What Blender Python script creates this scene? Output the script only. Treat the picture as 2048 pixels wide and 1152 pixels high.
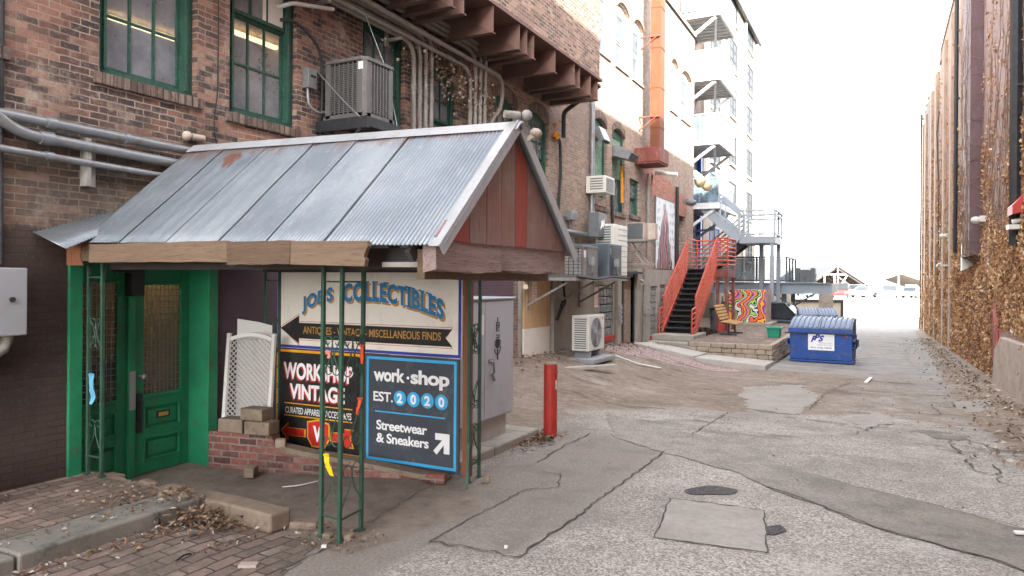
import bpy, bmesh, math, random
from mathutils import Vector, Matrix, noise
R = math.radians
random.seed(11)
for o in list(bpy.data.objects): bpy.data.objects.remove(o, do_unlink=True)
sc = bpy.context.scene
col = sc.collection
# ------------------------------------------------------------------ camera, world, sun, exposure
F = 1450.0; YAW = math.atan(741 / 1450); TH = 0.0073; CAMZ = 1.9
cam = bpy.data.cameras.new('camera'); camo = bpy.data.objects.new('camera', cam); col.objects.link(camo)
cam.sensor_width = 36; cam.lens = F / 2048 * 36; cam.shift_y = -15.5 / 2048
cam.clip_start = 0.05; cam.clip_end = 3000
camo.matrix_world = Matrix.Translation((0, 0, CAMZ)) @ Matrix.Rotation(YAW, 4, 'Z') @ Matrix.Rotation(R(90), 4, 'X') @ Matrix.Rotation(TH, 4, 'Z')
sc.camera = camo
SUN = Vector((1.0, -1.0, 0.68)).normalized()
world = bpy.data.worlds.new('World'); sc.world = world; world.use_nodes = True
wn = world.node_tree; wn.nodes.clear()
sky = wn.nodes.new('ShaderNodeTexSky'); sky.sky_type = 'NISHITA'; sky.sun_disc = False
sky.sun_elevation = math.asin(SUN.z); sky.sun_rotation = math.atan2(SUN.x, SUN.y)
sky.dust_density = 1.0; sky.air_density = 1.0; sky.ozone_density = 1.0
hs = wn.nodes.new('ShaderNodeHueSaturation'); hs.inputs['Saturation'].default_value = 0.22
bg = wn.nodes.new('ShaderNodeBackground'); bg.inputs['Strength'].default_value = 0.15
wo = wn.nodes.new('ShaderNodeOutputWorld')
wn.links.new(sky.outputs[0], hs.inputs['Color']); wn.links.new(hs.outputs[0], bg.inputs[0]); wn.links.new(bg.outputs[0], wo.inputs[0])
sl = bpy.data.lights.new('sun', 'SUN'); sl.energy = 2.0; sl.angle = R(0.5); sl.color = (1.0, 0.93, 0.82)
so = bpy.data.objects.new('sun', sl); col.objects.link(so); so.location = (20, -20, 30)
so.rotation_euler = (-SUN).to_track_quat('-Z', 'Y').to_euler()
sc.view_settings.view_transform = 'Standard'; sc.view_settings.look = 'None'
sc.view_settings.exposure = 3.7; sc.view_settings.gamma = 1.0
sc.cycles.max_bounces = 8; sc.cycles.diffuse_bounces = 4; sc.cycles.transparent_max_bounces = 16

# ------------------------------------------------------------------ photogrammetry helpers: photo pixel -> point on a real plane
FS, FC = math.sin(YAW), math.cos(YAW)
def ray(px, py):
    dx = px - 1024; dy = py - 560.5
    a = dx + TH * dy; b = dy - TH * dx
    u = a / F; v = -b / F
    return Vector((-FS + FC * u, FC + FS * u, v))
CP = Vector((0, 0, CAMZ))
def onX(px, py, X): r = ray(px, py); return CP + r * (X / r.x)
def onY(px, py, Y): r = ray(px, py); return CP + r * (Y / r.y)
def onZ(px, py, z=0.0): r = ray(px, py); return CP + r * ((z - CAMZ) / r.z)
def sst(a, b, x):
    t = max(0.0, min(1.0, (x - a) / (b - a))); return t * t * (3 - 2 * t)
def gz(x, y):
    z = 0.0
    if y > 8: z = -0.025 * (min(y, 76) - 8)
    z += 0.52 * sst(-3.2, -6.2, x) * sst(8.2, 12.5, y) * (1 - 0.35 * sst(16, 23, y))
    z -= 0.07 * sst(-3.6, -5.6, x) * sst(3.9, 4.3, y) * (1 - sst(5.6, 6.2, y))
    z += 0.05 * sst(-3.6, -4.6, x) * (1 - sst(3.4, 4.1, y))
    z += 0.10 * sst(0.9, 2.2, x) * sst(5, 12, y)
    return z
def gzn(x, y):
    z = gz(x, y)
    if -8 <= x <= 2.7 and 0 < y < 30: z += 0.012 * noise.noise((x * 1.3, y * 1.3, 0)) + 0.003 * noise.noise((x * 4, y * 4, 3))
    return z
def onG(px, py):
    z = 0.0
    for _ in range(12):
        p = onZ(px, py, z); z = 0.5 * z + 0.5 * gz(p.x, p.y)
    p.z = gz(p.x, p.y)
    return p

# ------------------------------------------------------------------ scene-graph helpers
def tag(o, label=None, cat=None, group=None, kind=None):
    if label: o['label'] = label
    if cat: o['category'] = cat
    if group: o['group'] = group
    if kind: o['kind'] = kind
    return o
def thing(name, label, cat, loc=(0, 0, 0), group=None):
    o = bpy.data.objects.new(name, None); col.objects.link(o)
    o.location = loc; o.empty_display_size = 0.2
    return tag(o, label, cat, group)
def root_loc(o):
    while o.parent: o = o.parent
    return Vector(o.location)
def copy_tree(o, parent=None):
    c = o.copy(); col.objects.link(c)
    if parent: c.parent = parent
    for ch in [x for x in o.children]:
        copy_tree(ch, c)
    return c

class MB:
    def __init__(s): s.v = []; s.f = []; s.m = []; s.sm = []; s.blk = []
    def add(s, vs, fs, m=0, smooth=False):
        b = len(s.v); s.blk.append((b, len(s.f))); s.v += [tuple(v) for v in vs]
        for f in fs: s.f.append([b + i for i in f]); s.m.append(m); s.sm.append(smooth)
    def box(s, x0, x1, y0, y1, z0, z1, m=0):
        if x0 > x1: x0, x1 = x1, x0
        if y0 > y1: y0, y1 = y1, y0
        if z0 > z1: z0, z1 = z1, z0
        s.add([(x0,y0,z0),(x1,y0,z0),(x1,y1,z0),(x0,y1,z0),(x0,y0,z1),(x1,y0,z1),(x1,y1,z1),(x0,y1,z1)],
              [(3,2,1,0),(4,5,6,7),(0,1,5,4),(1,2,6,5),(2,3,7,6),(3,0,4,7)], m)
    def obox(s, c, ax, ay, az, sx, sy, sz, m=0):
        c = Vector(c); ax = Vector(ax).normalized() * sx / 2; ay = Vector(ay).normalized() * sy / 2; az = Vector(az).normalized() * sz / 2
        vs = [c - ax - ay - az, c + ax - ay - az, c + ax + ay - az, c - ax + ay - az, c - ax - ay + az, c + ax - ay + az, c + ax + ay + az, c - ax + ay + az]
        s.add(vs, [(3,2,1,0),(4,5,6,7),(0,1,5,4),(1,2,6,5),(2,3,7,6),(3,0,4,7)], m)
    def rbox(s, c, sx, sy, sz, a=0, m=0):      # z-rotated box standing on c
        ca, sa = math.cos(a), math.sin(a)
        s.obox((c[0], c[1], c[2] + sz / 2), (ca, sa, 0), (-sa, ca, 0), (0, 0, 1), sx, sy, sz, m)
    def bar(s, p, q, w, h=None, m=0, up=(0, 0, 1)):
        p = Vector(p); q = Vector(q); d = q - p; L = d.length
        if L < 1e-6: return
        d.normalize(); up = Vector(up)
        if abs(d.dot(up)) > 0.98: up = Vector((0, 1, 0)) if abs(d.y) < 0.9 else Vector((1, 0, 0))
        sd = d.cross(up).normalized(); u2 = sd.cross(d)
        s.obox((p + q) / 2, d, sd, u2, L, w, h or w, m)
    def tube(s, pts, r, n=8, m=0, cap=True):
        pts = [Vector(p) for p in pts]; N = len(pts)
        rs = r if isinstance(r, (list, tuple)) else [r] * N
        rings = []; nrm = None
        for i, p in enumerate(pts):
            t = (pts[min(i + 1, N - 1)] - pts[max(i - 1, 0)])
            if t.length < 1e-9: t = Vector((0, 0, 1))
            t.normalize()
            if nrm is None:
                a = Vector((0, 0, 1)) if abs(t.z) < 0.9 else Vector((1, 0, 0))
                nrm = t.cross(a).normalized()
            else:
                nrm = (nrm - t * nrm.dot(t))
                if nrm.length < 1e-6: nrm = t.orthogonal()
                nrm.normalize()
            bn = t.cross(nrm)
            rings.append([p + (nrm * math.cos(2 * math.pi * k / n) + bn * math.sin(2 * math.pi * k / n)) * rs[i] for k in range(n)])
        vs = [v for ring in rings for v in ring]; fs = []
        for i in range(N - 1):
            for k in range(n):
                fs.append((i * n + k, i * n + (k + 1) % n, (i + 1) * n + (k + 1) % n, (i + 1) * n + k))
        s.add(vs, fs, m, True)
        if cap:
            s.add(rings[0], [tuple(range(n))[::-1]], m); s.add(rings[-1], [tuple(range(n))], m)
    def cyl(s, p, q, r, n=16, m=0, r2=None): s.tube([p, q], [r, r if r2 is None else r2], n, m)
    def prism(s, poly, ext, m=0):
        poly = [Vector(p) for p in poly]; e = Vector(ext); n = len(poly)
        vs = poly + [p + e for p in poly]
        fs = [tuple(range(n))[::-1], tuple(range(n, 2 * n))] + [(i, (i + 1) % n, n + (i + 1) % n, n + i) for i in range(n)]
        s.add(vs, fs, m)
    def quad(s, a, b, c, d, m=0): s.add([a, b, c, d], [(0, 1, 2, 3)], m)
    def sphere(s, c, r, n=12, m=0, sc=(1, 1, 1)):
        vs = []; fs = []; c = Vector(c); h = n // 2
        for i in range(h + 1):
            a = math.pi * i / h
            for k in range(n):
                b = 2 * math.pi * k / n
                vs.append(c + Vector((math.sin(a) * math.cos(b) * r * sc[0], math.sin(a) * math.sin(b) * r * sc[1], math.cos(a) * r * sc[2])))
        for i in range(h):
            for k in range(n): fs.append((i * n + k, (i + 1) * n + k, (i + 1) * n + (k + 1) % n, i * n + (k + 1) % n))
        s.add(vs, fs, m, True)
    def build_each(s, name, mat, parent, **kw):
        ends = s.blk[1:] + [(len(s.v), len(s.f))]
        for (v0, f0), (v1, f1) in zip(s.blk, ends):
            q = MB(); q.add(s.v[v0:v1], [[i - v0 for i in f] for f in s.f[f0:f1]]); q.build(name, mat, parent, **kw)
    def build(s, name, mat, parent=None, bevel=0, label=None, cat=None, group=None, kind=None, origin=None, recalc=True, attr=None, seg=2):
        me = bpy.data.meshes.new(name)
        if parent is not None: L = root_loc(parent)
        elif origin is not None: L = Vector(origin)
        elif kind == 'structure': L = Vector((0, 0, 0))
        else:
            xs = [v[0] for v in s.v]; ys = [v[1] for v in s.v]; zs = [v[2] for v in s.v]
            L = Vector(((min(xs) + max(xs)) / 2, (min(ys) + max(ys)) / 2, min(zs)))
        me.from_pydata([(v[0] - L.x, v[1] - L.y, v[2] - L.z) for v in s.v], [], s.f)
        mats = mat if isinstance(mat, (list, tuple)) else [mat]
        for mm in mats: me.materials.append(mm)
        me.polygons.foreach_set('material_index', s.m)
        me.polygons.foreach_set('use_smooth', s.sm)
        if attr:
            for an, vals in attr.items():
                a = me.attributes.new(an, 'FLOAT', 'POINT'); a.data.foreach_set('value', vals)
        if recalc:
            bm = bmesh.new(); bm.from_mesh(me)
            if any(s.sm): bmesh.ops.remove_doubles(bm, verts=bm.verts, dist=1e-5) if not attr else None
            bmesh.ops.recalc_face_normals(bm, faces=bm.faces); bm.to_mesh(me); bm.free()
            if any(s.sm): me.set_sharp_from_angle(angle=R(42))
        me.update()
        o = bpy.data.objects.new(name, me); col.objects.link(o)
        if parent is not None: o.parent = parent
        else: o.location = L
        if bevel:
            b = o.modifiers.new('bevel', 'BEVEL'); b.width = bevel; b.segments = seg; b.limit_method = 'ANGLE'; b.angle_limit = R(40)
        return tag(o, label, cat, group, kind)

# ------------------------------------------------------------------ lettering (built-in font only)
_tc = {}
def text2d(s, bold=0.0, space=1.0):
    k = (s, bold, space)
    if k in _tc: return _tc[k]
    cu = bpy.data.curves.new('lettering', 'FONT'); cu.body = s; cu.size = 1; cu.offset = bold; cu.space_character = space
    cu.resolution_u = 4; cu.fill_mode = 'FRONT'
    ob = bpy.data.objects.new('lettering', cu); col.objects.link(ob)
    dg = bpy.context.evaluated_depsgraph_get(); dg.update()
    me = bpy.data.meshes.new_from_object(ob.evaluated_get(dg))
    vs = [(v.co.x, v.co.y) for v in me.vertices]; fs = [tuple(p.vertices) for p in me.polygons]
    bpy.data.objects.remove(ob, do_unlink=True); bpy.data.curves.remove(cu); bpy.data.meshes.remove(me)
    _tc[k] = (vs, fs); return _tc[k]
WORDS = [("JOE'S", .045, 1.08), ('COLLECTIBLES', .045, 1.08), ('ANTIQUES - VINTAGE - MISCELLANEOUS FINDS', .012, 1.0), ('WORKSHOP', .035, 1.0), ('VINTAGE', .035, 1.0),
         ('CURATED APPAREL & ACCESSORIES', .008, 1.0), ('V', .05, 1.0), ('work', .035, .95), ('shop', .035, .95), ('EST.', .02, .95), ('2', .04, 1), ('0', .04, 1),
         ('Streetwear', .025, .95), ('& Sneakers', .025, .95), ('PAPILLION', .0, 1.3), ('SANITATION', .0, 1.3), ('402-346-7800', .02, 1.15), ('P', .05, 1), ('S', .05, 1), ('NOTICE', .01, 1)]
for w in WORDS: text2d(*w)
def put_text(mb, s, x0, x1, z0, z1, fn, bold=0.0, space=1.0, shear=0.0, m=0):
    vs, fs = text2d(s, bold, space)
    xa = min(v[0] for v in vs); xb = max(v[0] for v in vs); za = min(v[1] for v in vs); zb = max(v[1] for v in vs)
    out = []
    for (x, z) in vs:
        t = (x - xa) / (xb - xa); r = (z - za) / (zb - za)
        u = x0 + (x1 - x0) * t + shear * (r - .5) * (z1 - z0)
        out.append(fn(u, z0 + (z1 - z0) * r))
    mb.add(out, fs, m)
# ------------------------------------------------------------------ procedural materials
class G:
    def __init__(s, name):
        s.mat = bpy.data.materials.new(name); s.mat.use_nodes = True; s.nt = s.mat.node_tree; s.nt.nodes.clear()
        s.out = s.n('ShaderNodeOutputMaterial'); s.b = s.n('ShaderNodeBsdfPrincipled'); s.nt.links.new(s.b.outputs[0], s.out.inputs[0])
        s._pos = None
    def n(s, t, **kw):
        nd = s.nt.nodes.new(t)
        for k, v in kw.items(): setattr(nd, k, v)
        return nd
    def L(s, a, b): s.nt.links.new(a, b)
    def set(s, nd, i, v):
        if hasattr(v, 'is_linked') or isinstance(v, bpy.types.NodeSocket): s.L(v, nd.inputs[i])
        else: nd.inputs[i].default_value = v
    def pos(s):
        if s._pos is None: s._pos = s.n('ShaderNodeNewGeometry').outputs['Position']
        return s._pos
    def xyz(s):
        x = s.n('ShaderNodeSeparateXYZ'); s.L(s.pos(), x.inputs[0]); return x.outputs
    def comb(s, a, b, c=0.0):
        x = s.n('ShaderNodeCombineXYZ'); s.set(x, 0, a); s.set(x, 1, b); s.set(x, 2, c); return x.outputs[0]
    def noise(s, scale, detail=4, rough=.55, vec=None, stretch=None, dist=0.0):
        nd = s.n('ShaderNodeTexNoise'); v = vec or s.pos()
        if stretch:
            mp = s.n('ShaderNodeMapping'); s.L(v, mp.inputs[0]); mp.inputs['Scale'].default_value = stretch; v = mp.outputs[0]
        s.L(v, nd.inputs['Vector']); nd.inputs['Scale'].default_value = scale; nd.inputs['Detail'].default_value = detail
        nd.inputs['Roughness'].default_value = rough; nd.inputs['Distortion'].default_value = dist
        return nd.outputs['Fac']
    def voro(s, scale, feature='F1', out='Distance', vec=None, rnd=1.0):
        nd = s.n('ShaderNodeTexVoronoi'); nd.feature = feature; s.L(vec or s.pos(), nd.inputs['Vector']); nd.inputs['Scale'].default_value = scale
        nd.inputs['Randomness'].default_value = rnd
        return nd.outputs[out]
    def ramp(s, fac, stops, interp='LINEAR'):
        nd = s.n('ShaderNodeValToRGB'); s.L(fac, nd.inputs[0]); cr = nd.color_ramp; cr.interpolation = interp
        while len(cr.elements) > 1: cr.elements.remove(cr.elements[-1])
        for i, (p, c) in enumerate(stops):
            if isinstance(c, (int, float)): c = (c, c, c)
            e = cr.elements[0] if i == 0 else cr.elements.new(p)
            e.position = p; e.color = (c[0], c[1], c[2], 1)
        return nd.outputs[0]
    def step(s, x, a, b):
        nd = s.n('ShaderNodeMapRange'); nd.interpolation_type = 'SMOOTHSTEP'; s.set(nd, 0, x); nd.inputs[1].default_value = a; nd.inputs[2].default_value = b
        return nd.outputs[0]
    def math(s, op, a, b=0.0, clamp=False):
        nd = s.n('ShaderNodeMath'); nd.operation = op; nd.use_clamp = clamp; s.set(nd, 0, a); s.set(nd, 1, b); return nd.outputs[0]
    def mix(s, fac, a, b, blend='MIX'):
        nd = s.n('ShaderNodeMix'); nd.data_type = 'RGBA'; nd.blend_type = blend; s.set(nd, 0, fac)
        for i, v in ((6, a), (7, b)):
            if isinstance(v, bpy.types.NodeSocket): s.L(v, nd.inputs[i])
            else: nd.inputs[i].default_value = (v[0], v[1], v[2], 1)
        return nd.outputs[2]
    def attr(s, name):
        nd = s.n('ShaderNodeAttribute'); nd.attribute_name = name; return nd.outputs['Fac']
    def bump(s, h, strength=.3, dist=.01, prev=None):
        nd = s.n('ShaderNodeBump'); nd.inputs['Strength'].default_value = strength; nd.inputs['Distance'].default_value = dist; s.L(h, nd.inputs['Height'])
        if prev is not None: s.L(prev, nd.inputs['Normal'])
        return nd.outputs[0]
    def fin(s, color=None, rough=.7, metal=0.0, normal=None, spec=.4):
        if color is not None:
            if isinstance(color, bpy.types.NodeSocket): s.L(color, s.b.inputs['Base Color'])
            else: s.b.inputs['Base Color'].default_value = (*color, 1)
        s.set(s.b, 'Roughness', rough); s.b.inputs['Metallic'].default_value = metal; s.b.inputs['Specular IOR Level'].default_value = spec
        if normal is not None: s.L(normal, s.b.inputs['Normal'])
        return s.mat
M = {}
def wx(name, c, var=.25, scale=3.0, dirt=None, damt=.35, rough=.65, metal=0.0, bump=.15, fine=60, stretch=None, spec=.4, dthr=(.5, .72)):
    """painted / plain material with real wear: colour variation, blotchy dirt and a fine bump"""
    g = G(name); c = Vector(c)
    n1 = g.noise(scale, 5, .6, stretch=stretch); n2 = g.noise(fine, 3, .6, stretch=stretch)
    a = g.ramp(n1, [(.25, tuple(c * (1 - var))), (.55, tuple(c)), (.8, tuple(min(1, x * (1 + var)) for x in c))])
    if dirt is not None:
        d = g.noise(scale * 2.7, 7, .7, stretch=stretch); a = g.mix(g.math('MULTIPLY', g.step(d, *dthr), damt), a, dirt)
    a = g.mix(g.math('MULTIPLY', g.step(n2, .45, .75), var * .6), a, tuple(c * .55))
    M[name] = g.fin(a, g.math('ADD', rough - .1, g.math('MULTIPLY', n1, .2)), metal, g.bump(n2, bump, .004), spec); return M[name]

def brickmat(name, axes, stops, mortar, w=.176, h=.0615, ms=.0065, stain=None, paint=None, pale=.3, seed=0.0, bstr=.6, zones=None, muck=0):
    g = G(name); X, Y, Z = g.xyz(); a = {'x': X, 'y': Y, 'z': Z}
    nz = g.n('ShaderNodeTexNoise'); g.L(g.pos(), nz.inputs['Vector']); nz.inputs['Scale'].default_value = 9; nz.inputs['Detail'].default_value = 3
    cs = g.n('ShaderNodeSeparateXYZ'); g.L(nz.outputs['Color'], cs.inputs[0])
    u = g.math('ADD', a[axes[0]], g.math('MULTIPLY', g.math('SUBTRACT', cs.outputs[0], .5), .026))
    v = g.math('ADD', a[axes[1]], g.math('MULTIPLY', g.math('SUBTRACT', cs.outputs[1], .5), .022))
    br = g.n('ShaderNodeTexBrick'); g.L(g.comb(g.math('ADD', u, 50 + seed), g.math('ADD', v, 50)), br.inputs['Vector'])
    br.inputs['Color1'].default_value = (0, 0, 0, 1); br.inputs['Color2'].default_value = (1, 1, 1, 1); br.inputs['Mortar'].default_value = (.5, .5, .5, 1)
    br.inputs['Scale'].default_value = 1; br.inputs['Mortar Size'].default_value = ms; br.inputs['Mortar Smooth'].default_value = .25
    br.inputs['Brick Width'].default_value = w; br.inputs['Row Height'].default_value = h; br.offset = .5
    big = g.noise(.55, 4, .6); med = g.noise(3.1, 5, .65); fine = g.noise(38, 4, .65)
    t = g.math('ADD', g.math('MULTIPLY', br.outputs['Color'], .72), g.math('MULTIPLY', med, .5)); t = g.math('SUBTRACT', t, .11, True)
    c = g.ramp(t, stops)
    if stain: c = g.mix(g.math('MULTIPLY', g.step(g.math('ADD', g.noise(.8, 7, .7, stretch=(1, 1, .6)), g.math('MULTIPLY', br.outputs['Color'], -.16)), .36, .5), stain * .8), c, (.042, .036, .038))
    c = g.mix(g.math('MULTIPLY', g.step(fine, .40, .72), .6), c, g.mix(.6, c, (.05, .042, .04))); c = g.mix(g.math('MULTIPLY', g.step(g.noise(17, 5, .7), .5, .7), .4), c, (.33, .24, .18))
    mc = g.mix(g.step(med, .35, .65), mortar, tuple(x * .55 for x in mortar))
    fac = g.math('MULTIPLY', br.outputs['Fac'], 1.0, True)
    c = g.mix(fac, c, mc)
    # lime bloom and soot, in blotches that belong to the wall
    c = g.mix(g.math('MULTIPLY', g.step(g.noise(2.1, 9, .8), .5, .72), pale), c, (.41, .345, .275))
    if zones: c = g.mix(g.math('MULTIPLY', g.step(g.math('ADD', Y, g.math('MULTIPLY', med, 2.5)), 10.5, 16), .36), c, (.42, .335, .265))  # far stretch painted paler: the wall's brighter light put into the brick colour
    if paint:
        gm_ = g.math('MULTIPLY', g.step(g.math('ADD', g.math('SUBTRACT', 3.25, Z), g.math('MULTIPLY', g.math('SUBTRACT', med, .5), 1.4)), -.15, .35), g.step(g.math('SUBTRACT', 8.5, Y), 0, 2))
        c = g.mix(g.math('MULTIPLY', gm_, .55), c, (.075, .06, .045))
    if paint:
        pc, z0, y1 = paint
        edge = g.math('ADD', z0, g.math('MULTIPLY', g.math('SUBTRACT', med, .5), .5))
        pm = g.math('MULTIPLY', g.step(g.math('SUBTRACT', edge, Z), -.03, .06), g.step(g.math('SUBTRACT', y1, Y), -.05, .05))
        pcol = g.mix(g.step(big, .4, .6), pc, tuple(x * .5 for x in pc)); pcol = g.mix(g.math('MULTIPLY', fac, .5), pcol, (.025, .018, .016)); pcol = g.mix(g.math('MULTIPLY', g.step(fine, .55, .75), .35), pcol, (.13, .10, .085))
        pcol = g.mix(g.math('MULTIPLY', g.step(Y, 5.0, 5.6), .8), pcol, (.105, .066, .09))
        c = g.mix(g.math('MULTIPLY', pm, .93), c, pcol)
    if muck: c = g.mix(g.math('MULTIPLY', g.step(g.noise(1.6, 8, .75), .42, .6), muck), c, g.ramp(fine, [(.35, (.075, .06, .045)), (.6, (.14, .115, .088)), (.8, (.24, .2, .16))]))
    hgt = g.math('SUBTRACT', g.math('MULTIPLY', fine, .35), fac)
    M[name] = g.fin(c, .88, 0, g.bump(hgt, bstr, .012), .25); return M[name]

RED = [(.05, (.034, .031, .034)), (.22, (.10, .066, .06)), (.42, (.165, .093, .073)), (.62, (.25, .118, .088)), (.8, (.30, .165, .122)), (.97, (.34, .245, .19))]
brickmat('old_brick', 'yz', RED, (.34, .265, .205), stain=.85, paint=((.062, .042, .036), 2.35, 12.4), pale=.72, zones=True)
brickmat('bay_brick', 'yz', [(.05, (.08, .055, .05)), (.4, (.19, .11, .09)), (.7, (.29, .165, .13)), (.95, (.4, .28, .21))], (.42, .34, .25), stain=.3, pale=.25)
brickmat('bay_brick_end', 'xz', [(.05, (.06, .04, .035)), (.4, (.14, .075, .06)), (.7, (.21, .11, .085)), (.95, (.3, .2, .15))], (.34, .27, .2), stain=.3, pale=.25)
brickmat('new_brick', 'yz', [(.05, (.22, .07, .05)), (.5, (.36, .11, .07)), (.95, (.43, .16, .11))], (.42, .33, .27), pale=.1)
brickmat('low_brick', 'xz', [(.05, (.06, .03, .03)), (.45, (.17, .06, .05)), (.75, (.24, .09, .07)), (.95, (.3, .19, .16))], (.22, .18, .15), h=.072, w=.21, ms=.009, pale=.3)
brickmat('tall_brick', 'yz', [(.05, (.10, .07, .06)), (.5, (.2, .13, .10)), (.95, (.28, .2, .16))], (.3, .26, .22), pale=.1)
brickmat('paver', 'yx', [(.05, (.13, .095, .08)), (.4, (.22, .15, .12)), (.7, (.30, .205, .16)), (.95, (.38, .30, .24))], (.07, .058, .045), w=.215, h=.105, ms=.008, pale=.25, muck=.75)
brickmat('street_paver', 'yx', [(.05, (.11, .09, .08)), (.4, (.19, .135, .11)), (.7, (.25, .18, .145)), (.95, (.29, .25, .22))], (.065, .055, .045), w=.23, h=.11, ms=.009, pale=.22, seed=.3, muck=.8)
brickmat('soldier', 'yz', [(.05, (.08, .055, .05)), (.5, (.17, .12, .10)), (.95, (.27, .21, .17))], (.12, .09, .075), w=.085, h=.5, ms=.012, pale=.35)
brickmat('mauve_brick', 'yz', [(.05, (.15, .105, .1)), (.5, (.23, .17, .16)), (.95, (.33, .27, .25))], (.2, .15, .14), ms=.004, pale=.35, bstr=.35)

wx('green_paint', (.018, .20, .092), .3, 3.5, (.07, .09, .06), .7, .48, bump=.25, dthr=(.55, .66))
wx('green_sash', (.02, .075, .052), .3, 9, (.19, .2, .16), .35, .6, bump=.4, dthr=(.52, .7))
wx('green_iron', (.03, .085, .056), .35, 9, (.11, .07, .035), .55, .55, bump=.3)
wx('steel_rust', (.155, .082, .064), .35, 2.0, (.16, .12, .10), .4, .75, bump=.3)
wx('corten', (.135, .04, .014), .3, 1.5, (.22, .06, .03), .7, .7, bump=.2, stretch=(1, 1, .35))
wx('corten_dark', (.165, .042, .03), .35, 3, (.32, .22, .18), .6, .7, bump=.2, stretch=(1, 1, .3))
wx('galv', (.26, .27, .28), .2, 3, (.22, .13, .075), .65, .42, .55, bump=.1)
wx('galv_dusty', (.28, .265, .24), .25, 6, (.17, .13, .095), .6, .7, .2, bump=.3)
wx('grey_steel', (.25, .28, .31), .12, 2, (.3, .28, .25), .35, .5, .1, bump=.06)
wx('grey_steel_dark', (.09, .105, .12), .2, 2, None, 0, .55, .1, bump=.06)
wx('red_rail', (.48, .085, .05), .2, 5, (.28, .15, .10), .5, .5, bump=.15)
wx('tread_black', (.022, .022, .024), .3, 6, (.11, .1, .09), .5, .8, bump=.3)
wx('concrete', (.31, .28, .235), .2, 1.6, (.14, .12, .10), .6, .9, bump=.4)
wx('concrete_light', (.40, .37, .33), .15, 2, (.2, .17, .14), .55, .9, bump=.35)
wx('concrete_white', (.72, .70, .66), .06, 1, (.5, .47, .43), .3, .9, bump=.2)
wx('galv_trim', (.42, .43, .44), .12, 5, (.25, .17, .13), .4, .45, .4)
wx('stone_kerb', (.19, .172, .145), .3, 3, (.05, .055, .04), .85, .9, bump=1.0, fine=28)
wx('stone_warm', (.22, .165, .118), .3, 5, (.085, .065, .05), .75, .9, bump=.5)
wx('wall_block', (.33, .265, .2), .3, 5, (.13, .10, .08), .6, .92, bump=.6)
wx('cabinet_grey', (.40, .405, .43), .07, 1.2, (.22, .19, .17), .35, .45, bump=.05)
wx('box_grey', (.27, .275, .285), .1, 2, (.25, .2, .17), .4, .5, bump=.05)
wx('box_dark', (.13, .14, .145), .2, 2.5, (.06, .05, .05), .5, .5, bump=.08)
wx('unit_taupe', (.105, .10, .096), .12, 3, (.27, .25, .23), .3, .5, bump=.05)
wx('unit_white', (.60, .58, .52), .08, 2, (.4, .35, .28), .45, .45, bump=.05)
wx('unit_blue', (.10, .125, .15), .15, 3, (.2, .2, .2), .3, .5, bump=.05)
wx('dark_metal', (.03, .032, .036), .3, 4, (.1, .09, .08), .35, .55, .3, bump=.1)
wx('void_black', (.012, .011, .011), .2, 3, None, 0, .9)
wx('rubber', (.022, .021, .022), .25, 8, (.12, .11, .1), .5, .7, bump=.1)
wx('white_plastic', (.68, .65, .62), .06, 3, (.36, .3, .25), .45, .4, bump=.04)
wx('pvc', (.6, .58, .54), .08, 3, (.35, .3, .24), .4, .4)
wx('cream_board', (.80, .74, .66), .05, 2, (.45, .36, .28), .3, .6, bump=.06)
wx('sign_black', (.02, .019, .018), .2, 4, (.11, .1, .09), .25, .5, bump=.06)
wx('sign_slate', (.055, .062, .076), .15, 3, (.2, .19, .18), .35, .55, bump=.06)
wx('ink_blue', (.03, .21, .46), .12, 6, (.02, .1, .25), .3, .6)
wx('ink_ochre', (.52, .28, .07), .15, 6, None, 0, .6)
wx('ink_navy', (.03, .045, .33), .1, 5, None, 0, .6)
wx('ink_red', (.55, .03, .02), .12, 5, None, 0, .5)
wx('ink_orange', (.80, .36, .02), .1, 5, None, 0, .5)
wx('ink_white', (.84, .83, .82), .05, 5, (.5, .48, .46), .2, .5)
wx('ink_sky', (.05, .40, .74), .08, 5, None, 0, .5)
wx('bollard_red', (.40, .026, .018), .2, 5, (.17, .07, .05), .75, .5, bump=.2, dthr=(.52, .6))
wx('dumpster_blue', (.018, .07, .28), .2, 2.5, (.13, .12, .13), .8, .55, bump=.1)
wx('dumpster_lid', (.15, .19, .27), .2, 3, (.3, .32, .34), .6, .55, bump=.1)
wx('tote_green', (.02, .26, .15), .1, 4, None, 0, .45)
wx('red_paint', (.42, .03, .02), .2, 6, (.2, .1, .08), .4, .5)
wx('rag_blue', (.12, .38, .55), .15, 20, None, 0, .8)
wx('tape_yellow', (.68, .53, .015), .1, 12, None, 0, .5)
wx('tape_orange', (.80, .10, .03), .12, 12, None, 0, .5)
wx('tape_pink', (.8, .25, .22), .12, 12, None, 0, .5)
wx('foam', (.62, .25, .02), .3, 20, (.35, .12, .02), .6, .8, bump=.8)
wx('cream_wall', (.58, .50, .38), .08, .8, (.35, .28, .2), .4, .9, bump=.2)
wx('stucco_pale', (.30, .265, .22), .06, .7, (.42, .38, .33), .3, .9, bump=.15)
wx('purple_metal', (.115, .062, .066), .12, 1.2, (.22, .17, .16), .35, .6, bump=.05, stretch=(1, 1, .3))
wx('stucco_mauve', (.34, .25, .228), .25, 1.6, (.15, .085, .065), .85, .9, bump=.4, stretch=(1, 1, .45))
wx('stucco_tan', (.38, .28, .215), .25, 1.6, (.2, .12, .08), .85, .9, bump=.4, stretch=(1, 1, .45))
wx('plaster_old', (.42, .35, .29), .25, 2, (.17, .11, .08), .7, .92, bump=.6)
wx('blue_paint', (.02, .09, .42), .1, 2, None, 0, .5)
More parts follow.
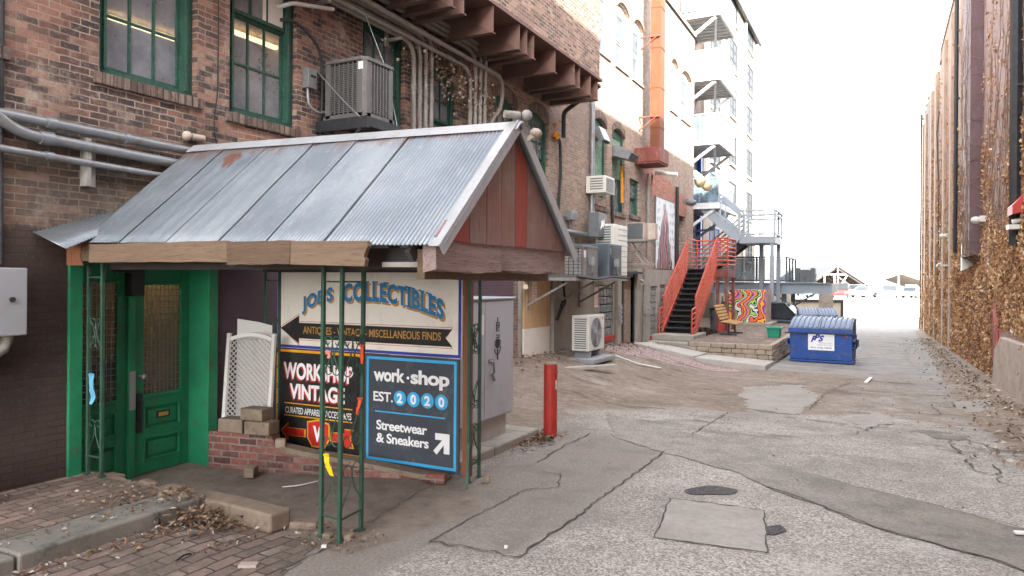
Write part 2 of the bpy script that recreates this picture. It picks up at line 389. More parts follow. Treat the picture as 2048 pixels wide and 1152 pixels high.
wx('cardboard', (.30, .17, .09), .2, 5, (.12, .07, .04), .5, .85)
wx('timber_dark', (.06, .05, .045), .25, 3, None, 0, .8)
wx('timber_white', (.7, .68, .65), .06, 3, None, 0, .7)
wx('roof_far', (.08, .08, .085), .2, 2, None, 0, .8)
wx('planter_tan', (.42, .32, .19), .15, 5, None, 0, .7)
wx('paper', (.72, .66, .64), .08, 12, (.5, .2, .2), .4, .8)
for nm, c in (('car_white', (.75, .75, .75)), ('car_red', (.5, .03, .03)), ('car_grey', (.35, .37, .39)), ('car_dark', (.018, .032, .035)), ('car_blue', (.07, .14, .28)), ('car_silver', (.5, .52, .54))):
    wx(nm, c, .05, 1, (.3, .28, .26), .12, .28, .15, bump=.02, spec=.6)
wx('glass_dark', (.02, .024, .028), .2, 2, (.2, .2, .2), .12, .12, spec=.6, bump=.02)
wx('lamp_red', (.5, .02, .02), .1, 5, None, 0, .25)

wx('steel_pale', (.52, .53, .53), .08, 2, (.3, .28, .25), .3, .5)
wx('pane_matte', (.045, .05, .055), .2, 1, None, 0, .6, spec=.1)
def wood(name, c1, c2, stretch, rough=.8, red=None, dark=(.06, .04, .03)):
    g = G(name)
    n = g.noise(4, 7, .7, stretch=stretch, dist=.6); f = g.noise(22, 4, .7, stretch=stretch); b = g.noise(1.1, 4, .6)
    c = g.ramp(n, [(.25, c1), (.5, tuple((a + d) / 2 for a, d in zip(c1, c2))), (.75, c2)])
    c = g.mix(g.math('MULTIPLY', g.step(f, .5, .72), .7), c, dark)
    if red: c = g.mix(g.math('MULTIPLY', g.step(b, .45, .62), red[1]), c, red[0])
    M[name] = g.fin(c, rough, 0, g.bump(f, .5, .006), .25); return M[name]
wood('fascia_wood', (.135, .088, .055), (.225, .155, .105), (.35, 6, 6))
wood('fascia_dark', (.095, .06, .038), (.165, .11, .072), (.35, 6, 6))
wood('beam_wood', (.20, .135, .12), (.36, .27, .25), (6, .35, 6), dark=(.03, .02, .018))
wood('gable_grey', (.19, .125, .105), (.31, .225, .195), (6, 6, .35), red=((.22, .075, .055), .45))
wood('gable_red', (.24, .055, .04), (.36, .10, .075), (6, 6, .35))
wood('post_wood', (.17, .065, .03), (.28, .12, .06), (6, 6, .3))
wood('plywood', (.48, .30, .15), (.62, .44, .25), (3, 3, .3), dark=(.33, .19, .09))
wood('bench_wood', (.40, .22, .07), (.55, .33, .12), (2, 2, 6))

# corrugated zinc with rust
g = G('zinc_sheet'); X, Y, Z = g.xyz()
n = g.noise(1.2, 5, .6); n2 = g.noise(6, 7, .7, stretch=(1, .35, .35)); f = g.noise(70, 3, .6)
oi = g.n('ShaderNodeObjectInfo').outputs['Random']
c = g.ramp(g.math('ADD', n, g.math('MULTIPLY', g.math('SUBTRACT', oi, .5), .22)), [(.3, (.15, .168, .185)), (.5, (.21, .23, .247)), (.7, (.29, .305, .315))])
c = g.mix(g.math('MULTIPLY', g.step(f, .45, .7), .3), c, (.14, .16, .19))
rid = g.step(g.math('ADD', Z, g.math('MULTIPLY', g.math('SUBTRACT', n2, .5), .5)), 3.0, 3.12)
c = g.mix(g.math('MULTIPLY', rid, .6), c, (.17, .075, .045))
c = g.mix(g.math('MULTIPLY', g.step(n2, .70, .76), .5), c, (.20, .085, .05))
c = g.mix(g.math('MULTIPLY', g.step(g.attr('rust'), .35, .7), .9), c, g.mix(g.noise(12, 4), (.13, .045, .03), (.24, .095, .05)))
c = g.mix(g.math('MULTIPLY', g.step(g.noise(14, 6, .75, stretch=(1.5, .5, .5)), .5, .68), .25), c, (.38, .39, .39))
M['zinc_sheet'] = g.fin(c, g.math('ADD', .3, g.math('MULTIPLY', n2, .25)), .6, g.bump(f, .08, .003), .4)

# ground: pebbly old concrete with asphalt, dirt and gravel zones (attributes)
g = G('alley_ground'); X, Y, Z = g.xyz()
v1 = g.voro(75, out='Color'); vs = g.n('ShaderNodeSeparateColor'); g.L(v1, vs.inputs[0]); vd = g.voro(75)
big = g.noise(.45, 6, .65); med = g.noise(2.2, 7, .7); fine = g.noise(45, 4, .7); mid2 = g.noise(.9, 8, .75, stretch=(1, .5, 1))
pe = g.ramp(vs.outputs[0], [(.0, (.135, .112, .094)), (.25, (.215, .187, .16)), (.55, (.30, .268, .235)), (.8, (.37, .336, .298)), (1, (.47, .43, .385))])
pe = g.mix(g.math('MULTIPLY', g.step(big, .40, .66), .6), pe, (.13, .112, .095)); pe = g.mix(g.math('MULTIPLY', g.step(med, .52, .72), .4), pe, (.14, .12, .10)); pe = g.mix(g.math('MULTIPLY', g.step(g.noise(1.3, 5, .6), .55, .7), .3), pe, (.5, .47, .43))
asp = g.ramp(fine, [(.3, (.15, .125, .105)), (.55, (.22, .19, .163)), (.75, (.31, .275, .24))])
asp = g.mix(g.math('MULTIPLY', g.step(med, .45, .7), .45), asp, (.12, .10, .085))
pe = g.mix(g.math('MULTIPLY', g.step(g.noise(1.0, 8, .78, stretch=(.6, 1, 1)), .5, .66), .55), pe, asp)
c = g.mix(g.attr('smooth'), pe, asp)
farc = g.ramp(med, [(.3, (.18, .165, .15)), (.5, (.25, .233, .215)), (.7, (.31, .29, .268))])
c = g.mix(g.step(g.math('ADD', Y, g.math('MULTIPLY', med, 8)), 17, 27), c, farc)
di = g.ramp(g.math('ADD', g.math('MULTIPLY', g.noise(7, 7, .75), .6), g.math('MULTIPLY', g.noise(1.1, 6, .7, stretch=(1, .6, 1)), .42)), [(.28, (.075, .052, .036)), (.45, (.17, .125, .09)), (.58, (.25, .195, .148)), (.75, (.36, .30, .24))])
dm = g.step(g.math('ADD', g.attr('dirt'), g.math('MULTIPLY', g.math('SUBTRACT', med, .5), .9)), .35, .62)
c = g.mix(g.math('MULTIPLY', dm, .92), c, di)
gv = g.n('ShaderNodeSeparateColor'); g.L(g.voro(45, out='Color'), gv.inputs[0])
gr = g.ramp(gv.outputs[0], [(.0, (.10, .06, .055)), (.35, (.24, .155, .14)), (.65, (.36, .26, .24)), (1, (.5, .42, .38))])
gm = g.step(g.math('ADD', g.attr('gravel'), g.math('MULTIPLY', g.math('SUBTRACT', med, .5), .8)), .4, .6)
c = g.mix(gm, c, gr)
rc = g.ramp(g.noise(5, 6, .7), [(.3, (.125, .098, .077)), (.5, (.185, .15, .12)), (.7, (.235, .195, .16))])
c = g.mix(g.step(g.attr('ramp'), .3, .7), c, rc)
mid3 = g.noise(1.4, 8, .78, stretch=(.4, 1, 1))
stn = g.math('MULTIPLY', g.step(mid3, .52, .63), g.math('MULTIPLY', g.step(Y, 7.5, 10.5), .72))
c = g.mix(stn, c, (.075, .058, .046))
c = g.mix(g.math('MULTIPLY', g.step(g.noise(.8, 7, .75, stretch=(.5, 1, 1)), .56, .68), g.math('MULTIPLY', g.step(Y, 8, 12), .5)), c, (.36, .325, .285))
c = g.mix(g.math('MULTIPLY', g.step(g.noise(5.5, 6, .7), .62, .74), .45), c, (.075, .062, .052))
hh = g.math('ADD', g.math('MULTIPLY', vd, -.6), g.math('MULTIPLY', fine, .7))
nb = g.bump(hh, .5, .012); nb = g.bump(med, .35, .06, nb)
M['alley_ground'] = g.fin(c, .9, 0, nb, .25)

def patch(name, stops, scale=30, stain=(.06, .052, .045), speck=False, xdark=False):
    g = G(name); fine = g.noise(scale, 5, .7); med = g.noise(2.5, 7, .72); pb = g.n('ShaderNodeSeparateColor'); g.L(g.voro(85, out='Color'), pb.inputs[0])
    c = g.ramp(fine, stops); c = g.mix(g.math('MULTIPLY', g.step(med, .42, .64), .65), c, stain)
    if xdark: c = g.mix(.4, c, g.ramp(pb.outputs[0], [(0, (.09, .075, .062)), (.4, (.2, .175, .15)), (.75, (.33, .295, .255)), (1, (.5, .46, .41))]))
    if xdark: c = g.mix(g.math('MULTIPLY', g.step(g.math('ADD', g.xyz()[0], g.math('MULTIPLY', med, 1.6)), -1.6, 1.4), .6), c, g.mix(g.step(g.noise(1.8, 7, .75), .4, .62), (.16, .14, .118), (.075, .065, .055)))
    if speck: c = g.mix(g.math('MULTIPLY', g.step(g.noise(90, 2), .62, .68), .6), c, (.4, .38, .36))
    M[name] = g.fin(c, .9, 0, g.bump(fine, .5, .01), .25)
patch('asphalt_strip', [(.3, (.185, .16, .135)), (.55, (.265, .235, .2)), (.75, (.35, .31, .27))], stain=(.11, .092, .077), xdark=True)
patch('asphalt_dark', [(.3, (.028, .026, .026)), (.55, (.055, .05, .05)), (.75, (.13, .12, .12))], speck=True)
patch('concrete_patch', [(.3, (.24, .215, .185)), (.55, (.29, .262, .23)), (.75, (.34, .308, .272))], 14, (.21, .185, .155))
patch('crack', [(.3, (.04, .034, .028)), (.6, (.08, .07, .06)), (.8, (.13, .112, .095))])
patch('dirt_heap', [(.3, (.06, .045, .034)), (.55, (.12, .092, .07)), (.75, (.19, .155, .12))])

def leafmat(name, stops):
    g = G(name); a = g.attr('tone'); c = g.ramp(a, stops)
    c = g.mix(g.math('MULTIPLY', g.noise(60, 3), .5), c, g.mix(.5, c, (.08, .04, .02)))
    M[name] = g.fin(c, .8, 0, None, .2)
    g.b.inputs['Subsurface Weight'].default_value = 0
leafmat('ivy_leaf', [(0, (.13, .055, .03)), (.3, (.30, .145, .07)), (.6, (.46, .265, .125)), (.85, (.6, .40, .22)), (1, (.68, .53, .38))])
leafmat('litter_leaf', [(0, (.08, .05, .03)), (.35, (.17, .10, .06)), (.7, (.28, .19, .12)), (1, (.55, .50, .44))])
wx('vine_stem', (.22, .14, .10), .3, 8, (.28, .2, .15), .5, .9)

# glass
def glass(name, tint, trans, rough=.08, haze=.3):
    g = G(name); n = g.noise(1.6, 6, .7); f = g.noise(25, 5, .7)
    c = g.mix(g.step(n, .3, .7), tint, tuple(min(1, x * 1.7 + .02) for x in tint))
    g.fin(c, g.math('ADD', rough, g.math('MULTIPLY', f, haze * .4)), 0, None, .6)
    t = g.n('ShaderNodeBsdfTransparent'); mx = g.n('ShaderNodeMixShader')
    fac = g.math('SUBTRACT', trans + .1, g.math('MULTIPLY', f, .25), True)
    g.L(fac, mx.inputs[0]); g.L(g.b.outputs[0], mx.inputs[1]); g.L(t.outputs[0], mx.inputs[2]); g.L(mx.outputs[0], g.out.inputs[0])
    M[name] = g.mat
glass('pane_dusty', (.165, .175, .195), .34)
glass('pane_door', (.09, .085, .07), .62)
glass('pane_far', (.05, .065, .08), .2, .5)
glass('rail_glass', (.10, .15, .18), .4, .05, .1)
def emit(name, c, s):
    g = G(name); g.b.inputs['Base Color'].default_value = (*c, 1); g.b.inputs['Emission Color'].default_value = (*c, 1); g.b.inputs['Emission Strength'].default_value = s; M[name] = g.mat
emit('tube_light', (1, .78, .42), 1.3)
wx('room_paint', (.42, .33, .18), .1, 1, None, 0, .9)
wx('room_dark', (.09, .075, .06), .2, 1, None, 0, .9)
# glass block
g = G('glass_block'); g.b.inputs['Base Color'].default_value = (.25, .29, .29, 1)
n = g.noise(9, 3, .6, dist=1.5); M['glass_block'] = g.fin(g.ramp(n, [(.3, (.10, .125, .125)), (.6, (.26, .29, .29)), (.8, (.48, .5, .5))]), .15, 0, g.bump(n, .4, .02), .6)
# chicken wire / netting
def mesh_alpha(name, axes, pitch, wire, c):
    g = G(name); X, Y, Z = g.xyz(); a = {'x': X, 'y': Y, 'z': Z}
    def line(s): return g.math('LESS_THAN', g.math('FRACT', g.math('DIVIDE', s, pitch)), wire / pitch)
    p = g.math('ADD', a[axes[0]], a[axes[1]]); q = g.math('SUBTRACT', a[axes[0]], a[axes[1]])
    fac = g.math('MAXIMUM', line(g.math('ADD', p, 100)), line(g.math('ADD', q, 100)))
    g.fin(c, .6, .3); t = g.n('ShaderNodeBsdfTransparent'); mx = g.n('ShaderNodeMixShader')
    g.L(fac, mx.inputs[0]); g.L(t.outputs[0], mx.inputs[1]); g.L(g.b.outputs[0], mx.inputs[2]); g.L(mx.outputs[0], g.out.inputs[0]); M[name] = g.mat
mesh_alpha('bird_net', 'xy', .045, .005, (.10, .085, .075))
mesh_alpha('rail_mesh', 'xz', .07, .012, (.25, .28, .3))
# murals: wavy flame bands of saturated paint on a flat panel
def mural(name, axes, spots):
    g = G(name); X, Y, Z = g.xyz(); a = {'x': X, 'y': Y, 'z': Z}; U = a[axes]
    w = g.noise(.9, 3, .5); w2 = g.noise(2.3, 2, .5)
    t = g.math('ADD', g.math('MULTIPLY', U, 3.6 if not spots else 3.2), g.math('ADD', g.math('MULTIPLY', w, 9.0 if not spots else 4.5), g.math('MULTIPLY', g.math('SUBTRACT', Z, 1), -.9 if not spots else .25)))
    ph = g.math('FRACT', g.math('MULTIPLY', t, .42))
    c = g.ramp(ph, [(0, (.62, .60, .6)), (.1, (.015, .012, .015)), (.17, (.75, .12, .03)), (.3, (.015, .012, .015)), (.36, (.8, .36, .03)), (.47, (.55, .04, .16)), (.56, (.015, .012, .015)), (.62, (.32, .16, .5)), (.7, (.75, .18, .05)), (.8, (.015, .012, .015)), (.86, (.3, .55, .08)), (.93, (.015, .012, .015))], 'CONSTANT')
    if spots:
        c = g.ramp(ph, [(0, (.3, .28, .28)), (.1, (.015, .012, .015)), (.2, (.2, .03, .09)), (.38, (.42, .4, .38)), (.44, (.42, .05, .04)), (.52, (.015, .012, .015)), (.58, (.14, .035, .11)), (.72, (.25, .5, .06)), (.76, (.015, .012, .015)), (.82, (.28, .13, .18)), (.93, (.015, .012, .015))], 'CONSTANT')
        dots = g.voro(4.6, vec=g.comb(U, g.math('MULTIPLY', Z, .8)), rnd=.35)
        pol = g.mix(g.math('LESS_THAN', dots, .3), (.62, .66, .68), (.27, .31, .36))
        mid = g.math('ABSOLUTE', g.math('SUBTRACT', U, 23.05)); wid = g.math('ADD', g.math('MULTIPLY', g.math('SUBTRACT', 4.6, Z), .42), g.math('MULTIPLY', g.math('SUBTRACT', w2, .5), .5))
        c = g.mix(g.math('GREATER_THAN', mid, wid), c, pol)
        c = g.mix(g.step(Z, 3.4, 4.1), c, g.mix(.3, c, (.5, .5, .5)))
    M[name] = g.fin(c, .6)
mural('mural_panel', 'y', True)
mural('mural_box', 'x', False)
# ------------------------------------------------------------------ ground
def pt_in(p, poly):
    x, y = p; c = False; j = len(poly) - 1
    for i in range(len(poly)):
        xi, yi = poly[i]; xj, yj = poly[j]
        if (yi > y) != (yj > y) and x < (xj - xi) * (y - yi) / (yj - yi) + xi: c = not c
        j = i
    return c
def dseg(p, a, b):
    ax, ay = a; bx, by = b; dx = bx - ax; dy = by - ay
    t = max(0, min(1, ((p[0] - ax) * dx + (p[1] - ay) * dy) / (dx * dx + dy * dy + 1e-9)))
    return math.hypot(p[0] - ax - t * dx, p[1] - ay - t * dy)
def sdist(p, poly):
    d = min(dseg(p, poly[i - 1], poly[i]) for i in range(len(poly)))
    return d if pt_in(p, poly) else -d
def gpoly(pix): return [tuple(onG(*q).xy) for q in pix]
DIRT = gpoly([(1030, 735), (1150, 715), (1300, 705), (1540, 742), (1700, 748), (1840, 735), (1900, 790), (1990, 850), (1900, 862), (1800, 846), (1620, 832), (1480, 826), (1340, 812), (1230, 822), (1150, 818), (1100, 850), (1030, 870)])
DIRT = [(-6.4, 9.0)] + [(-6.4, 24)] + DIRT[2:]
SMOOTH = gpoly([(940, 950), (1180, 868), (1330, 902), (1180, 1015), (1037, 1112), (860, 1083), (700, 1150)]) 
SMOOTH = [(-2.9, 1.5), (-4.6, 2.5), (-4.6, 4.1), (-3.6, 6.0)] + SMOOTH[1:6]
GRAV = [(-6.4, 15.5), (-3.3, 17.6), (-2.6, 19.2), (-2.4, 20.3), (-6.4, 20.3)]
RAMP = [(-6.7, 4.05), (-6.7, 5.6), (-3.5, 5.85), (-2.9, 5.2), (-3.3, 3.9), (-4.0, 4.0)]
RIGHT = [(1.35, -5), (1.35, 10), (1.0, 13), (1.3, 22), (1.7, 50), (2.4, 52), (2.4, -5)]
def axis(a, b, st): n = max(1, round((b - a) / st)); return [a + (b - a) * i / n for i in range(n)]
gxs = axis(-900, -60, 210) + axis(-60, -8, 6.5) + axis(-8, 2.6, .13) + axis(2.6, 60, 6) + axis(60, 900, 210) + [900]
gys = axis(-60, -3, 5) + axis(-3, 1.5, .5) + axis(1.5, 27, .14) + axis(27, 80, 1.2) + axis(80, 200, 15) + axis(200, 1500, 260) + [1500]
mb = MB(); at = {'dirt': [], 'smooth': [], 'gravel': [], 'ramp': []}
for y in gys:
    for x in gxs:
        z = gzn(x, y)
        near = -8 <= x <= 2.7 and 0 < y < 55
        if near and y < 30:
            pass
        mb.v.append((x, y, z))
        def soft(poly, w):
            return sst(-w, w, sdist((x, y), poly)) if near else 0.0
        at['dirt'].append(max(soft(DIRT, .8) * (1 - .5 * sst(-2.2, -.2, x)), .85 * soft(RIGHT, .35))); at['smooth'].append(soft(SMOOTH, .06)); at['gravel'].append(soft(GRAV, .4)); at['ramp'].append(soft(RAMP, .25))
nx = len(gxs)
for j in range(len(gys) - 1):
    for i in range(nx - 1):
        mb.f.append([j * nx + i, j * nx + i + 1, (j + 1) * nx + i + 1, (j + 1) * nx + i]); mb.m.append(0); mb.sm.append(True)
mb.build('ground', M['alley_ground'], kind='structure', attr=at, recalc=False)

def jag(pix, amp=.03, step=.12, seed=1, closed=True):
    rr = random.Random(seed); P = [onG(*q).xy for q in pix]; out = []
    n = len(P) if closed else len(P) - 1
    for i in range(n):
        a = P[i]; b = P[(i + 1) % len(P)]; k = max(1, int((b - a).length / step)); nn = Vector((-(b - a).y, (b - a).x)).normalized()
        for t in range(k):
            q = a.lerp(b, t / k); q = q + nn * (0 if t == 0 else rr.uniform(-amp, amp)); out.append(q)
    if not closed: out.append(P[-1])
    return out
def ground_patch(name, pix, mat, lift=.02, amp=.03, seed=1, pts=None):
    poly = pts or jag(pix, amp, .12, seed)
    bm = bmesh.new(); vs = [bm.verts.new((p[0], p[1], 0)) for p in poly]
    es = [bm.edges.new((vs[i - 1], vs[i])) for i in range(len(vs))]
    bmesh.ops.triangle_fill(bm, edges=es, use_beauty=True, use_dissolve=False)
    for _ in range(5):
        lg = [e for e in bm.edges if e.calc_length() > .22]
        if lg: bmesh.ops.subdivide_edges(bm, edges=lg, cuts=1); bmesh.ops.triangulate(bm, faces=bm.faces)
    for v in bm.verts: v.co.z = gzn(v.co.x, v.co.y) + lift - .014
    bmesh.ops.recalc_face_normals(bm, faces=bm.faces)
    if sum(f.normal.z for f in bm.faces) < 0: bmesh.ops.reverse_faces(bm, faces=bm.faces)
    me = bpy.data.meshes.new(name); bm.to_mesh(me); bm.free(); me.materials.append(mat)
    o = bpy.data.objects.new(name, me); col.objects.link(o); return tag(o, kind='structure')
def crack(pix, w=.02, seed=1, amp=.025, mat='crack', lift=.024):
    pts = jag(pix, amp, .08, seed, False); rr = random.Random(seed); mb = MB(); vs = []
    for i, p in enumerate(pts):
        d = (pts[min(i + 1, len(pts) - 1)] - pts[max(i - 1, 0)]).normalized(); n = Vector((-d.y, d.x)) * w * rr.uniform(.35, 1.0) * .5
        for s in (-1, 1):
            q = p + n * s; vs.append((q.x, q.y, gzn(q.x, q.y) + lift - .0135))
    mb.add(vs, [(2 * i, 2 * i + 2, 2 * i + 3, 2 * i + 1) for i in range(len(pts) - 1)])
    return mb.build('pavement_crack', M[mat], kind='structure', recalc=False)
STRIP_A = [(1140, 812), (1215, 826), (1300, 850), (1400, 872), (1490, 893), (1580, 935), (1700, 972), (1840, 1003), (2048, 1060), (2200, 1110)]
STRIP_B = [(2200, 1185), (2048, 1146), (1975, 1118), (1850, 1082), (1740, 1052), (1630, 1008), (1535, 975), (1480, 948), (1400, 926), (1320, 903), (1230, 875), (1150, 838)]
ground_patch('pavement', STRIP_A[1:] + STRIP_B[:-1], M['asphalt_strip'], .021, .035, 3)
crack(STRIP_B[::-1][5:], .024, 5); crack(STRIP_A[5:], .01, 6)
ground_patch('pavement', [(1340, 998), (1528, 1022), (1536, 1106), (1308, 1076)], M['concrete_patch'], .021, .012, 8)
crack([(1340, 998), (1528, 1022), (1536, 1107), (1308, 1077), (1340, 998)], .018, 9, .012)
ov = [onG(1422 + 54 * math.cos(a), 983 + 9 * math.sin(a) * (1 + .2 * math.sin(3 * a))).xy for a in [i * math.pi / 14 for i in range(28)]]
ground_patch('pavement', None, M['asphalt_dark'], .022, pts=ov)
ground_patch('pavement', [(1532, 1055), (1560, 1052), (1575, 1064), (1548, 1072), (1533, 1070)], M['asphalt_dark'], .023, .02, 12)
crack([(1330, 903), (1180, 1015), (1037, 1115)], .022, 14, .02); crack([(1037, 1115), (940, 1098), (858, 1085)], .02, 15); crack([(858, 1085), (950, 1035), (1050, 980), (1115, 975)], .016, 16)
crack([(1180, 868), (1115, 900), (1075, 925)], .02, 17); crack([(1115, 975), (1120, 950), (1085, 945)], .015, 18); crack([(1455, 826), (1385, 870)], .02, 19)
crack([(560, 1152), (720, 1055), (880, 960)], .012, 20)
for i, pth in enumerate([[(1900, 880), (1915, 905), (1940, 915), (1935, 940), (1975, 950)], [(1700, 870), (1760, 850), (1830, 850)], [(1870, 815), (1880, 830), (1960, 835)], [(1620, 820), (1660, 780), (1700, 765)], [(1985, 930), (2000, 965), (2048, 975)], [(1440, 755), (1540, 760), (1600, 745)], [(1850, 850), (1960, 860), (2020, 870)], [(1930, 880), (1990, 900), (2048, 905)]]):
    crack(pth, .024, 30 + i, .05)
for i, (pix, m) in enumerate([([(1480, 775), (1600, 770), (1640, 800), (1590, 830), (1490, 815)], 'concrete_patch'), ([(1690, 835), (1760, 825), (1790, 845), (1730, 860)], 'concrete_patch'), ([(1820, 690), (1840, 712), (1850, 735), (1825, 735), (1815, 712)], 'concrete_patch'), ([(1900, 805), (1970, 800), (1985, 820), (1930, 828)], 'concrete_patch'),
                             ([(1850, 868), (1935, 872), (1930, 880), (1870, 878)], 'asphalt_strip')]):
    ground_patch('pavement', pix, M[m], .02, .09, 50 + i)
# brick street by the kerb
ground_patch('brick_paving', [(-80, 1180), (95, 1128), (250, 1078), (372, 1040), (430, 1040), (520, 1062), (610, 1075), (640, 1090), (560, 1160), (470, 1230), (0, 1300)], M['street_paver'], .02, .05, 70)
# raised sidewalk by the door
mb = MB(); mb.box(-6.3, -5.16, -4, 4.0, -.05, .165); o = mb.build('sidewalk', M['paver'], kind='structure')
rk = random.Random(4); mb = MB(); y = -4.0
while y < 3.9:
    L_ = min(rk.uniform(.75, 1.15), 4.0 - y); mb.box(-5.155, -4.78 + rk.uniform(-.012, .012), y + .006, y + L_ - .006, -.08, .165 + rk.uniform(-.008, .008)); y += L_
mb.build('kerb', M['stone_kerb'], kind='structure', bevel=.018)
mb = MB()
for i in range(9):
    t = i / 8; x = -6.25 + t * 1.35; mb.rbox((x, 4.06 + .05 * math.sin(i * 2.1), -.08), .19, .14 + .05 * math.sin(i * 1.3), .235 + .02 * math.sin(i * 3.3), rk.uniform(-.25, .25))
mb.build('kerb_edging', M['stone_warm'], kind='structure', bevel=.02)
# low path slab and curb near the stairs
def slab(x0, x1, y0, y1, h, name, mat, bev=.02):
    mb = MB(); mb.add([(x0, y0, gz(x0, y0) - .2), (x1, y0, gz(x1, y0) - .2), (x1, y1, gz(x1, y1) - .2), (x0, y1, gz(x0, y1) - .2), (x0, y0, h), (x1, y0, h), (x1, y1, h), (x0, y1, h)],
                  [(3,2,1,0),(4,5,6,7),(0,1,5,4),(1,2,6,5),(2,3,7,6),(3,0,4,7)])
    return mb.build(name, mat, kind='structure', bevel=bev)
mb = MB()
for (a, b) in ((-5.9, -4.3), (-4.29, -2.55)):
    mb.add([(a, 18.7, gz(a, 18.7) - .1), (b, 18.7, gz(b, 18.7) - .1), (b, 20.3, gz(b, 20.3) - .1), (a, 20.3, gz(a, 20.3) - .1), (a, 18.7, gz(a, 18.7) + .09), (b, 18.7, gz(b, 18.7) + .12), (b, 20.3, gz(b, 20.3) + .12), (a, 20.3, gz(a, 20.3) + .09)],
           [(3,2,1,0),(4,5,6,7),(0,1,5,4),(1,2,6,5),(2,3,7,6),(3,0,4,7)])
mb.build('path', M['concrete_light'], kind='structure', bevel=.02)
# raised patio
mb = MB(); mb.box(-4.9, -2.75, 20.55, 34.5, -.7, .2); mb.box(-7.9, -4.9, 27.3, 34.5, -.7, .2); mb.build('patio', M['paver'], kind='structure')
tw = thing('retaining_wall', 'low tan concrete block retaining wall round the raised brick patio', 'retaining wall', (-3.8, 20.4, -.35))
rk = random.Random(9)
mb = MB()
for r_ in range(4):
    x = -4.95 + (.12 if r_ % 2 else 0); z = -.32 + r_ * .135
    while x < -2.66:
        w = rk.uniform(.26, .36); mb.box(x + .004, min(x + w, -2.6) - .004, 20.36 + rk.uniform(-.015, .015), 20.54, z, z + .128); x += w
    y = 20.37
    while y < 27:
        w = rk.uniform(.3, .4); mb.box(-2.74, -2.6 + rk.uniform(-.012, .012), y + .18, y + .18 + w - .008, z, z + .128); y += w
mb.build('block_course', M['wall_block'], tw, bevel=.018)
# ------------------------------------------------------------------ left brick building
WX = -6.3
bld = thing('brick_building', 'long old red brick building along the left side with green sash windows', 'building', (WX, 12, 0))
# hole = (y0, y1, z0, z1, arch, cols, upper rows, lower rows, kind)
WIN = [(4.12, 5.16, 3.75, 6.0, 0, 3, 2, 2, 'sash'), (5.58, 6.59, 3.70, 6.0, 0, 3, 2, 2, 'lit'), (7.83, 8.8, 3.70, 5.45, 0, 3, 2, 2, 'sash'), (9.55, 10.28, 3.70, 5.32, .12, 2, 2, 1, 'sash'),
       (11.5, 12.5, 3.70, 5.34, .16, 3, 2, 1, 'sash'), (12.98, 13.98, 3.70, 5.34, .16, 3, 2, 1, 'sash'), (16.6, 17.6, 3.75, 5.95, .18, 2, 1, 1, 'board'), (18.0, 19.05, 3.72, 5.95, .18, 2, 1, 1, 'vent'), (19.5, 20.4, 3.76, 4.78, 0, 2, 1, 1, 'sash'),
       (2.4, 3.3, 3.75, 6.0, 0, 3, 2, 2, 'sash')]
UP = [(17.0, 17.75), (18.25, 19.25), (19.68, 20.62), (23.75, 24.6), (25.2, 26.5), (21.4, 22.3)]
for a, b in UP[:5]: WIN.append((a, b, 7.62, 9.35, .2, 1, 1, 1, 'white'))
DOOR = (3.85, 5.41, -.2, 2.12)
DOOR2 = (18.8, 19.68, -.35, 2.02)
ALC = (24.95, 25.95, 2.1, 4.2)
holes = [h[:5] for h in WIN] + [DOOR + (0,), ALC + (0,)]
Y0, Y1, ZT = -14.0, 27.15, 10.9
def wall_cells(mb, holes, y0, y1, z0, z1, X, m=0):
    ys = sorted({y0, y1, *[h[0] for h in holes], *[h[1] for h in holes]}); zs = sorted({z0, z1, *[h[2] for h in holes], *[h[3] for h in holes]})
    ys = [y for y in ys if y0 <= y <= y1]; zs = [z for z in zs if z0 <= z <= z1]
    for i in range(len(ys) - 1):
        for j in range(len(zs) - 1):
            cy = (ys[i] + ys[i + 1]) / 2; cz = (zs[j] + zs[j + 1]) / 2
            if any(h[0] < cy < h[1] and h[2] < cz < h[3] for h in holes): continue
            mb.quad((X, ys[i], zs[j]), (X, ys[i + 1], zs[j]), (X, ys[i + 1], zs[j + 1]), (X, ys[i], zs[j + 1]), m)
    for (a, b, c, d, ar) in holes:
        D = .24
        for q in (((X, a, c), (X - D, a, c), (X - D, a, d), (X, a, d)), ((X, b, c), (X - D, b, c), (X - D, b, d), (X, b, d)), ((X, a, d), (X - D, a, d), (X - D, b, d), (X, b, d)), ((X, a, c), (X - D, a, c), (X - D, b, c), (X, b, c))): mb.quad(*q, m)
        if ar:
            w = (b - a) / 2; Rr = (w * w + ar * ar) / (2 * ar); yc = (a + b) / 2; zc = d - Rr; N = 10
            arc = [(yc + w * (2 * k / N - 1), zc + math.sqrt(max(0, Rr * Rr - (w * (2 * k / N - 1)) ** 2))) for k in range(N + 1)]
            for k in range(N):
                (ya, za), (yb, zb) = arc[k], arc[k + 1]
                mb.quad((X, ya, za), (X, yb, zb), (X, yb, d), (X, ya, d), m); mb.quad((X, ya, za), (X - D, ya, za), (X - D, yb, zb), (X, yb, zb), m)
mb = MB(); wall_cells(mb, holes, Y0, Y1, -.8, ZT, WX)
mb.quad((WX, Y1, -.8), (WX - 3, Y1, -.8), (WX - 3, Y1, ZT), (WX, Y1, ZT)); mb.quad((WX, Y0, -.8), (WX - 12, Y0, -.8), (WX - 12, Y0, ZT), (WX, Y0, ZT))
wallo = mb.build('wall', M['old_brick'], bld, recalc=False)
mb = MB(); mb.box(WX - 12, WX - .02, Y0, Y1 - .02, ZT, ZT + .1); mb.build('roof', M['roof_far'], bld)
mb = MB(); mb.box(WX - .2, WX + .06, Y0, Y1, ZT + .1, ZT + .22); mb.box(WX - 2.5, WX - .2, Y1 - .2, Y1 + .06, ZT + .1, ZT + .22); mb.build('coping', M['concrete'], bld)
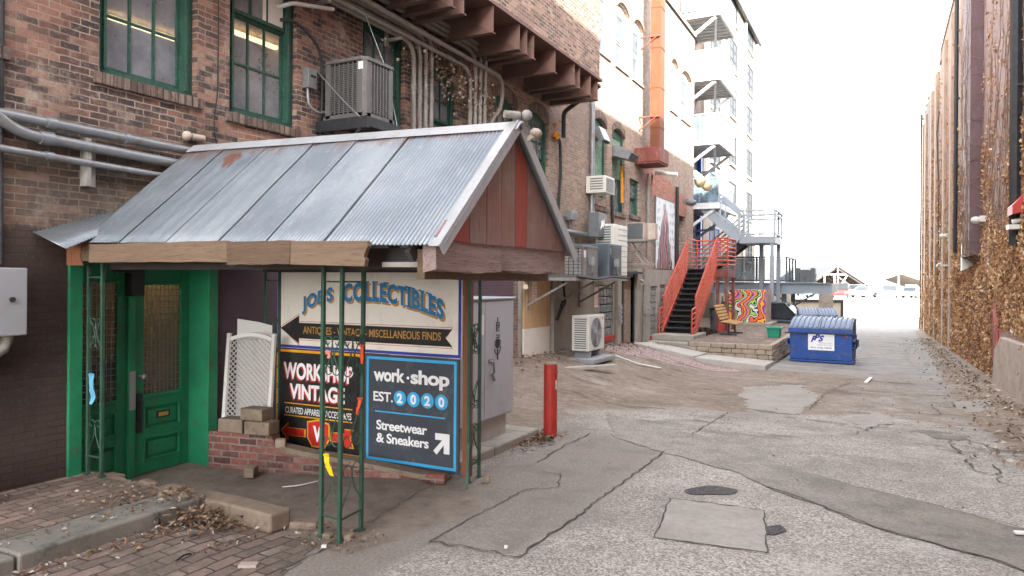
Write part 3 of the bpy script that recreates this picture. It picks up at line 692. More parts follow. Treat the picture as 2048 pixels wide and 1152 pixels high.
# bricked-up repairs
mb = MB()
for pts in ([(21.6, 4.52), (24.5, 4.52), (24.5, 4.95), (23.9, 5.2), (22.6, 5.3), (21.6, 5.15)], [(20.9, 4.75), (21.4, 4.6), (21.75, 5.0), (21.85, 5.75), (21.2, 6.1), (20.75, 5.6)], [(25.0, 4.25), (26.2, 4.25), (26.2, 4.9), (25.0, 5.0)]):
    mb.prism([(WX + .001, y, z) for y, z in pts], (.004, 0, 0))
mb.build('brick_repair', M['new_brick'], bld)
# concrete foundation
mb = MB()
fh = [(12.67, 13.95, .2, 1.95, 0), DOOR2 + (0,), (16.95, 18.0, .5, 1.8, 0), (21.4, 22.1, .25, 1.75, 0), (22.45, 23.15, .3, 1.8, 0)]
wall_cells(mb, fh, 12.6, 27.15, -.8, 2.27, WX + .06)
mb.quad((WX, 12.6, -.8), (WX + .06, 12.6, -.8), (WX + .06, 12.6, 2.27), (WX, 12.6, 2.27)); mb.quad((WX, 12.6, 2.27), (WX + .06, 12.6, 2.27), (WX + .06, 27.15, 2.27), (WX, 27.15, 2.27))
mb.build('foundation', M['concrete'], bld, recalc=False)
for (y, hgt) in ((13.96, 2.1), (18.12, 2.2), (19.8, 2.2)):
    mb = MB(); mb.box(WX + .06, WX + .16, y, y + .3, -.4, hgt); mb.build('pier', M['concrete'], bld, bevel=.02)
# plywood boarding, door, glass block
mb = MB(); mb.box(WX, WX + .085, 12.7, 13.93, .95, 1.93); b1 = mb.build('boarding', M['plywood'], bld, label='bare plywood boarding over an opening')
mb = MB(); mb.box(WX, WX + .082, 12.7, 13.93, .2, .945); mb.build('boarding', M['cream_board'], bld)
mb = MB(); mb.box(WX - .15, WX - .1, 18.8, 19.68, -.3, 2.02); d2 = mb.build('door', M['box_dark'], bld, label='plain dark grey basement door')
mb = MB(); mb.box(WX + .0, WX + .09, 18.7, 18.8, -.3, 2.1); mb.box(WX + .0, WX + .09, 19.68, 19.74, -.3, 2.1); mb.box(WX, WX + .3, 18.5, 19.8, 2.1, 2.16); mb.build('frame', M['dark_metal'], d2)
for (a, b, c, d) in ((16.95, 18.0, .5, 1.8), (21.4, 22.1, .25, 1.75), (22.45, 23.15, .3, 1.8)):
    mb = MB(); s = (b - a) / round((b - a) / .2)
    y = a
    while y < b - .05:
        z = c
        while z < d - .05:
            mb.box(WX - .06, WX + .03, y + .012, y + s - .012, z + .012, min(z + .2, d) - .012); z += .2
        y += s
    gb = mb.build('glass_block_window', M['glass_block'], bld, bevel=.015)
    mb = MB(); mb.box(WX - .05, WX + .0, a, b, c, d); mb.build('grout', M['plaster_old'], gb)
    mb = MB(); mb.box(WX - .02, WX + .1, a - .02, b + .02, c - .12, c - .005); mb.build('sill', M['red_paint'], gb)
# windows
def green_window(h):
    a, b, c, d, ar, cols, ru, rl, kind = h
    sm = M['green_sash'] if kind != 'white' else M['timber_white']; X = WX - .13; fw = .07 if kind != 'white' else .05
    mb = MB(); top = d - ar
    mb.box(X - .05, X + .06, a, a + fw, c, top); mb.box(X - .05, X + .06, b - fw, b, c, top); mb.box(X - .05, X + .07, a + fw, b - fw, c, c + .06)
    mb.box(X - .02, X + .09, b - fw - .035, b - fw, c + .06, top); mb.box(X - .02, X + .09, a + fw, a + fw + .03, c + .06, top)
    if ar:
        w = (b - a) / 2; Rr = (w * w + ar * ar) / (2 * ar); yc = (a + b) / 2; zc = d - Rr; N = 12
        arc = [(X + .05, yc + w * (2 * k / N - 1), zc + math.sqrt(max(0, Rr * Rr - (w * (2 * k / N - 1)) ** 2))) for k in range(N + 1)]
        mb.prism([(X + .05, a, top - .08)] + arc + [(X + .05, b, top - .08)], (-.09, 0, 0))
    else: mb.box(X - .05, X + .06, a + fw, b - fw, d - .08, d)
    w_ = mb.build('window', sm, bld, bevel=.004)
    t2 = top - .08; mid = (c + .06 + t2) / 2; ia, ib = a + fw + .03, b - fw - .03
    boarded = kind in ('board', 'vent')
    for k, (z0, z1, dx, rows) in enumerate(((mid, t2, .02, ru), (c + .06, mid, -.02, rl))):
        if boarded and k == 0:
            mb = MB(); mb.box(X - .02, X + .035, ia, ib, z0 - (.25 if kind == 'board' else .1), z1); mb.build('board', M['green_board'], w_); continue
        mb = MB(); xx = X + dx; r = .035; mu = .014
        mb.box(xx - .02, xx + .02, ia, ia + r, z0, z1); mb.box(xx - .02, xx + .02, ib - r, ib, z0, z1); mb.box(xx - .02, xx + .022, ia + r, ib - r, z0, z0 + r * 1.3); mb.box(xx - .02, xx + .022, ia + r, ib - r, z1 - r, z1)
        for i in range(1, cols):
            yy = ia + r + (ib - ia - 2 * r) * i / cols; mb.box(xx - .012, xx + .014, yy - mu, yy + mu, z0 + r * 1.3, z1 - r)
        for i in range(1, rows):
            zz = z0 + (z1 - z0) * i / rows
            for q in range(cols):
                ya = ia + r + (ib - ia - 2 * r) * q / cols + (mu if q else 0); yb = ia + r + (ib - ia - 2 * r) * (q + 1) / cols - (mu if q < cols - 1 else 0)
                mb.box(xx - .012, xx + .014, ya, yb, zz - mu, zz + mu)
        mb.build('sash', sm, w_, bevel=.003)
        mb = MB(); mb.box(xx - .006, xx - .002, ia + .01, ib - .01, z0 + .01, z1 - .01); mb.build('pane', M['pane_dusty'] if kind != 'white' else M['pane_far'], w_)
    mb = MB()
    if kind == 'white': mb.box(WX - .1, WX + .05, a - .06, b + .06, c - .07, c)
    else:
        n = max(4, int((b - a + .12) / .068)); s = (b - a + .12) / n
        for i in range(n): mb.box(WX - .12, WX + .045 + random.uniform(-.006, .006), a - .06 + s * i + .003, a - .06 + s * (i + 1) - .003, c - .11, c - .004 + random.uniform(-.006, .004))
    mb.build('sill', M['soldier'] if kind != 'white' else M['concrete'], w_, bevel=.006)
    if kind != 'white' and ar:   # brick arch course, one brick proud
        mb = MB(); N = 14
        for k in range(N):
            t0 = 2 * k / N - 1; t1 = 2 * (k + 1) / N - 1; y0 = yc + w * t0; y1 = yc + w * t1
            z0 = zc + math.sqrt(max(0, Rr * Rr - (w * t0) ** 2)); z1 = zc + math.sqrt(max(0, Rr * Rr - (w * t1) ** 2))
            mb.prism([(WX + .002, y0 + .003, z0 + .01), (WX + .002, y1 - .003, z1 + .01), (WX + .002, y1 - .003, z1 + .2), (WX + .002, y0 + .003, z0 + .2)], (.012, 0, 0))
        mb.build('arch', M['soldier'], w_)
    if kind == 'white' and ar:
        mb = MB(); N = 10
        w = (b - a) / 2; Rr = (w * w + ar * ar) / (2 * ar); yc = (a + b) / 2; zc = d - Rr
        for k in range(N):
            t0 = 2 * k / N - 1; t1 = 2 * (k + 1) / N - 1; y0 = yc + w * 1.05 * t0; y1 = yc + w * 1.05 * t1
            z0 = zc + math.sqrt(max(0, Rr * Rr - (w * t0) ** 2)); z1 = zc + math.sqrt(max(0, Rr * Rr - (w * t1) ** 2))
            mb.prism([(WX + .002, y0, z0 + .02), (WX + .002, y1, z1 + .02), (WX + .002, y1, z1 + .14), (WX + .002, y0, z0 + .14)], (.05, 0, 0))
        mb.build('arch', M['stone_warm'], w_)
    return w_
wx('green_board', (.10, .21, .15), .25, 4, (.36, .34, .26), .7, .7, bump=.3, dthr=(.48, .6))
for h in WIN: green_window(h)
# rooms behind the near windows
mb = MB(); X0, X1 = WX - 4.5, WX - .26
mb.quad((X0, 2, 3.2), (X0, 7.75, 3.2), (X0, 7.75, 5.3), (X0, 2, 5.3)); mb.quad((X0, 2, 5.3), (X1 - .1, 2, 5.3), (X1 - .1, 7.75, 5.3), (X0, 7.75, 5.3)); mb.quad((X0, 2, 3.2), (X1, 2, 3.2), (X1, 7.75, 3.2), (X0, 7.75, 3.2))
mb.quad((X0, 7.75, 3.2), (X1, 7.75, 3.2), (X1, 7.75, 6.4), (X0, 7.75, 6.4)); mb.quad((X0, 2, 3.2), (X1, 2, 3.2), (X1, 2, 6.4), (X0, 2, 6.4))
rm = mb.build('room', M['room_paint'], bld, recalc=False)
mb = MB()
for (x, y) in ((-7.8, 7.0), (-8.8, 6.6)): mb = MB(); mb.box(x - .04, x + .04, y - .75, y + .75, 5.2, 5.24); mb.build('tube_lamp', M['tube_light'], rm)
mb = MB()
for (y0, y1, zz) in ((7.8, 11, 0), (11.1, 15, 0), (15.1, 21.2, 0)):
    mb.box(WX - 3, WX - .4, y0, y1, 3.0, 6.4)
mb.build('room', M['room_dark'], bld)
mb = MB(); mb.box(WX - 3, WX - .4, 16.5, 27, 7, 10); mb.build('room', M['room_dark'], bld)
mb = MB(); mb.box(WX - .9, WX - .26, 24.8, 26.1, 2, 4.4); mb.build('room', M['box_grey'], bld)
# boxes stacked inside the first window
mb = MB(); mb.rbox((-7.0, 4.85, 3.7), .3, .3, .35, .3); mb.rbox((-6.95, 5.0, 3.7), .25, .22, .45, -.2); mb.rbox((-7.0, 6.0, 3.7), .6, .5, .4, .2); mb.build('stored_box', M['cardboard'], rm)

# jettied brick bay on steel brackets
BX = -5.25; BZ = 6.08
mb = MB(); mb.box(WX + .001, BX, Y0, 14.2, BZ, 8.8)
bay = mb.build('bay', [M['bay_brick']], bld, recalc=True)
mb = MB(); mb.box(WX + .001, BX + .05, Y0, 14.24, BZ - .05, BZ - .001); mb.build('bay_edge_beam', M['steel_rust'], bay)
BY = [2.2, 3.1, 4.0, 4.9, 5.8, 6.6, 7.4, 8.05, 8.4, 8.69, 9.55, 10.43, 10.7, 10.97, 11.86, 12.77, 13.04, 13.62, 14.03]
for y in BY:
    mb = MB(); z1 = BZ - .052; zo = 5.62
    mb.prism([(WX + .002, y, zo - .02), (BX + .02, y, zo), (BX + .02, y, z1), (WX + .002, y, z1)], (0, .012, 0))
    mb.box(WX + .002, BX + .03, y - .05, y + .062, zo - .014, zo); mb.box(BX + .005, BX + .021, y - .001, y + .013, zo, z1)
    mb.build('bracket', M['steel_rust'], bay)
mb = MB(); mb.quad((WX + .05, 2, 5.58), (BX + .04, 2, 5.58), (BX + .04, 14.1, 5.58), (WX + .05, 14.1, 5.58)); mb.build('bird_netting', M['bird_net'], bay, recalc=False)

# green doorway
dr = thing('doorway', 'green panelled double door under the tin-roofed canopy', 'door', (-6.6, 4.6, -.07))
DX = -6.6
mb = MB()
mb.box(DX - .06, WX + .03, 3.85, 3.97, -.2, 2.14); mb.box(DX - .06, WX + .03, 5.31, 5.43, -.2, 2.14); mb.box(DX - .06, WX + .028, 3.97, 5.31, 2.06, 2.14)
mb.box(DX - .03, DX + .06, 4.60, 4.675, -.08, 2.06)
mb.build('frame', M['green_paint'], dr, bevel=.006)
def leaf(y0, y1, gl, panels, name, dxo=0):
    mb = MB(); X = DX + dxo; w = .1
    g0, g1 = gl; zt = 2.05; zb = -.06
    mb.box(X - .02, X + .02, y0, y0 + w, zb, zt); mb.box(X - .02, X + .02, y1 - w, y1, zb, zt)
    mb.box(X - .02, X + .019, y0 + w, y1 - w, g1, zt); mb.box(X - .02, X + .019, y0 + w, y1 - w, panels[0][1], g0); mb.box(X - .02, X + .019, y0 + w, y1 - w, zb, panels[-1][0])
    for i in range(len(panels) - 1): mb.box(X - .02, X + .019, y0 + w, y1 - w, panels[i + 1][1], panels[i][0])
    for (p0, p1) in panels:
        mb.box(X - .02, X - .004, y0 + w, y1 - w, p0, p1)
        mb.box(X - .004, X + .012, y0 + w + .05, y1 - w - .05, p0 + .05, p1 - .05)
        for q in ((y0 + w, y1 - w, p0, p0 + .022), (y0 + w, y1 - w, p1 - .022, p1), (y0 + w, y0 + w + .022, p0 + .022, p1 - .022), (y1 - w - .022, y1 - w, p0 + .022, p1 - .022)): mb.box(X - .004, X + .03, *q)
    for q in ((y0 + w - .01, y1 - w + .01, g0 - .02, g0 + .015), (y0 + w - .01, y1 - w + .01, g1 - .015, g1 + .01)): mb.box(X + .0195, X + .035, *q)
    d = mb.build(name, M['green_paint'], dr, bevel=.004)
    mb = MB(); mb.box(X - .012, X - .006, y0 + w, y1 - w, g0, g1); mb.build('pane', M['pane_door'], d)
    mb = MB(); n = 9
    for i in range(1, n): yy = y0 + w + (y1 - y0 - 2 * w) * i / n; mb.box(X + .0, X + .006, yy - .002, yy + .002, g0, g1)
    k = int((g1 - g0) / .062)
    for i in range(1, k): zz = g0 + (g1 - g0) * i / k; mb.box(X + .0065, X + .012, y0 + w, y1 - w, zz - .002, zz + .002)
    mb.build('wire_grille', M['galv'], d)
    return d
d_l = leaf(3.97, 4.60, (.70, 1.86), [(.36, .6), (-.0, .29)], 'door_leaf')
d_r = leaf(4.68, 5.31, (.72, 1.84), [(.37, .62), (.06, .30)], 'door_leaf', .012)
mb = MB(); mb.cyl((DX + .03, 4.735, .92), (DX + .08, 4.735, .92), .022, 10); mb.sphere((DX + .1, 4.735, .92), .032, 12); mb.build('knob', M['galv'], d_r)
mb = MB(); mb.box(DX + .033, DX + .045, 4.70, 4.755, .36, .75); mb.tube([(DX + .045, 4.727, .7), (DX + .09, 4.727, .68), (DX + .09, 4.727, .5), (DX + .045, 4.727, .48)], .01, 6); mb.build('handle', M['dark_metal'], d_r)
mb = MB(); mb.box(DX + .026, DX + .034, 4.93, 5.08, .47, .54); mb.build('mail_slot', M['dark_metal'], d_r)
mb = MB(); mb.box(DX + .034, DX + .038, 4.95, 5.06, .485, .525); mb.build('mail_flap', M['ink_ochre'], d_r)
mb = MB(); mb.box(DX + .061, DX + .066, 4.605, 4.668, .6, .98); mb.build('latch_guard', M['box_grey'], dr)
mb = MB(); mb.box(DX + .02, DX + .12, 4.58, 4.72, 1.72, 2.0); mb.bar((DX + .1, 4.6, 1.95), (DX + .16, 4.35, 1.97), .025); mb.build('door_closer', M['dark_metal'], dr)
mb = MB(); q0, q1 = DX - 3, DX - .07
for q in (((q0, 3, -.1), (q0, 6, -.1), (q0, 6, 2.6), (q0, 3, 2.6)), ((q0, 3, -.1), (q1, 3, -.1), (q1, 3, 2.6), (q0, 3, 2.6)), ((q0, 6, -.1), (q1, 6, -.1), (q1, 6, 2.6), (q0, 6, 2.6)), ((q0, 3, -.1), (q1, 3, -.1), (q1, 6, -.1), (q0, 6, -.1)), ((q0, 3, 2.6), (q1, 3, 2.6), (q1, 6, 2.6), (q0, 6, 2.6))): mb.quad(*q)
ro = mb.build('hallway', M['room_paint'], dr, recalc=False)
mb = MB(); mb.box(DX - 1.5, DX - 1.4, 5.0, 5.9, 2.12, 2.16); mb.build('tube_lamp', M['tube_light'], ro)
mb = MB(); mb.box(DX - 1.6, DX - 1.2, 3.6, 5.6, -.1, .95); mb.box(DX - 2.6, DX - 2.4, 3.2, 5.8, 1.5, 1.55); mb.build('shelf', M['timber_dark'], ro)
# ------------------------------------------------------------------ right ivy-grown building
RX = 2.2
rb = thing('ivy_building', 'tall mauve and tan stucco building on the right overgrown with dead ivy', 'building', (RX, 30, 0))
mb = MB(); mb.box(RX, RX + 12, -14, 26.9, -1.5, 11.75); mb.build('wall', M['stucco_mauve'], rb)
mb = MB(); mb.box(RX + .02, RX + 12, 26.902, 36.4, -1.5, 12.0); mb.box(RX + .05, RX + 12, 36.402, 45.4, -1.8, 11.6); mb.build('wall', M['stucco_tan'], rb, label='tan stucco rear section')
mb = MB(); mb.box(RX + .03, RX + 12, 45.402, 53, -2, 12.2); mb.build('wall', M['mauve_brick'], rb)
mb = MB(); mb.box(RX - .03, RX + .3, -14, 26.92, 11.75, 11.95); mb.box(RX - .02, RX + .3, 26.95, 36.42, 12.0, 12.15)
y = 36.5
while y < 52.8: mb.box(RX - .01, RX + .3, y, y + .9, 11.6 if y < 45 else 12.2, 12.1 if y < 45 else 12.75); y += 1.9
mb.build_each('coping', M['stucco_tan'], rb)
# pilasters and tall arched blind windows at the back
for i, (a, b) in enumerate(((29.9, 30.6), (33.2, 34.0), (38.2, 39.2), (41.7, 42.6), (47.2, 48.2), (50.3, 51.3))):
    mb = MB(); mb.box(RX - .09, RX + .05, a, b, -1.5, 11.5); mb.build('pilaster', M['stucco_tan'], rb, bevel=.01)
for (a, b, z0, z1) in ((31.0, 32.6, 4.2, 8.4), (34.6, 35.9, 4.5, 8.6), (39.7, 41.2, 4.5, 8.4), (43.1, 44.7, 4.4, 8.2)):
    mb = MB(); n = 10; yc = (a + b) / 2; w = (b - a) / 2
    mb.prism([(RX - .012, a, z0)] + [(RX - .012, yc - w * math.cos(math.pi * k / n), z1 + w * .8 * math.sin(math.pi * k / n)) for k in range(n + 1)] + [(RX - .012, b, z0)], (.03, 0, 0)); mb.build('blind_window', M['new_brick'], rb)
for (y, z0, z1) in ((17.0, -.3, 1.0),):
    mb = MB(); mb.prism([(RX - .13, 12.0, -.4), (RX - .13, 18.3, -.4), (RX - .13, 18.0, .55), (RX - .13, 17.2, .85), (RX - .13, 12.0, .95)], (.129, 0, 0)); mb.build('plinth', M['plaster_old'], rb, bevel=.03)
mb = MB(); mb.box(RX - .03, RX + .01, 18.3, 19.1, .2, 1.55); mb.build('painted_panel', M['red_paint'], rb)
mb = MB(); mb.prism([(RX - .02, 19.7, 2.0), (RX - .02, 21.1, 2.35), (RX - .02, 21.1, 3.3), (RX - .02, 19.7, 3.6)], (.018, 0, 0)); mb.build('render_patch', M['cream_board'], rb)
# boxed duct
mb = MB(); mb.box(RX - .28, RX - .002, 21.3, 23.1, 2.6, 11.7)
for z in (4.9, 7.3, 9.8): mb.box(RX - .29, RX - .281, 21.28, 23.12, z, z + .03)
dct = mb.build('wall_duct', M['purple_metal'], bevel=.006, label='tall flat purple duct running up the ivy wall', cat='duct')
mb = MB(); mb.prism([(RX - .28, 23.12, 2.25), (RX - .001, 23.12, 2.4), (RX - .001, 23.12, 3.4), (RX - .28, 23.12, 3.3)], (0, .35, 0)); mb.build('white_collar', M['unit_white'], dct)
def downpipe(y, z0, z1, r, name, label, mat, cat='downpipe', off=.1, X=RX, brk=True):
    mb = MB(); xx = X - off if X > 0 else X + off
    mb.tube([(xx, y, z0), (xx, y, z1)], r, 8); o = mb.build(name, M[mat], label=label, cat=cat)
    if brk:
        mb = MB(); z = z0 + .6
        while z < z1: mb.box(min(xx, X), max(xx, X), y - r - .02, y + r + .02, z, z + .04); z += 2.2
        mb.build_each('bracket', M[mat], o)
    return o
downpipe(27.6, 2.9, 11.6, .06, 'downpipe', 'thin dark downpipe on the ivy wall beyond the purple duct', 'dark_metal')
downpipe(15.55, 2.6, 11.6, .1, 'downpipe', 'thick dark downpipe nearest on the ivy wall at the right edge', 'dark_metal')
downpipe(52.7, -1, 12.6, .06, 'downpipe', 'dark pipe on the far end corner of the ivy building', 'dark_metal', off=.06)
mb = MB(); mb.tube([(RX - .04, 36.5, 2), (RX - .05, 36.5, 6), (RX - .12, 36.7, 8.5), (RX - .04, 36.6, 9.4)], .025, 6); mb.build('cable', M['dark_metal'], label='thin dark cable hanging down the tan back wall', cat='cable')
def wall_lamp(p, name, label):
    o = thing(name, label, 'wall lamp', p)
    mb = MB(); mb.box(p[0] - .02, p[0] + .12, p[1] - .07, p[1] + .07, p[2] - .07, p[2] + .07); mb.build('backplate', M['unit_white'], o)
    mb = MB(); mb.sphere((p[0] - .1, p[1], p[2] - .03), .11, 12, 0, (1, 1, .8)); mb.bar((p[0], p[1], p[2]), (p[0] - .1, p[1], p[2] + .03), .05); mb.build('lamp_head', M['unit_white'], o)
wall_lamp((RX - .12, 20.5, 3.45), 'wall_lamp', 'white wall lamp beside the purple duct on the ivy wall')
wall_lamp((RX - .12, 31.5, 3.7), 'wall_lamp', 'small white wall lamp high on the tan ivy wall beyond the purple duct')
mb = MB(); mb.box(RX - .35, RX - .002, 31.2, 31.35, 2.55, 2.6); mb.tube([(RX - .35, 30.4, 2.62), (RX - .35, 31.9, 2.55)], .05, 6); mb.build('lamp_arm', M['unit_white'], label='white fluorescent fitting sticking out from the ivy wall', cat='light fitting')
mb = MB(); mb.box(RX - .06, RX - .002, 45.0, 45.5, 1.7, 2.3); mb.build('notice_plate', M['paper'], label='small pale notice plate on the far end of the ivy wall', cat='sign')
# torn red awning end at the right edge
aw = thing('awning', 'torn dark red awning corner over a white bracket at the right edge', 'awning', (RX - .3, 15.3, 3.6))
mb = MB(); mb.prism([(RX - .002, 15.0, 3.5), (RX - .22, 15.0, 3.25), (RX - .22, 15.0, 3.1), (RX - .002, 15.0, 3.15)], (0, .55, 0)); mb.build('canopy', M['red_paint'], aw)
mb = MB(); mb.tube([(RX - .002, 15.2, 3.02), (RX - .2, 15.2, 2.98)], .04, 8); mb.box(RX - .26, RX - .1, 15.1, 15.4, 2.85, 2.93); mb.build('bracket', M['unit_white'], aw)
# leafless ivy: stems and curled dead leaves in streaks (nobody could count them)
rv = random.Random(21); mb = MB(); tone = []
def ivy_density(y, z):
    n = noise.noise((y * 1.1, z * .35, 4.0)); n2 = noise.noise((y * 3.4, z * .3, 11)); n3 = noise.noise((y * .45, z * .25, 20))
    d = .33 + .85 * n + .75 * n2 + .35 * n3 + .62 * sst(4.2, .8, z) - .30 * sst(3.2, 7.5, z)
    if 21.25 < y < 23.15 and z > 2.6: d -= .9
    if 18.2 < y < 19.2 and .2 < z < 1.5: d -= .6
    if y < 18.2 and z < .95: d -= 1.1
    if y > 30: d += .08
    return d
def ivy_x(y, z):
    x = RX
    if 21.25 < y < 23.15 and z > 2.6: x -= .29
    if y < 18.3 and z < .95: x -= .13
    return x
def ivy_leaf(y, z, s, out, t):
    c = Vector((ivy_x(y, z) - out, y, z)); n = Vector((-1, rv.uniform(-1.2, .6), rv.uniform(-.5, .9))).normalized(); a = n.orthogonal().normalized(); a.rotate(Matrix.Rotation(rv.uniform(0, 6.28), 3, n)); b = n.cross(a)
    f = rv.uniform(.15, .7) * s; w = rv.uniform(.35, .65)
    mb.add([c - a * s, c - b * s * w + n * f * .3, c + a * s + n * f * .2, c + b * s * w + n * f], [(0, 1, 2), (0, 2, 3)]); tone.extend([max(0, min(1, t))] * 4)
def big(y): return 1.0 if y < 24 else 1.25 if y < 34 else 1.7
stems = []
for i in range(330):
    y = 14.3 + 38 * rv.random() ** 1.7; z = gz(RX, y) if y > 18.5 else 1.0; L_ = 1.6 + 10 * rv.random() ** 1.4; pts = []; k = 0; dy = rv.gauss(0, .05)
    while z < L_ and k < 70:
        pts.append((y, z)); z += rv.uniform(.08, .24); dy = .8 * dy + rv.gauss(0, .05); y += dy; k += 1
    if len(pts) > 3: stems.append(pts)
    for q in range(3):
        if len(pts) > 8:
            j = rv.randrange(2, len(pts) - 2); yy, zz = pts[j]; sgn = rv.choice((-1, 1)); br = []
            for k in range(rv.randrange(4, 12)):
                if yy < 18.4 and zz < 1.0: break
                br.append((yy, zz)); yy += sgn * rv.uniform(.03, .16); zz += rv.uniform(-.06, .16)
            if len(br) > 2: stems.append(br)
for pts in stems:
    P = [(ivy_x(y, z) - rv.uniform(.012, .035), y, z) for y, z in pts]
    r0 = rv.uniform(.005, .015) * (1 if len(pts) > 12 else .6); b0 = len(mb.v); mb.tube(P, [r0 * (1 - .7 * q / len(P)) for q in range(len(P))], 4, 1, False); tone.extend([.2] * (len(mb.v) - b0))
cnt = 0
while cnt < 38000:
    if rv.random() < .62:
        pts = rv.choice(stems); y, z = rv.choice(pts); sp = .05 + .13 * sst(5, 1, z); y += rv.gauss(0, sp); z += rv.gauss(0, sp * 1.3)
        if rv.random() > max(.12, min(1, ivy_density(y, z) + .35)): continue
    else:
        y = 14.2 + (53 - 14.2) * rv.random() ** 1.9; z = gz(RX, y) + 11.5 * rv.random() ** 1.3
        if rv.random() > max(0, min(1, ivy_density(y, z))) ** 1.5: continue
    if not 14.2 < y < 52.9 or z < gz(RX, y): continue
    if 21.25 < y < 23.15 and z > 2.6 and rv.random() < .93: continue
    if y < 18.3 and z < .95 and rv.random() < .9: continue
    if 18.25 < y < 19.15 and .2 < z < 1.5 and rv.random() < .75: continue
    cl = noise.noise((y * 1.7, z * 1.3, 31))
    ivy_leaf(y, z, rv.uniform(.016, .056) * big(y), rv.uniform(.01, .05) + max(0, cl) * .28 * sst(4.5, 1, z) * rv.random(), rv.gauss(.5, .2) + .45 * cl); cnt += 1
for i in range(5200):
    y = rv.uniform(3, 14.3); z = 1.0 + 10.5 * rv.random() ** 1.4
    if rv.random() > max(0, min(1, ivy_density(y, z))) ** 1.3: continue
    ivy_leaf(y, z, rv.uniform(.016, .056), rv.uniform(.01, .07), rv.gauss(.5, .25))
mb.build('dead_ivy', [M['ivy_leaf'], M['vine_stem']], kind='stuff', label='dry brown dead ivy clinging to the right-hand wall', cat='ivy', attr={'tone': tone}, recalc=False)
# unseen building added behind the ivy wall to shade the alley end
mb = MB(); mb.box(9.5, 22, 53.5, 64, -2, 14); hb = mb.build('shade_building', M['tall_brick'], label='unseen brown brick block added behind the ivy building to shade the alley end', cat='building')

# ------------------------------------------------------------------ tin-roofed canopy over the doorway
cp = thing('entrance_canopy', 'gabled corrugated tin canopy on green iron posts over the entrance', 'canopy', (-4.4, 5.0, 0))
def rz(base_l, base_r, x): t = (x - -6.28) / (-2.52 - -6.28); return base_l + (base_r - base_l) * t
RIDY = 5.0
def roof_pt(x, t, side):      # t 0 at ridge, 1 at eave
    zr = rz(3.20, 3.10, x); ze = rz(2.19, 2.11, x)
    yr = RIDY; ye = 3.84 + .02 * (x + 6.3) if side < 0 else 6.15
    return yr + (ye - yr) * t, zr + (ze - zr) * t
def roof_sheet(xa, xb, side, lift, t0=0.0, t1=1.0, rust=0):
    mb = MB(); n = int((xb - xa) / .008); m = 12; rr = []
    sl = Vector((0, (-1 if side < 0 else 1), -.85)).normalized(); nn = Vector((0, sl.z * (-1 if side > 0 else 1) * -1, abs(sl.y)))
    nrm = Vector((0, -.65, .76)) if side < 0 else Vector((0, .65, .76))
    sk = 0
    for j in range(m + 1):
        t = t0 + (t1 - t0) * j / m
        for i in range(n + 1):
            x = xa + (xb - xa) * i / n
            y, z = roof_pt(x, t, side); w = .010 * (x - xa) / (xb - xa) + .0065 * math.sin(2 * math.pi * x / .034) + .006 * noise.noise((x * 2, t * 3, side)) 
            q = Vector((x + sk * t, y, z)) + nrm * (w + lift + .012 * max(0, t - .9) * math.sin(x * 9))
            mb.v.append(tuple(q))
            d = 0
            if rust: d = sst(.10, .05, math.hypot((x - rust[0]) * .55 + .02 * math.sin(t * 40), (t - rust[1]) * 1.3 + .02 * noise.noise((x * 30, t * 8, 1))))
            rr.append(d)
    for j in range(m):
        for i in range(n):
            a = j * (n + 1) + i; mb.f.append([a, a + 1, a + n + 2, a + n + 1]); mb.m.append(0); mb.sm.append(True)
    o = mb.build('roof_sheet', M['zinc_sheet'], cp, attr={'rust': rr}, recalc=False)
    s = o.modifiers.new('thick', 'SOLIDIFY'); s.thickness = .0015
    return o
xs = [-6.12, -5.62, -5.07, -4.52, -4.02, -3.50, -2.50]
for i in range(6):
    roof_sheet(xs[i] - .02, xs[i + 1] + .02, -1, .008, rust=(-5.35, .2) if i == 1 else 0)
roof_sheet(-6.1, -2.5, 1, .012)
# small wing of tin at the wall end
mb = MB(); n = 60
for j in range(2):
    for i in range(n + 1):
        t = i / n; a = Vector((-6.29, 3.55, 2.27)).lerp(Vector((-6.29, 4.25, 2.50)), t); b = Vector((-5.95, 3.62, 2.13)).lerp(Vector((-6.02, 4.25, 2.40)), t)
        q = a.lerp(b, j); q.z += .006 * math.sin(t * 2 * math.pi * 20); mb.v.append(tuple(q))
for i in range(n): mb.f.append([i, i + 1, n + 2 + i, n + 1 + i]); mb.m.append(0); mb.sm.append(True)
o = mb.build('roof_wing', M['zinc_sheet'], cp, recalc=False); s_ = o.modifiers.new('thick', 'SOLIDIFY'); s_.thickness = .002
# ridge cap and rake trim
mb = MB()
for (xa, xb) in ((-6.12, -4.2), (-4.22, -2.47)):
    for sd in (-1, 1):
        pa = roof_pt(xa, 0, sd); pb = roof_pt(xb, 0, sd); pc = roof_pt(xb, .075, sd); pd = roof_pt(xa, .075, sd)
        nv = Vector((0, sd * .65, .76)) * .028
        mb.prism([Vector((xa, *pa)) + nv, Vector((xb, *pb)) + nv, Vector((xb, *pc)) + nv, Vector((xa, *pd)) + nv], Vector((0, 0, .003)))
mb.build('ridge_cap', M['galv_trim'], cp)
mb = MB()
for sd in (-1, 1):
    a = Vector((-2.5, *roof_pt(-2.5, 0, sd))); b = Vector((-2.5, *roof_pt(-2.5, 1.02, sd)))
    up = Vector((0, sd * .65, .76))
    mb.bar(a + up * .004 + Vector((.006, 0, 0)), b + up * .004 + Vector((.006, 0, 0)), .012, .085, up=up)
    mb.bar(a + up * .032 + Vector((-.035, 0, 0)), b + up * .032 + Vector((-.035, 0, 0)), .09, .004, up=up)
mb.build('rake_trim', M['galv_trim'], cp)
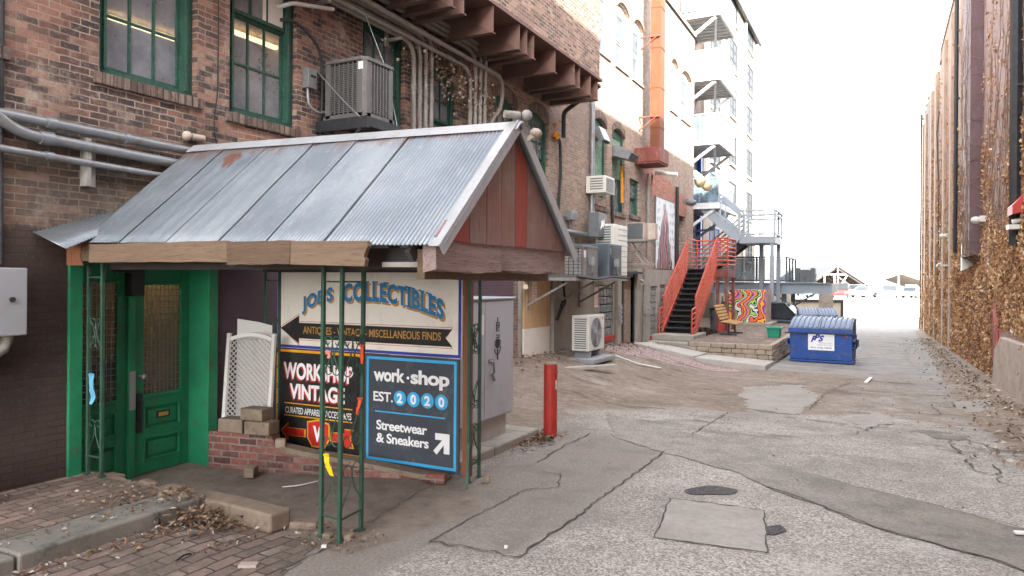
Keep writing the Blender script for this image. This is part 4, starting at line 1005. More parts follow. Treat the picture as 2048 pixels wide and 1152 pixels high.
# gable planks
GX = -2.56
ys = [3.93, 4.12, 4.36, 4.60, 4.83, 5.06, 5.27, 5.52, 5.78, 6.10]
def gtop(y): return 3.07 - abs(y - RIDY) * (3.07 - 2.13) / 1.13
for i in range(len(ys) - 1):
    a, b = ys[i] + .005, ys[i + 1] - .005; mb = MB()
    poly = [(GX, a, 2.16), (GX, b, 2.16), (GX, b, max(2.165, gtop(b)))] + ([(GX, RIDY, gtop(RIDY))] if a < RIDY < b else []) + [(GX, a, max(2.165, gtop(a)))]
    mb.prism([(p[0] - random.uniform(0, .012), p[1], p[2]) for p in [Vector(q) for q in poly]] if False else poly, (-.02, 0, 0))
    mb.build('gable_plank', M['gable_red'] if i in (1, 5) else M['gable_grey'], cp)
# beams
def rough_beam(x0, x1, y0, y1, z0, z1, mat, name='beam', along='y', n=26, amp=.008, seed=0, label=None):
    mb = MB(); rr = random.Random(seed)
    rings = []
    for i in range(n + 1):
        t = i / n; k = lambda s: amp * noise.noise((t * 5 + s * 7.3, s * 3.1 + seed, seed * 1.7))
        if along == 'y':
            y = y0 + (y1 - y0) * t; rings.append([(x0 + k(1), y, z0 + 1.6 * k(2)), (x1 + k(3), y, z0 + 1.6 * k(2.5)), (x1 + k(4), y, z1 + k(5)), (x0 + k(6), y, z1 + k(5.5))])
        else:
            x = x0 + (x1 - x0) * t; rings.append([(x, y0 + k(1), z0 + 1.6 * k(2)), (x, y1 + k(3), z0 + 1.6 * k(2.5)), (x, y1 + k(4), z1 + k(5)), (x, y0 + k(6), z1 + k(5.5))])
    vs = [v for r in rings for v in r]; fs = []
    for i in range(n):
        for k in range(4): fs.append((i * 4 + k, i * 4 + (k + 1) % 4, (i + 1) * 4 + (k + 1) % 4, (i + 1) * 4 + k))
    fs += [(0, 1, 2, 3), tuple(n * 4 + k for k in (3, 2, 1, 0))]
    mb.add(vs, fs); return mb.build(name, M[mat], cp, label=label)
rough_beam(-2.68, -2.575, 3.96, 4.85, 1.955, 2.17, 'beam_wood', seed=3, amp=.016)
rough_beam(-2.69, -2.58, 4.853, 6.12, 1.965, 2.165, 'beam_wood', seed=8, amp=.016)
rough_beam(-2.75, -2.692, 4.0, 6.0, 1.90, 2.1, 'fascia_dark', seed=5)
# front fascia boards (the last stretch has broken off)
rough_beam(-6.28, -6.0, 3.84, 3.885, 2.035, 2.205, 'fascia_dark', 'fascia_board', 'x', 6, seed=11)
rough_beam(-5.998, -4.35, 3.845, 3.885, 2.025, 2.18, 'fascia_wood', 'fascia_board', 'x', 20, seed=12)
rough_beam(-4.348, -3.72, 3.835, 3.883, 2.0, 2.17, 'fascia_dark', 'fascia_board', 'x', 12, seed=13)
mb = MB(); mb.prism([(-3.718, 3.84, 2.0), (-3.07, 3.845, 1.985), (-3.06, 3.845, 2.03), (-3.075, 3.845, 2.05), (-3.06, 3.845, 2.09), (-3.04, 3.845, 2.12), (-3.05, 3.845, 2.155), (-3.718, 3.84, 2.165)], (0, .038, 0)); mb.build('fascia_board', M['fascia_wood'], cp, label='broken ended fascia board')
mb = MB(); mb.prism([(-6.285, 3.83, 2.0), (-6.06, 3.832, 2.0), (-6.1, 3.832, 2.08), (-6.07, 3.832, 2.2), (-6.285, 3.83, 2.22)], (0, .006, 0)); mb.build('painted_end', M['post_wood'], cp)
mb = MB(); mb.box(-3.1, -2.7, 4.08, 4.12, 1.985, 2.02); mb.build('batten', M['concrete_light'], cp)
mb = MB(); mb.box(-6.2, -2.7, 4.16, 4.2, 1.97, 2.12); mb.box(-6.2, -2.7, 5.98, 6.02, 1.97, 2.12)
for x in (-6.15, -5.2, -4.3, -3.4, -2.78):
    mb.bar((x, 3.95, 2.05), (x, 5.0, 2.95), .04, .09); mb.bar((x, 6.05, 2.05), (x, 5.0, 2.95), .04, .09)
mb.build('rafter', M['timber_dark'], cp)
# twin floodlight on the ridge end
mb = MB(); mb.tube([(-2.58, 4.9, 3.17), (-2.5, 5.0, 3.17)], [.03, .03], 12); mb.sphere((-2.46, 5.04, 3.175), .044, 14); mb.bar((-2.53, 5.0, 3.1), (-2.53, 5.0, 3.16), .04)
mb.build('floodlight', M['galv_dusty'], cp)
mb = MB(); mb.sphere((-2.44, 5.17, 3.06), .046, 14, 0, (1, 1.4, .85)); mb.bar((-2.5, 5.12, 3.0), (-2.44, 5.15, 3.05), .03); mb.build('floodlight', M['plaster_old'], cp)
# ornamental iron posts
def spiral(mb, c, ua, ub, r, turns, a0, rad=.006, sgn=1):
    pts = []
    for i in range(25):
        t = i / 24; a = a0 + sgn * turns * 2 * math.pi * t; rr = r * (1 - .72 * t)
        pts.append(Vector(c) + ua * math.cos(a) * rr + ub * math.sin(a) * rr)
    mb.tube(pts, rad, 5); return pts[0]
def scroll_panel(mb, p, q, zb, zt):
    p = Vector(p); q = Vector(q); ua = (q - p); w = ua.length; ua.normalize(); ub = Vector((0, 0, 1)); mid = (p + q) / 2; mid.z = 0
    H_ = zt - zb
    for z, e in ((zb + H_ * .24, 1), (zb + H_ * .36, -1), (zb + H_ * .72, 1), (zb + H_ * .62, -1)):
        for s in (-1, 1):
            c = mid + ub * z + ua * s * w * .24
            p0 = spiral(mb, c, -ua * s, ub * e, w * .24, .95, 0, .0045)
            mb.tube([p0, mid + ub * (z - e * .09) + ua * s * w * .06, mid + ub * (z - e * .17) + ua * s * w * .25, mid + ub * (z - e * .25) + ua * s * w * .48], .0045, 5)
    for z in (zb + .16, zt - .12): mb.bar((p.x, p.y, z), (q.x, q.y, z), .012)
def iron_post(bars, zb, zt, lean=(0, 0)):
    mb = MB()
    for (x, y) in bars: mb.bar((x + lean[0], y + lean[1], zb), (x, y, zt), .026)
    for i in range(len(bars) - 1): scroll_panel(mb, (*bars[i], 0), (*bars[i + 1], 0), zb, zt)
    for (x, y) in bars: mb.box(x - .025 + lean[0], x + .025 + lean[0], y - .025 + lean[1], y + .025 + lean[1], zb - .01, zb + .012)
    return mb.build('post', M['green_iron'], cp)
iron_post([(-3.67, 4.13), (-3.47, 4.10), (-3.50, 4.38)], .0, 2.0, (-.01, 0))
iron_post([(-3.62, 6.10), (-3.45, 6.08), (-3.44, 5.86)], .0, 2.0)
iron_post([(-6.22, 3.99), (-6.03, 3.99)], .17, 2.02)
iron_post([(-6.12, 5.95), (-5.94, 5.98)], .0, 2.0)
mb = MB(); mb.bar((-3.44, 5.86, .38), (-3.36, 5.70, .0), .022); mb.build('post_brace', M['green_iron'], cp)
mb = MB(); mb.box(-3.61, -3.53, 6.03, 6.09, 0, 2.0); mb.build('timber_post', M['post_wood'], cp)
mb = MB(); mb.rbox((-3.48, 4.18, -.01), .1, .09, .05, .3); mb.rbox((-3.62, 4.14, -.01), .07, .06, .04, .1); mb.build('post_footing', M['stone_warm'], cp, bevel=.012)

# ------------------------------------------------------------------ hanging signs below the canopy
SY = 5.985
def sfn(layer): return lambda u, v: (u, SY - .0022 * layer, v)
def sbox(mb, x0, x1, z0, z1, layer, m=0): mb.box(x0, x1, SY - .0022 * layer, SY - .0022 * layer + .0016, z0, z1, m)
def spoly(mb, pts, layer): mb.prism([(x, SY - .0022 * layer, z) for x, z in pts], (0, .0016, 0))
def sframe(mb, x0, x1, z0, z1, w, layer):
    sbox(mb, x0, x1, z1 - w, z1, layer); sbox(mb, x0, x1, z0, z0 + w, layer); sbox(mb, x0, x0 + w, z0 + w, z1 - w, layer); sbox(mb, x1 - w, x1, z0 + w, z1 - w, layer)
# big cream sign
s1 = thing('shop_sign', 'wide cream sign with blue arched letters and a black arrow', 'sign', (-4.78, 6.0, 1.14))
xa, xb, za, zb = -5.98, -3.60, 1.14, 2.08
mb = MB(); mb.box(xa, xb, SY, SY + .018, za, zb); mb.build('board', M['cream_board'], s1)
mb = MB(); sframe(mb, xa + .004, xb - .004, za + .004, zb - .004, .03, 1); mb.build('border', M['ink_navy'], s1)
def arch(u, v, cx=-4.71, hw=.92, ah=.17, base=1.49, layer=1):
    return (u, SY - .0022 * layer, v + ah * (1 - ((u - cx) / hw) ** 2))
for dx, dz, lay, mt, nm in ((.022, -.022, 1, 'ink_ochre', 'lettering_shade'), (0, 0, 2, 'ink_blue', 'lettering')):
    mb = MB()
    fn = lambda u, v, dx=dx, dz=dz, lay=lay: arch(u + dx, v + dz, layer=lay)
    put_text(mb, "JOE'S", -5.62, -5.19, 1.50, 1.70, fn, .045, 1.08); mb.build(nm, M[mt], s1, recalc=False); mb = MB(); put_text(mb, 'COLLECTIBLES', -5.05, -3.80, 1.50, 1.70, fn, .045, 1.08)
    # slab serifs on the upright strokes
    def serif(u): 
        for vv in (1.50, 1.692):
            a = fn(u - .036, vv); b = fn(u + .036, vv); mb.prism([(a[0], a[1] - .0003, a[2]), (b[0], b[1] - .0003, b[2]), (b[0], b[1] - .0003, b[2] + .018), (a[0], a[1] - .0003, a[2] + .018)], (0, .0004, 0))
    for t in (.245, .335, .445, .66, .70, .79, .86): serif(-5.05 + 1.25 * t)
    mb.build(nm, M[mt], s1, recalc=False)
mb = MB()
A = [(-5.93, 1.355), (-5.66, 1.50), (-5.66, 1.42), (-3.70, 1.42), (-3.78, 1.335), (-3.70, 1.25), (-5.66, 1.25), (-5.66, 1.19)]
spoly(mb, A, 1); mb.build('arrow', M['sign_black'], s1)
mb = MB()
for a, b in zip(A, A[1:] + A[:1]):
    ca = Vector((-4.8, 1.34)); pa = ca + (Vector(a) - ca) * 1.0 + Vector((0, .016 if a[1] > 1.34 else -.016)); pb = ca + (Vector(b) - ca) * 1.0 + Vector((0, .016 if b[1] > 1.34 else -.016))
    mb.bar((pa.x, SY - .001, pa.y), (pb.x, SY - .001, pb.y), .002, .005, up=(0, 0, 1))
mb.build('arrow_outline', M['ink_red'], s1)
mb = MB(); put_text(mb, 'ANTIQUES - VINTAGE - MISCELLANEOUS FINDS', -5.60, -3.83, 1.29, 1.385, sfn(2), .012, 1.0); mb.build('arrow_lettering', M['ink_ochre'], s1, recalc=False)
# black vintage sign
s2 = thing('shop_sign', 'black square sign with an orange border and red shield between red arrows', 'sign', (-5.37, 6.0, .04))
xa, xb, za, zb = -5.98, -4.775, .04, 1.12
mb = MB(); mb.box(xa, xb, SY, SY + .018, za, zb); mb.build('board', M['sign_black'], s2)
mb = MB(); w = .028
oct_ = [(xa + .05, za + .012), (xb - .05, za + .012), (xb - .012, za + .05), (xb - .012, zb - .05), (xb - .05, zb - .012), (xa + .05, zb - .012), (xa + .012, zb - .05), (xa + .012, za + .05)]
for a, b in zip(oct_, oct_[1:] + oct_[:1]): mb.bar((a[0], SY - .0015, a[1]), (b[0], SY - .0015, b[1]), .003, w, up=(-(b[1] - a[1]), 0, b[0] - a[0]))
mb.build('border', M['ink_orange'], s2)
cx = (xa + xb) / 2
for dx, dz, lay, mt in ((-.016, -.018, 1, 'ink_red'), (0, 0, 2, 'ink_white')):
    mb = MB(); put_text(mb, 'WORKSHOP', cx - .50 + dx, cx + .47 + dx, .80 + dz, .985 + dz, sfn(lay), .035, 1.0); mb.build('lettering', M[mt], s2, recalc=False); mb = MB(); put_text(mb, 'VINTAGE', cx - .41 + dx, cx + .36 + dx, .585 + dz, .755 + dz, sfn(lay), .035, 1.0)
    mb.build('lettering', M[mt], s2, recalc=False)
mb = MB(); put_text(mb, 'CURATED APPAREL & ACCESSORIES', cx - .47, cx + .45, .425, .495, sfn(2), .008, 1.0); mb.build('small_lettering', M['ink_white'], s2, recalc=False)
mb = MB(); sbox(mb, cx - .49, cx + .46, .53, .541, 1); mb.build('rule', M['ink_orange'], s2); mb = MB(); sbox(mb, cx - .49, cx + .46, .395, .406, 1); mb.build('rule', M['ink_orange'], s2)
def scale_poly(P, k): c = Vector((sum(p[0] for p in P) / len(P), sum(p[1] for p in P) / len(P))); return [tuple(c + (Vector(p) - c) * k) for p in P]
SH = [(cx - .14, .345), (cx, .375), (cx + .14, .345), (cx + .14, .19), (cx + .08, .105), (cx - .08, .105), (cx - .14, .19)]
AL = [(cx - .52, .225), (cx - .42, .315), (cx - .42, .265), (cx - .2, .265), (cx - .2, .185), (cx - .42, .185), (cx - .42, .135)]
AR = [(cx + .19, .27), (cx + .36, .27), (cx + .36, .315), (cx + .47, .315), (cx + .43, .23), (cx + .47, .14), (cx + .36, .14), (cx + .36, .18), (cx + .19, .18)]
for P, nm in ((SH, 'shield_emblem'), (AL, 'arrow'), (AR, 'arrow')):
    mb = MB(); spoly(mb, P, 2); em = mb.build(nm, M['ink_red'], s2)
    mb = MB(); spoly(mb, scale_poly(P, 1.13), 1); mb.build('outline', M['ink_orange'], em)
mb = MB(); put_text(mb, 'V', cx - .07, cx + .05, .15, .32, sfn(3), .05, 1.0); mb.build('emblem_letter', M['ink_white'], s2, recalc=False)
# slate sign
s3 = thing('shop_sign', 'slate grey square sign with a sky blue border and number discs', 'sign', (-4.19, 6.0, .02))
xa, xb, za, zb = -4.745, -3.64, .02, 1.13; cx = (xa + xb) / 2
mb = MB(); mb.box(xa - .02, xb + .02, SY, SY + .018, za, zb); mb.build('board', M['sign_slate'], s3)
mb = MB(); sframe(mb, xa + .01, xb - .01, za + .03, zb - .02, .028, 1); mb.build('border', M['ink_sky'], s3)
mb = MB(); sbox(mb, xa + .12, xb - .14, .545, .558, 1); mb.build('rule', M['ink_sky'], s3)
mb = MB(); put_text(mb, 'work', xa + .10, xa + .49, .86, 1.0, sfn(1), .035, .95); mb.build('lettering', M['ink_white'], s3, recalc=False); mb = MB(); put_text(mb, 'shop', xa + .56, xb - .09, .818, 1.0, sfn(1), .035, .95)
spoly(mb, [(xa + .527 + .016 * math.cos(k * .524), .915 + .016 * math.sin(k * .524)) for k in range(12)], 1)
mb.build('lettering', M['ink_white'], s3, recalc=False); mb = MB(); put_text(mb, 'EST.', xa + .10, xa + .345, .655, .755, sfn(1), .02, .95)
mb.build('lettering', M['ink_white'], s3, recalc=False); mb = MB(); put_text(mb, 'Streetwear', xa + .14, xa + .76, .365, .465, sfn(1), .025, .95); mb.build('lettering', M['ink_white'], s3, recalc=False); mb = MB(); put_text(mb, '& Sneakers', xa + .14, xa + .78, .235, .335, sfn(1), .025, .95)
mb.build('lettering', M['ink_white'], s3, recalc=False); mb = MB()
AW = [(.83, .23), (.90, .30), (.845, .355), (.845, .41), (1.0, .41), (1.0, .255), (.945, .255), (.935, .265), (.865, .195)]
AW = [(.835, .225), (.935, .335), (.855, .335), (.855, .4), (1.02, .4), (1.02, .205), (.955, .205), (.955, .29), (.872, .19)]
spoly(mb, [(xa + x, z) for x, z in AW], 1)
mb.build('arrow', M['ink_white'], s3)
for i, ch in enumerate('2020'):
    mb = MB(); spoly(mb, [(xa + .43 + i * .165 + .075 * math.cos(k * .2618), .705 + .075 * math.sin(k * .2618)) for k in range(24)], 1); dc = mb.build('disc', M['ink_sky'], s3)
    mb = MB(); put_text(mb, ch, xa + .395 + i * .165, xa + .465 + i * .165, .655, .755, sfn(2), .04, 1); mb.build('number', M['ink_white'], dc, recalc=False)

# ------------------------------------------------------------------ clutter by the entrance
cw = thing('brick_cheek_wall', 'low sloping red brick wall with a mortar cap below the signs', 'low wall', (-4.9, 5.55, -.05))
mb = MB(); dvec = Vector((-3.66 + 6.27, 5.80 - 5.32, 0)); ndir = Vector((-dvec.y, dvec.x, 0)).normalized() * .13
prof = [(0, .30), (.285, .30), (.305, .19), (.7, .085), (1.0, .0)]
P0 = Vector((-6.27, 5.32, 0))
mb.prism([P0 + Vector((0, 0, -.12))] + [P0 + dvec * t + Vector((0, 0, h)) for t, h in prof] + [P0 + dvec + Vector((0, 0, -.12))], ndir); mb.build('brickwork', M['low_brick'], cw)
mb = MB()
pr2 = [(.31, .195), (.45, .152), (.7, .095), (.86, .05), (1.005, .01)]
mb.prism([P0 + dvec * t + Vector((0, 0, h - .035)) - ndir * .08 for t, h in pr2][::-1] + [P0 + dvec * t + Vector((0, 0, h + .012)) - ndir * .08 for t, h in pr2], ndir * 1.2); mb.build('cap', M['stone_warm'], cw)
def block(c, sx, sy, sz, a, mat, name, label, cat, group=None, bev=.012):
    mb = MB(); mb.rbox(c, sx, sy, sz, a); return mb.build(name, M[mat], label=label, cat=cat, group=group, bevel=bev)
block((-6.0, 5.43, .305), .30, .19, .14, .15, 'stone_warm', 'concrete_block', 'tan concrete block beside the green door jamb on the brick wall', 'block', 'loose blocks on the low wall')
block((-5.67, 5.47, .305), .29, .19, .135, .2, 'stone_warm', 'concrete_block', 'lower right tan concrete block in front of the lattice', 'block', 'loose blocks on the low wall')
block((-5.76, 5.49, .442), .28, .19, .12, .1, 'stone_warm', 'concrete_block', 'tan concrete block lying on top of another block', 'block', 'loose blocks on the low wall')
block((-5.44, 5.5, .185), .1, .09, .085, .7, 'wall_block', 'rubble_stone', 'small rubble stone between the blocks and the black sign', 'stone')
block((-5.55, 5.22, -.06), .1, .16, .1, .5, 'stone_warm', 'loose_brick', 'half brick on the ramp floor below the brick wall', 'brick')
block((-3.72, 5.73, .0), .21, .1, .085, .25, 'low_brick', 'loose_brick', 'red brick at the foot of the slate sign', 'brick')
block((-4.36, 4.1, .0), .68, .2, .15, -.08, 'stone_warm', 'kerb_stone', 'long loose tan kerb stone lying beside the ramp', 'kerb stone', bev=.02)
block((-4.85, 4.14, -.02), .36, .2, .16, -.05, 'stone_warm', 'kerb_stone', 'short tan kerb stone at the sidewalk corner behind the leaves', 'kerb stone', bev=.02)
block((-3.3, 5.95, .0), .07, .05, .06, .4, 'stone_warm', 'rubble_stone', 'tiny stone by the far green post', 'stone', bev=.008)
block((-4.03, 4.22, -.035), .4, .13, .075, .4, 'stone_warm', 'kerb_stone', 'thin broken kerb sliver sunk behind the long kerb stone', 'kerb stone', bev=.02)
# lattice screen
lt = thing('lattice_panel', 'white plastic lattice panel with a curved top leaning by the signs', 'lattice', (-5.95, 5.55, .3))
la = Vector((-6.22, 5.44, .3)); lb = Vector((-5.72, 5.64, .3)); lu = (lb - la); lw = lu.length; lu.normalize(); lean = Vector((-lu.y, lu.x, 0)) * .12
def lp(u, v): return la + lu * u + Vector((0, 0, v)) + lean * v
LH = .98
mb = MB(); pit = .055
for s in (-1, 1):
    k = -LH - 1
    while k < lw + LH + 1:
        pts = []
        for v in (0.0, LH - .03):
            pass
        # line u = k + s*v clipped to the panel
        v0, v1 = .02, LH - .03
        us = [(k + s * v, v) for v in (v0, v1)]
        if s > 0: va = max(v0, -k + .04); vb = min(v1, lw - k - .04)
        else: va = max(v0, k - lw + .04); vb = min(v1, k - .04)
        if vb > va + .01: mb.bar(lp(k + s * va, va) + lean.normalized() * .004 * s, lp(k + s * vb, vb) + lean.normalized() * .004 * s, .004, .024, up=lean)
        k += pit
mb.build('lattice', M['white_plastic'], lt)
mb = MB(); mb.bar(lp(.02, 0), lp(.02, LH + .03), .045, .03); mb.bar(lp(lw - .02, 0), lp(lw - .02, LH + .03), .045, .03); mb.bar(lp(.04, .02), lp(lw - .04, .02), .03, .03)
n = 10
for i in range(n):
    t0, t1 = i / n, (i + 1) / n; c = lambda t: lp(.04 + (lw - .08) * t, LH - .03 + .05 * math.sin(math.pi * t)); mb.bar(c(t0), c(t1), .03, .04)
mb.build('frame', M['white_plastic'], lt)
mb = MB(); mb.prism([(-6.26, 5.66, .25), (-6.0, 5.93, .25), (-6.0, 5.93, 1.38), (-6.1, 5.83, 1.42), (-6.25, 5.67, 1.46)], (.006, -.006, 0)); mb.build('white_board', M['concrete_white'], label='plain grey white board standing behind the lattice', cat='board')
# ribbons and rags tied to the posts
def rag(p, pts, w, mat, name, label, cat):
    mb = MB(); P = [Vector(p) + Vector(q) for q in pts]; rr = random.Random(len(label)); n = len(P)
    for i in range(n - 1):
        a, b = P[i], P[i + 1]; wa = w * rr.uniform(.6, 1.2); wb = w * rr.uniform(.6, 1.2)
        mb.prism([a - Vector((wa / 2, 0, 0)), a + Vector((wa / 2, .004, 0)), b + Vector((wb / 2, 0, 0)), b - Vector((wb / 2, -.006, 0))], (0, .004, 0))
    mb.tube([P[0] + Vector((.018 * math.cos(k), .018 * math.sin(k), 0)) for k in [i * .7 for i in range(10)]], .006, 5)
    return mb.build(name, M[mat], label=label, cat=cat, recalc=True)
rag((-6.09, 3.93, 1.06), [(0, 0, 0), (.01, -.01, -.06), (.0, .0, -.13), (.012, .01, -.2), (-.01, .0, -.26)], .06, 'rag_blue', 'rag', 'light blue rag knotted to the left iron post by the door', 'rag')
rag((-3.6, 4.09, .62), [(0, 0, 0), (.01, -.01, -.05), (.025, -.01, -.08), (.05, 0, -.15)], .045, 'tape_yellow', 'ribbon', 'bright yellow tape hanging low on the front iron post', 'ribbon')
rag((-3.5, 4.36, 1.40), [(0, 0, 0), (.01, -.01, -.07), (.0, 0, -.14)], .03, 'tape_orange', 'ribbon', 'orange tape tied high on the front iron post', 'ribbon')
rag((-3.51, 4.36, 1.0), [(0, 0, 0), (-.01, -.01, -.07), (-.03, 0, -.13)], .035, 'tape_orange', 'ribbon', 'orange tape tied midway down the front iron post', 'ribbon')
rag((-3.6, 4.1, 1.37), [(0, 0, 0), (.01, 0, -.03), (.0, 0, -.05)], .03, 'tape_pink', 'ribbon', 'small pink tape knot between the front post bars', 'ribbon')
# meter box at the left
mbx = thing('electric_box', 'pale grey electric box on the dark wall left of the green door', 'electric box', (-6.2, 3.1, 1.25))
mb = MB(); mb.box(-6.29, -6.12, 2.6, 3.42, 1.43, 1.97); mb.build('case', M['box_grey'], mbx, bevel=.01)
mb = MB(); mb.cyl((-6.12, 3.3, 1.72), (-6.10, 3.3, 1.72), .02, 10); mb.build('lock', M['dark_metal'], mbx)
mb = MB(); mb.prism([(-6.119, 3.06, 1.45), (-6.119, 3.14, 1.45), (-6.119, 3.14, 1.63), (-6.119, 3.06, 1.65)], (.002, 0, 0)); mb.build('sticker', M['ink_navy'], mbx)
mb = MB(); mb.tube([(-6.2, 2.6, 1.2), (-6.2, 2.95, 1.21), (-6.2, 3.15, 1.25), (-6.2, 3.28, 1.33), (-6.2, 3.32, 1.43)], .045, 10); mb.build('conduit', M['galv_dusty'], mbx)
cr = thing('wooden_crate', 'small rusty wooden crate at the left edge of the sidewalk', 'crate', (-5.95, 2.95, .165))
mb = MB(); mb.box(-6.25, -5.9, 2.5, 3.02, .17, .42); mb.build('box', M['fascia_dark'], cr)
mb = MB(); mb.box(-6.28, -5.87, 2.46, 3.06, .42, .45); mb.build('lid', M['post_wood'], cr)
# ------------------------------------------------------------------ pipes, units and boxes on the left wall
def bend(pts, r=.12, n=6):
    P = [Vector(p) for p in pts]; out = [P[0]]
    for i in range(1, len(P) - 1):
        a, b, c = P[i - 1], P[i], P[i + 1]; d1 = min(r, (a - b).length * .45); d2 = min(r, (c - b).length * .45)
        s = b + (a - b).normalized() * d1; e = b + (c - b).normalized() * d2
        for k in range(n + 1):
            t = k / n; out.append(s * (1 - t) ** 2 + b * 2 * t * (1 - t) + e * t * t)
    out.append(P[-1]); return out
def pipe(pts, r, mat, name, label, cat, r_b=.15, collars=(), group=None):
    mb = MB(); P = bend(pts, r_b); mb.tube(P, r, 10)
    o = mb.build(name, M[mat], label=label, cat=cat, group=group)
    if collars:
        for (p, q) in collars: mb = MB(); mb.tube([p, q], r * 1.28, 10); mb.build('coupling', M[mat], o)
    return o
wp = lambda y, z, off=.09: (WX + off, y, z)
pipe([wp(2.0, 3.2), wp(7.2, 3.16)], .042, 'galv', 'conduit', 'uppermost thick grey conduit low on the brick wall at left', 'conduit', collars=((wp(3.6, 3.187), wp(3.68, 3.187)), (wp(4.3, 3.18), wp(4.36, 3.18))), group='grey conduits across the left wall')
pipe([wp(2.9, 3.75), wp(3.25, 3.06), wp(7.2, 2.98)], .046, 'galv', 'conduit', 'middle rusty grey conduit that bends up at the left edge', 'conduit', .3, ((wp(3.55, 3.052), wp(3.66, 3.052)),), group='grey conduits across the left wall')
pipe([wp(2.0, 2.94), wp(7.0, 2.84)], .03, 'galv', 'conduit', 'lowest thin pale conduit running behind the tin roof', 'conduit', collars=((wp(3.6, 2.908), wp(3.67, 2.907)),), group='grey conduits across the left wall')
mb = MB(); mb.box(WX + .001, WX + .05, 4.0, 4.06, 2.7, 3.12); mb.box(WX + .001, WX + .1, 3.95, 3.99, 2.7, 3.12); mb.build('strut_bracket', M['galv_dusty'], label='steel strut bracket carrying the grey conduits', cat='bracket')
ords = ['first', 'second', 'third', 'fourth']
for i in range(4):
    yb = 8.8 + .155 * i; z = 5.36 + .085 * i
    pipe([wp(3.0, z, .16), wp(yb, z, .16), wp(yb, 3.0, .16)], .034, 'galv_dusty', 'conduit', f'{ords[i]} from the left of four pipes bending down beside the grey air conditioner', 'conduit', .28, ((wp(yb, 4.75 - .02 * i, .16), wp(yb, 4.68 - .02 * i, .16)),), group='dusty pipe bundle bending down the wall')
for i in range(4):
    yb = 10.3 + .14 * i; z = 5.72 + .07 * i - (.35 if i < 1 else .12)
    pipe([wp(3.0, z, .24 + .02 * i), wp(yb, z, .24 + .02 * i), wp(yb, 3.0, .24)], .032, 'galv_dusty', 'conduit', f'{ords[i]} from the left of four pipes below the rusty brackets', 'conduit', .28, group='dusty pipe bundle bending down the wall')
pipe([wp(3.0, 5.55, .34), wp(11.25, 5.45, .34), wp(11.3, 4.95, .3), wp(11.0, 4.6, .2), wp(11.0, 3.0, .2)], .036, 'galv_dusty', 'conduit', 'outer dusty pipe with a kink right of the pipe bundle', 'conduit', .25)
for y in (5.2, 6.8, 8.3): 
    mb = MB(); mb.box(WX + .001, WX + .04, y, y + .045, 5.2, 5.75); mb.box(WX + .04, WX + .3, y, y + .045, 5.26, 5.3); mb.build('strut_bracket', M['galv_dusty'], label={5.2: 'steel strut under the pipes above the lit window', 6.8: 'steel strut under the pipes above the grey air conditioner', 8.3: 'steel strut where the four pipes bend down'}[y], cat='bracket')
# cobweb litter caught on the pipes
rr = random.Random(5); mb = MB(); tn = []
for i in range(900):
    y = rr.gauss(9.7, .55) if i % 2 else rr.gauss(10.6, .35); z = 5.05 + rr.gauss(0, .16) - .1 * (y - 9.7); x = WX + rr.uniform(.05, .35); s = rr.uniform(.008, .022)
    c = Vector((x, y, z)); n = Vector((rr.gauss(0, 1), rr.gauss(0, 1), rr.gauss(0, 1))).normalized(); a = n.orthogonal(); b = n.cross(a); mb.add([c - a * s, c + b * s, c + a * s, c - b * s], [(0, 1, 2, 3)]); tn += [rr.uniform(.3, 1)] * 4
mb.build('nest_debris', M['litter_leaf'], kind='stuff', label='feathers and litter caught on the dusty pipe bundle', cat='debris', attr={'tone': tn}, recalc=False)

# big condenser on a wall platform
ac = thing('air_conditioner', 'large taupe condenser on a black steel wall platform above the tin roof', 'air conditioner', (-5.9, 7.28, 3.78))
x0, x1, y0, y1, z0, z1 = -6.24, -5.58, 6.98, 7.58, 3.88, 4.56
mb = MB()
for (x, y) in ((x0, y0), (x1, y0), (x0, y1), (x1, y1)):
    sx = 1 if x == x0 else -1; sy = 1 if y == y0 else -1
    mb.prism([(x, y + sy * .04, z0), (x + sx * .04, y, z0), (x + sx * .12, y, z0), (x + sx * .12, y + sy * .01, z0), (x + sx * .01, y + sy * .12, z0), (x, y + sy * .12, z0)], (0, 0, z1 - z0))
mb.box(x0 + .0, x1, y0 + .0, y1, z0 - .02, z0 + .05); mb.prism([(x0 - .01, y0 + .05, z1), (x0 + .05, y0 - .01, z1), (x1 - .05, y0 - .015, z1), (x1 + .015, y0 + .05, z1), (x1 + .015, y1 - .05, z1), (x1 - .05, y1 + .01, z1), (x0 + .05, y1 + .01, z1), (x0 - .01, y1 - .05, z1)], (0, 0, .045))
mb.build('casing', M['unit_taupe'], ac, bevel=.008)
mb = MB(); mb.box(x0 + .03, x1 - .03, y0 + .03, y1 - .03, z0 + .05, z1); mb.build('coil', M['void_black'], ac)
mb = MB(); n = 26
for i in range(n):
    z = z0 + .07 + (z1 - z0 - .09) * i / n
    mb.box(x0 + .12, x1 - .12, y0 + .004, y0 + .016, z, z + .012); mb.box(x1 - .016, x1 - .004, y0 + .12, y1 - .12, z, z + .012)
for i in range(7):
    x = x0 + .12 + (x1 - x0 - .24) * i / 6; mb.box(x - .007, x + .007, y0 - .004, y0 + .003, z0 + .05, z1); y = y0 + .12 + (y1 - y0 - .24) * i / 6; mb.box(x1 - .003, x1 + .004, y - .007, y + .007, z0 + .05, z1)
mb.build('louvre', M['unit_taupe'], ac)
mb = MB(); mb.box(x1 - .105, x1 - .03, y0 - .004, y0 + .001, z1 - .11, z1 - .02); mb.build('rating_label', M['paper'], ac)
mb = MB(); mb.cyl((-5.91, 7.28, z1 + .045), (-5.91, 7.28, z1 + .075), .24, 20); mb.build('fan_guard', M['dark_metal'], ac)
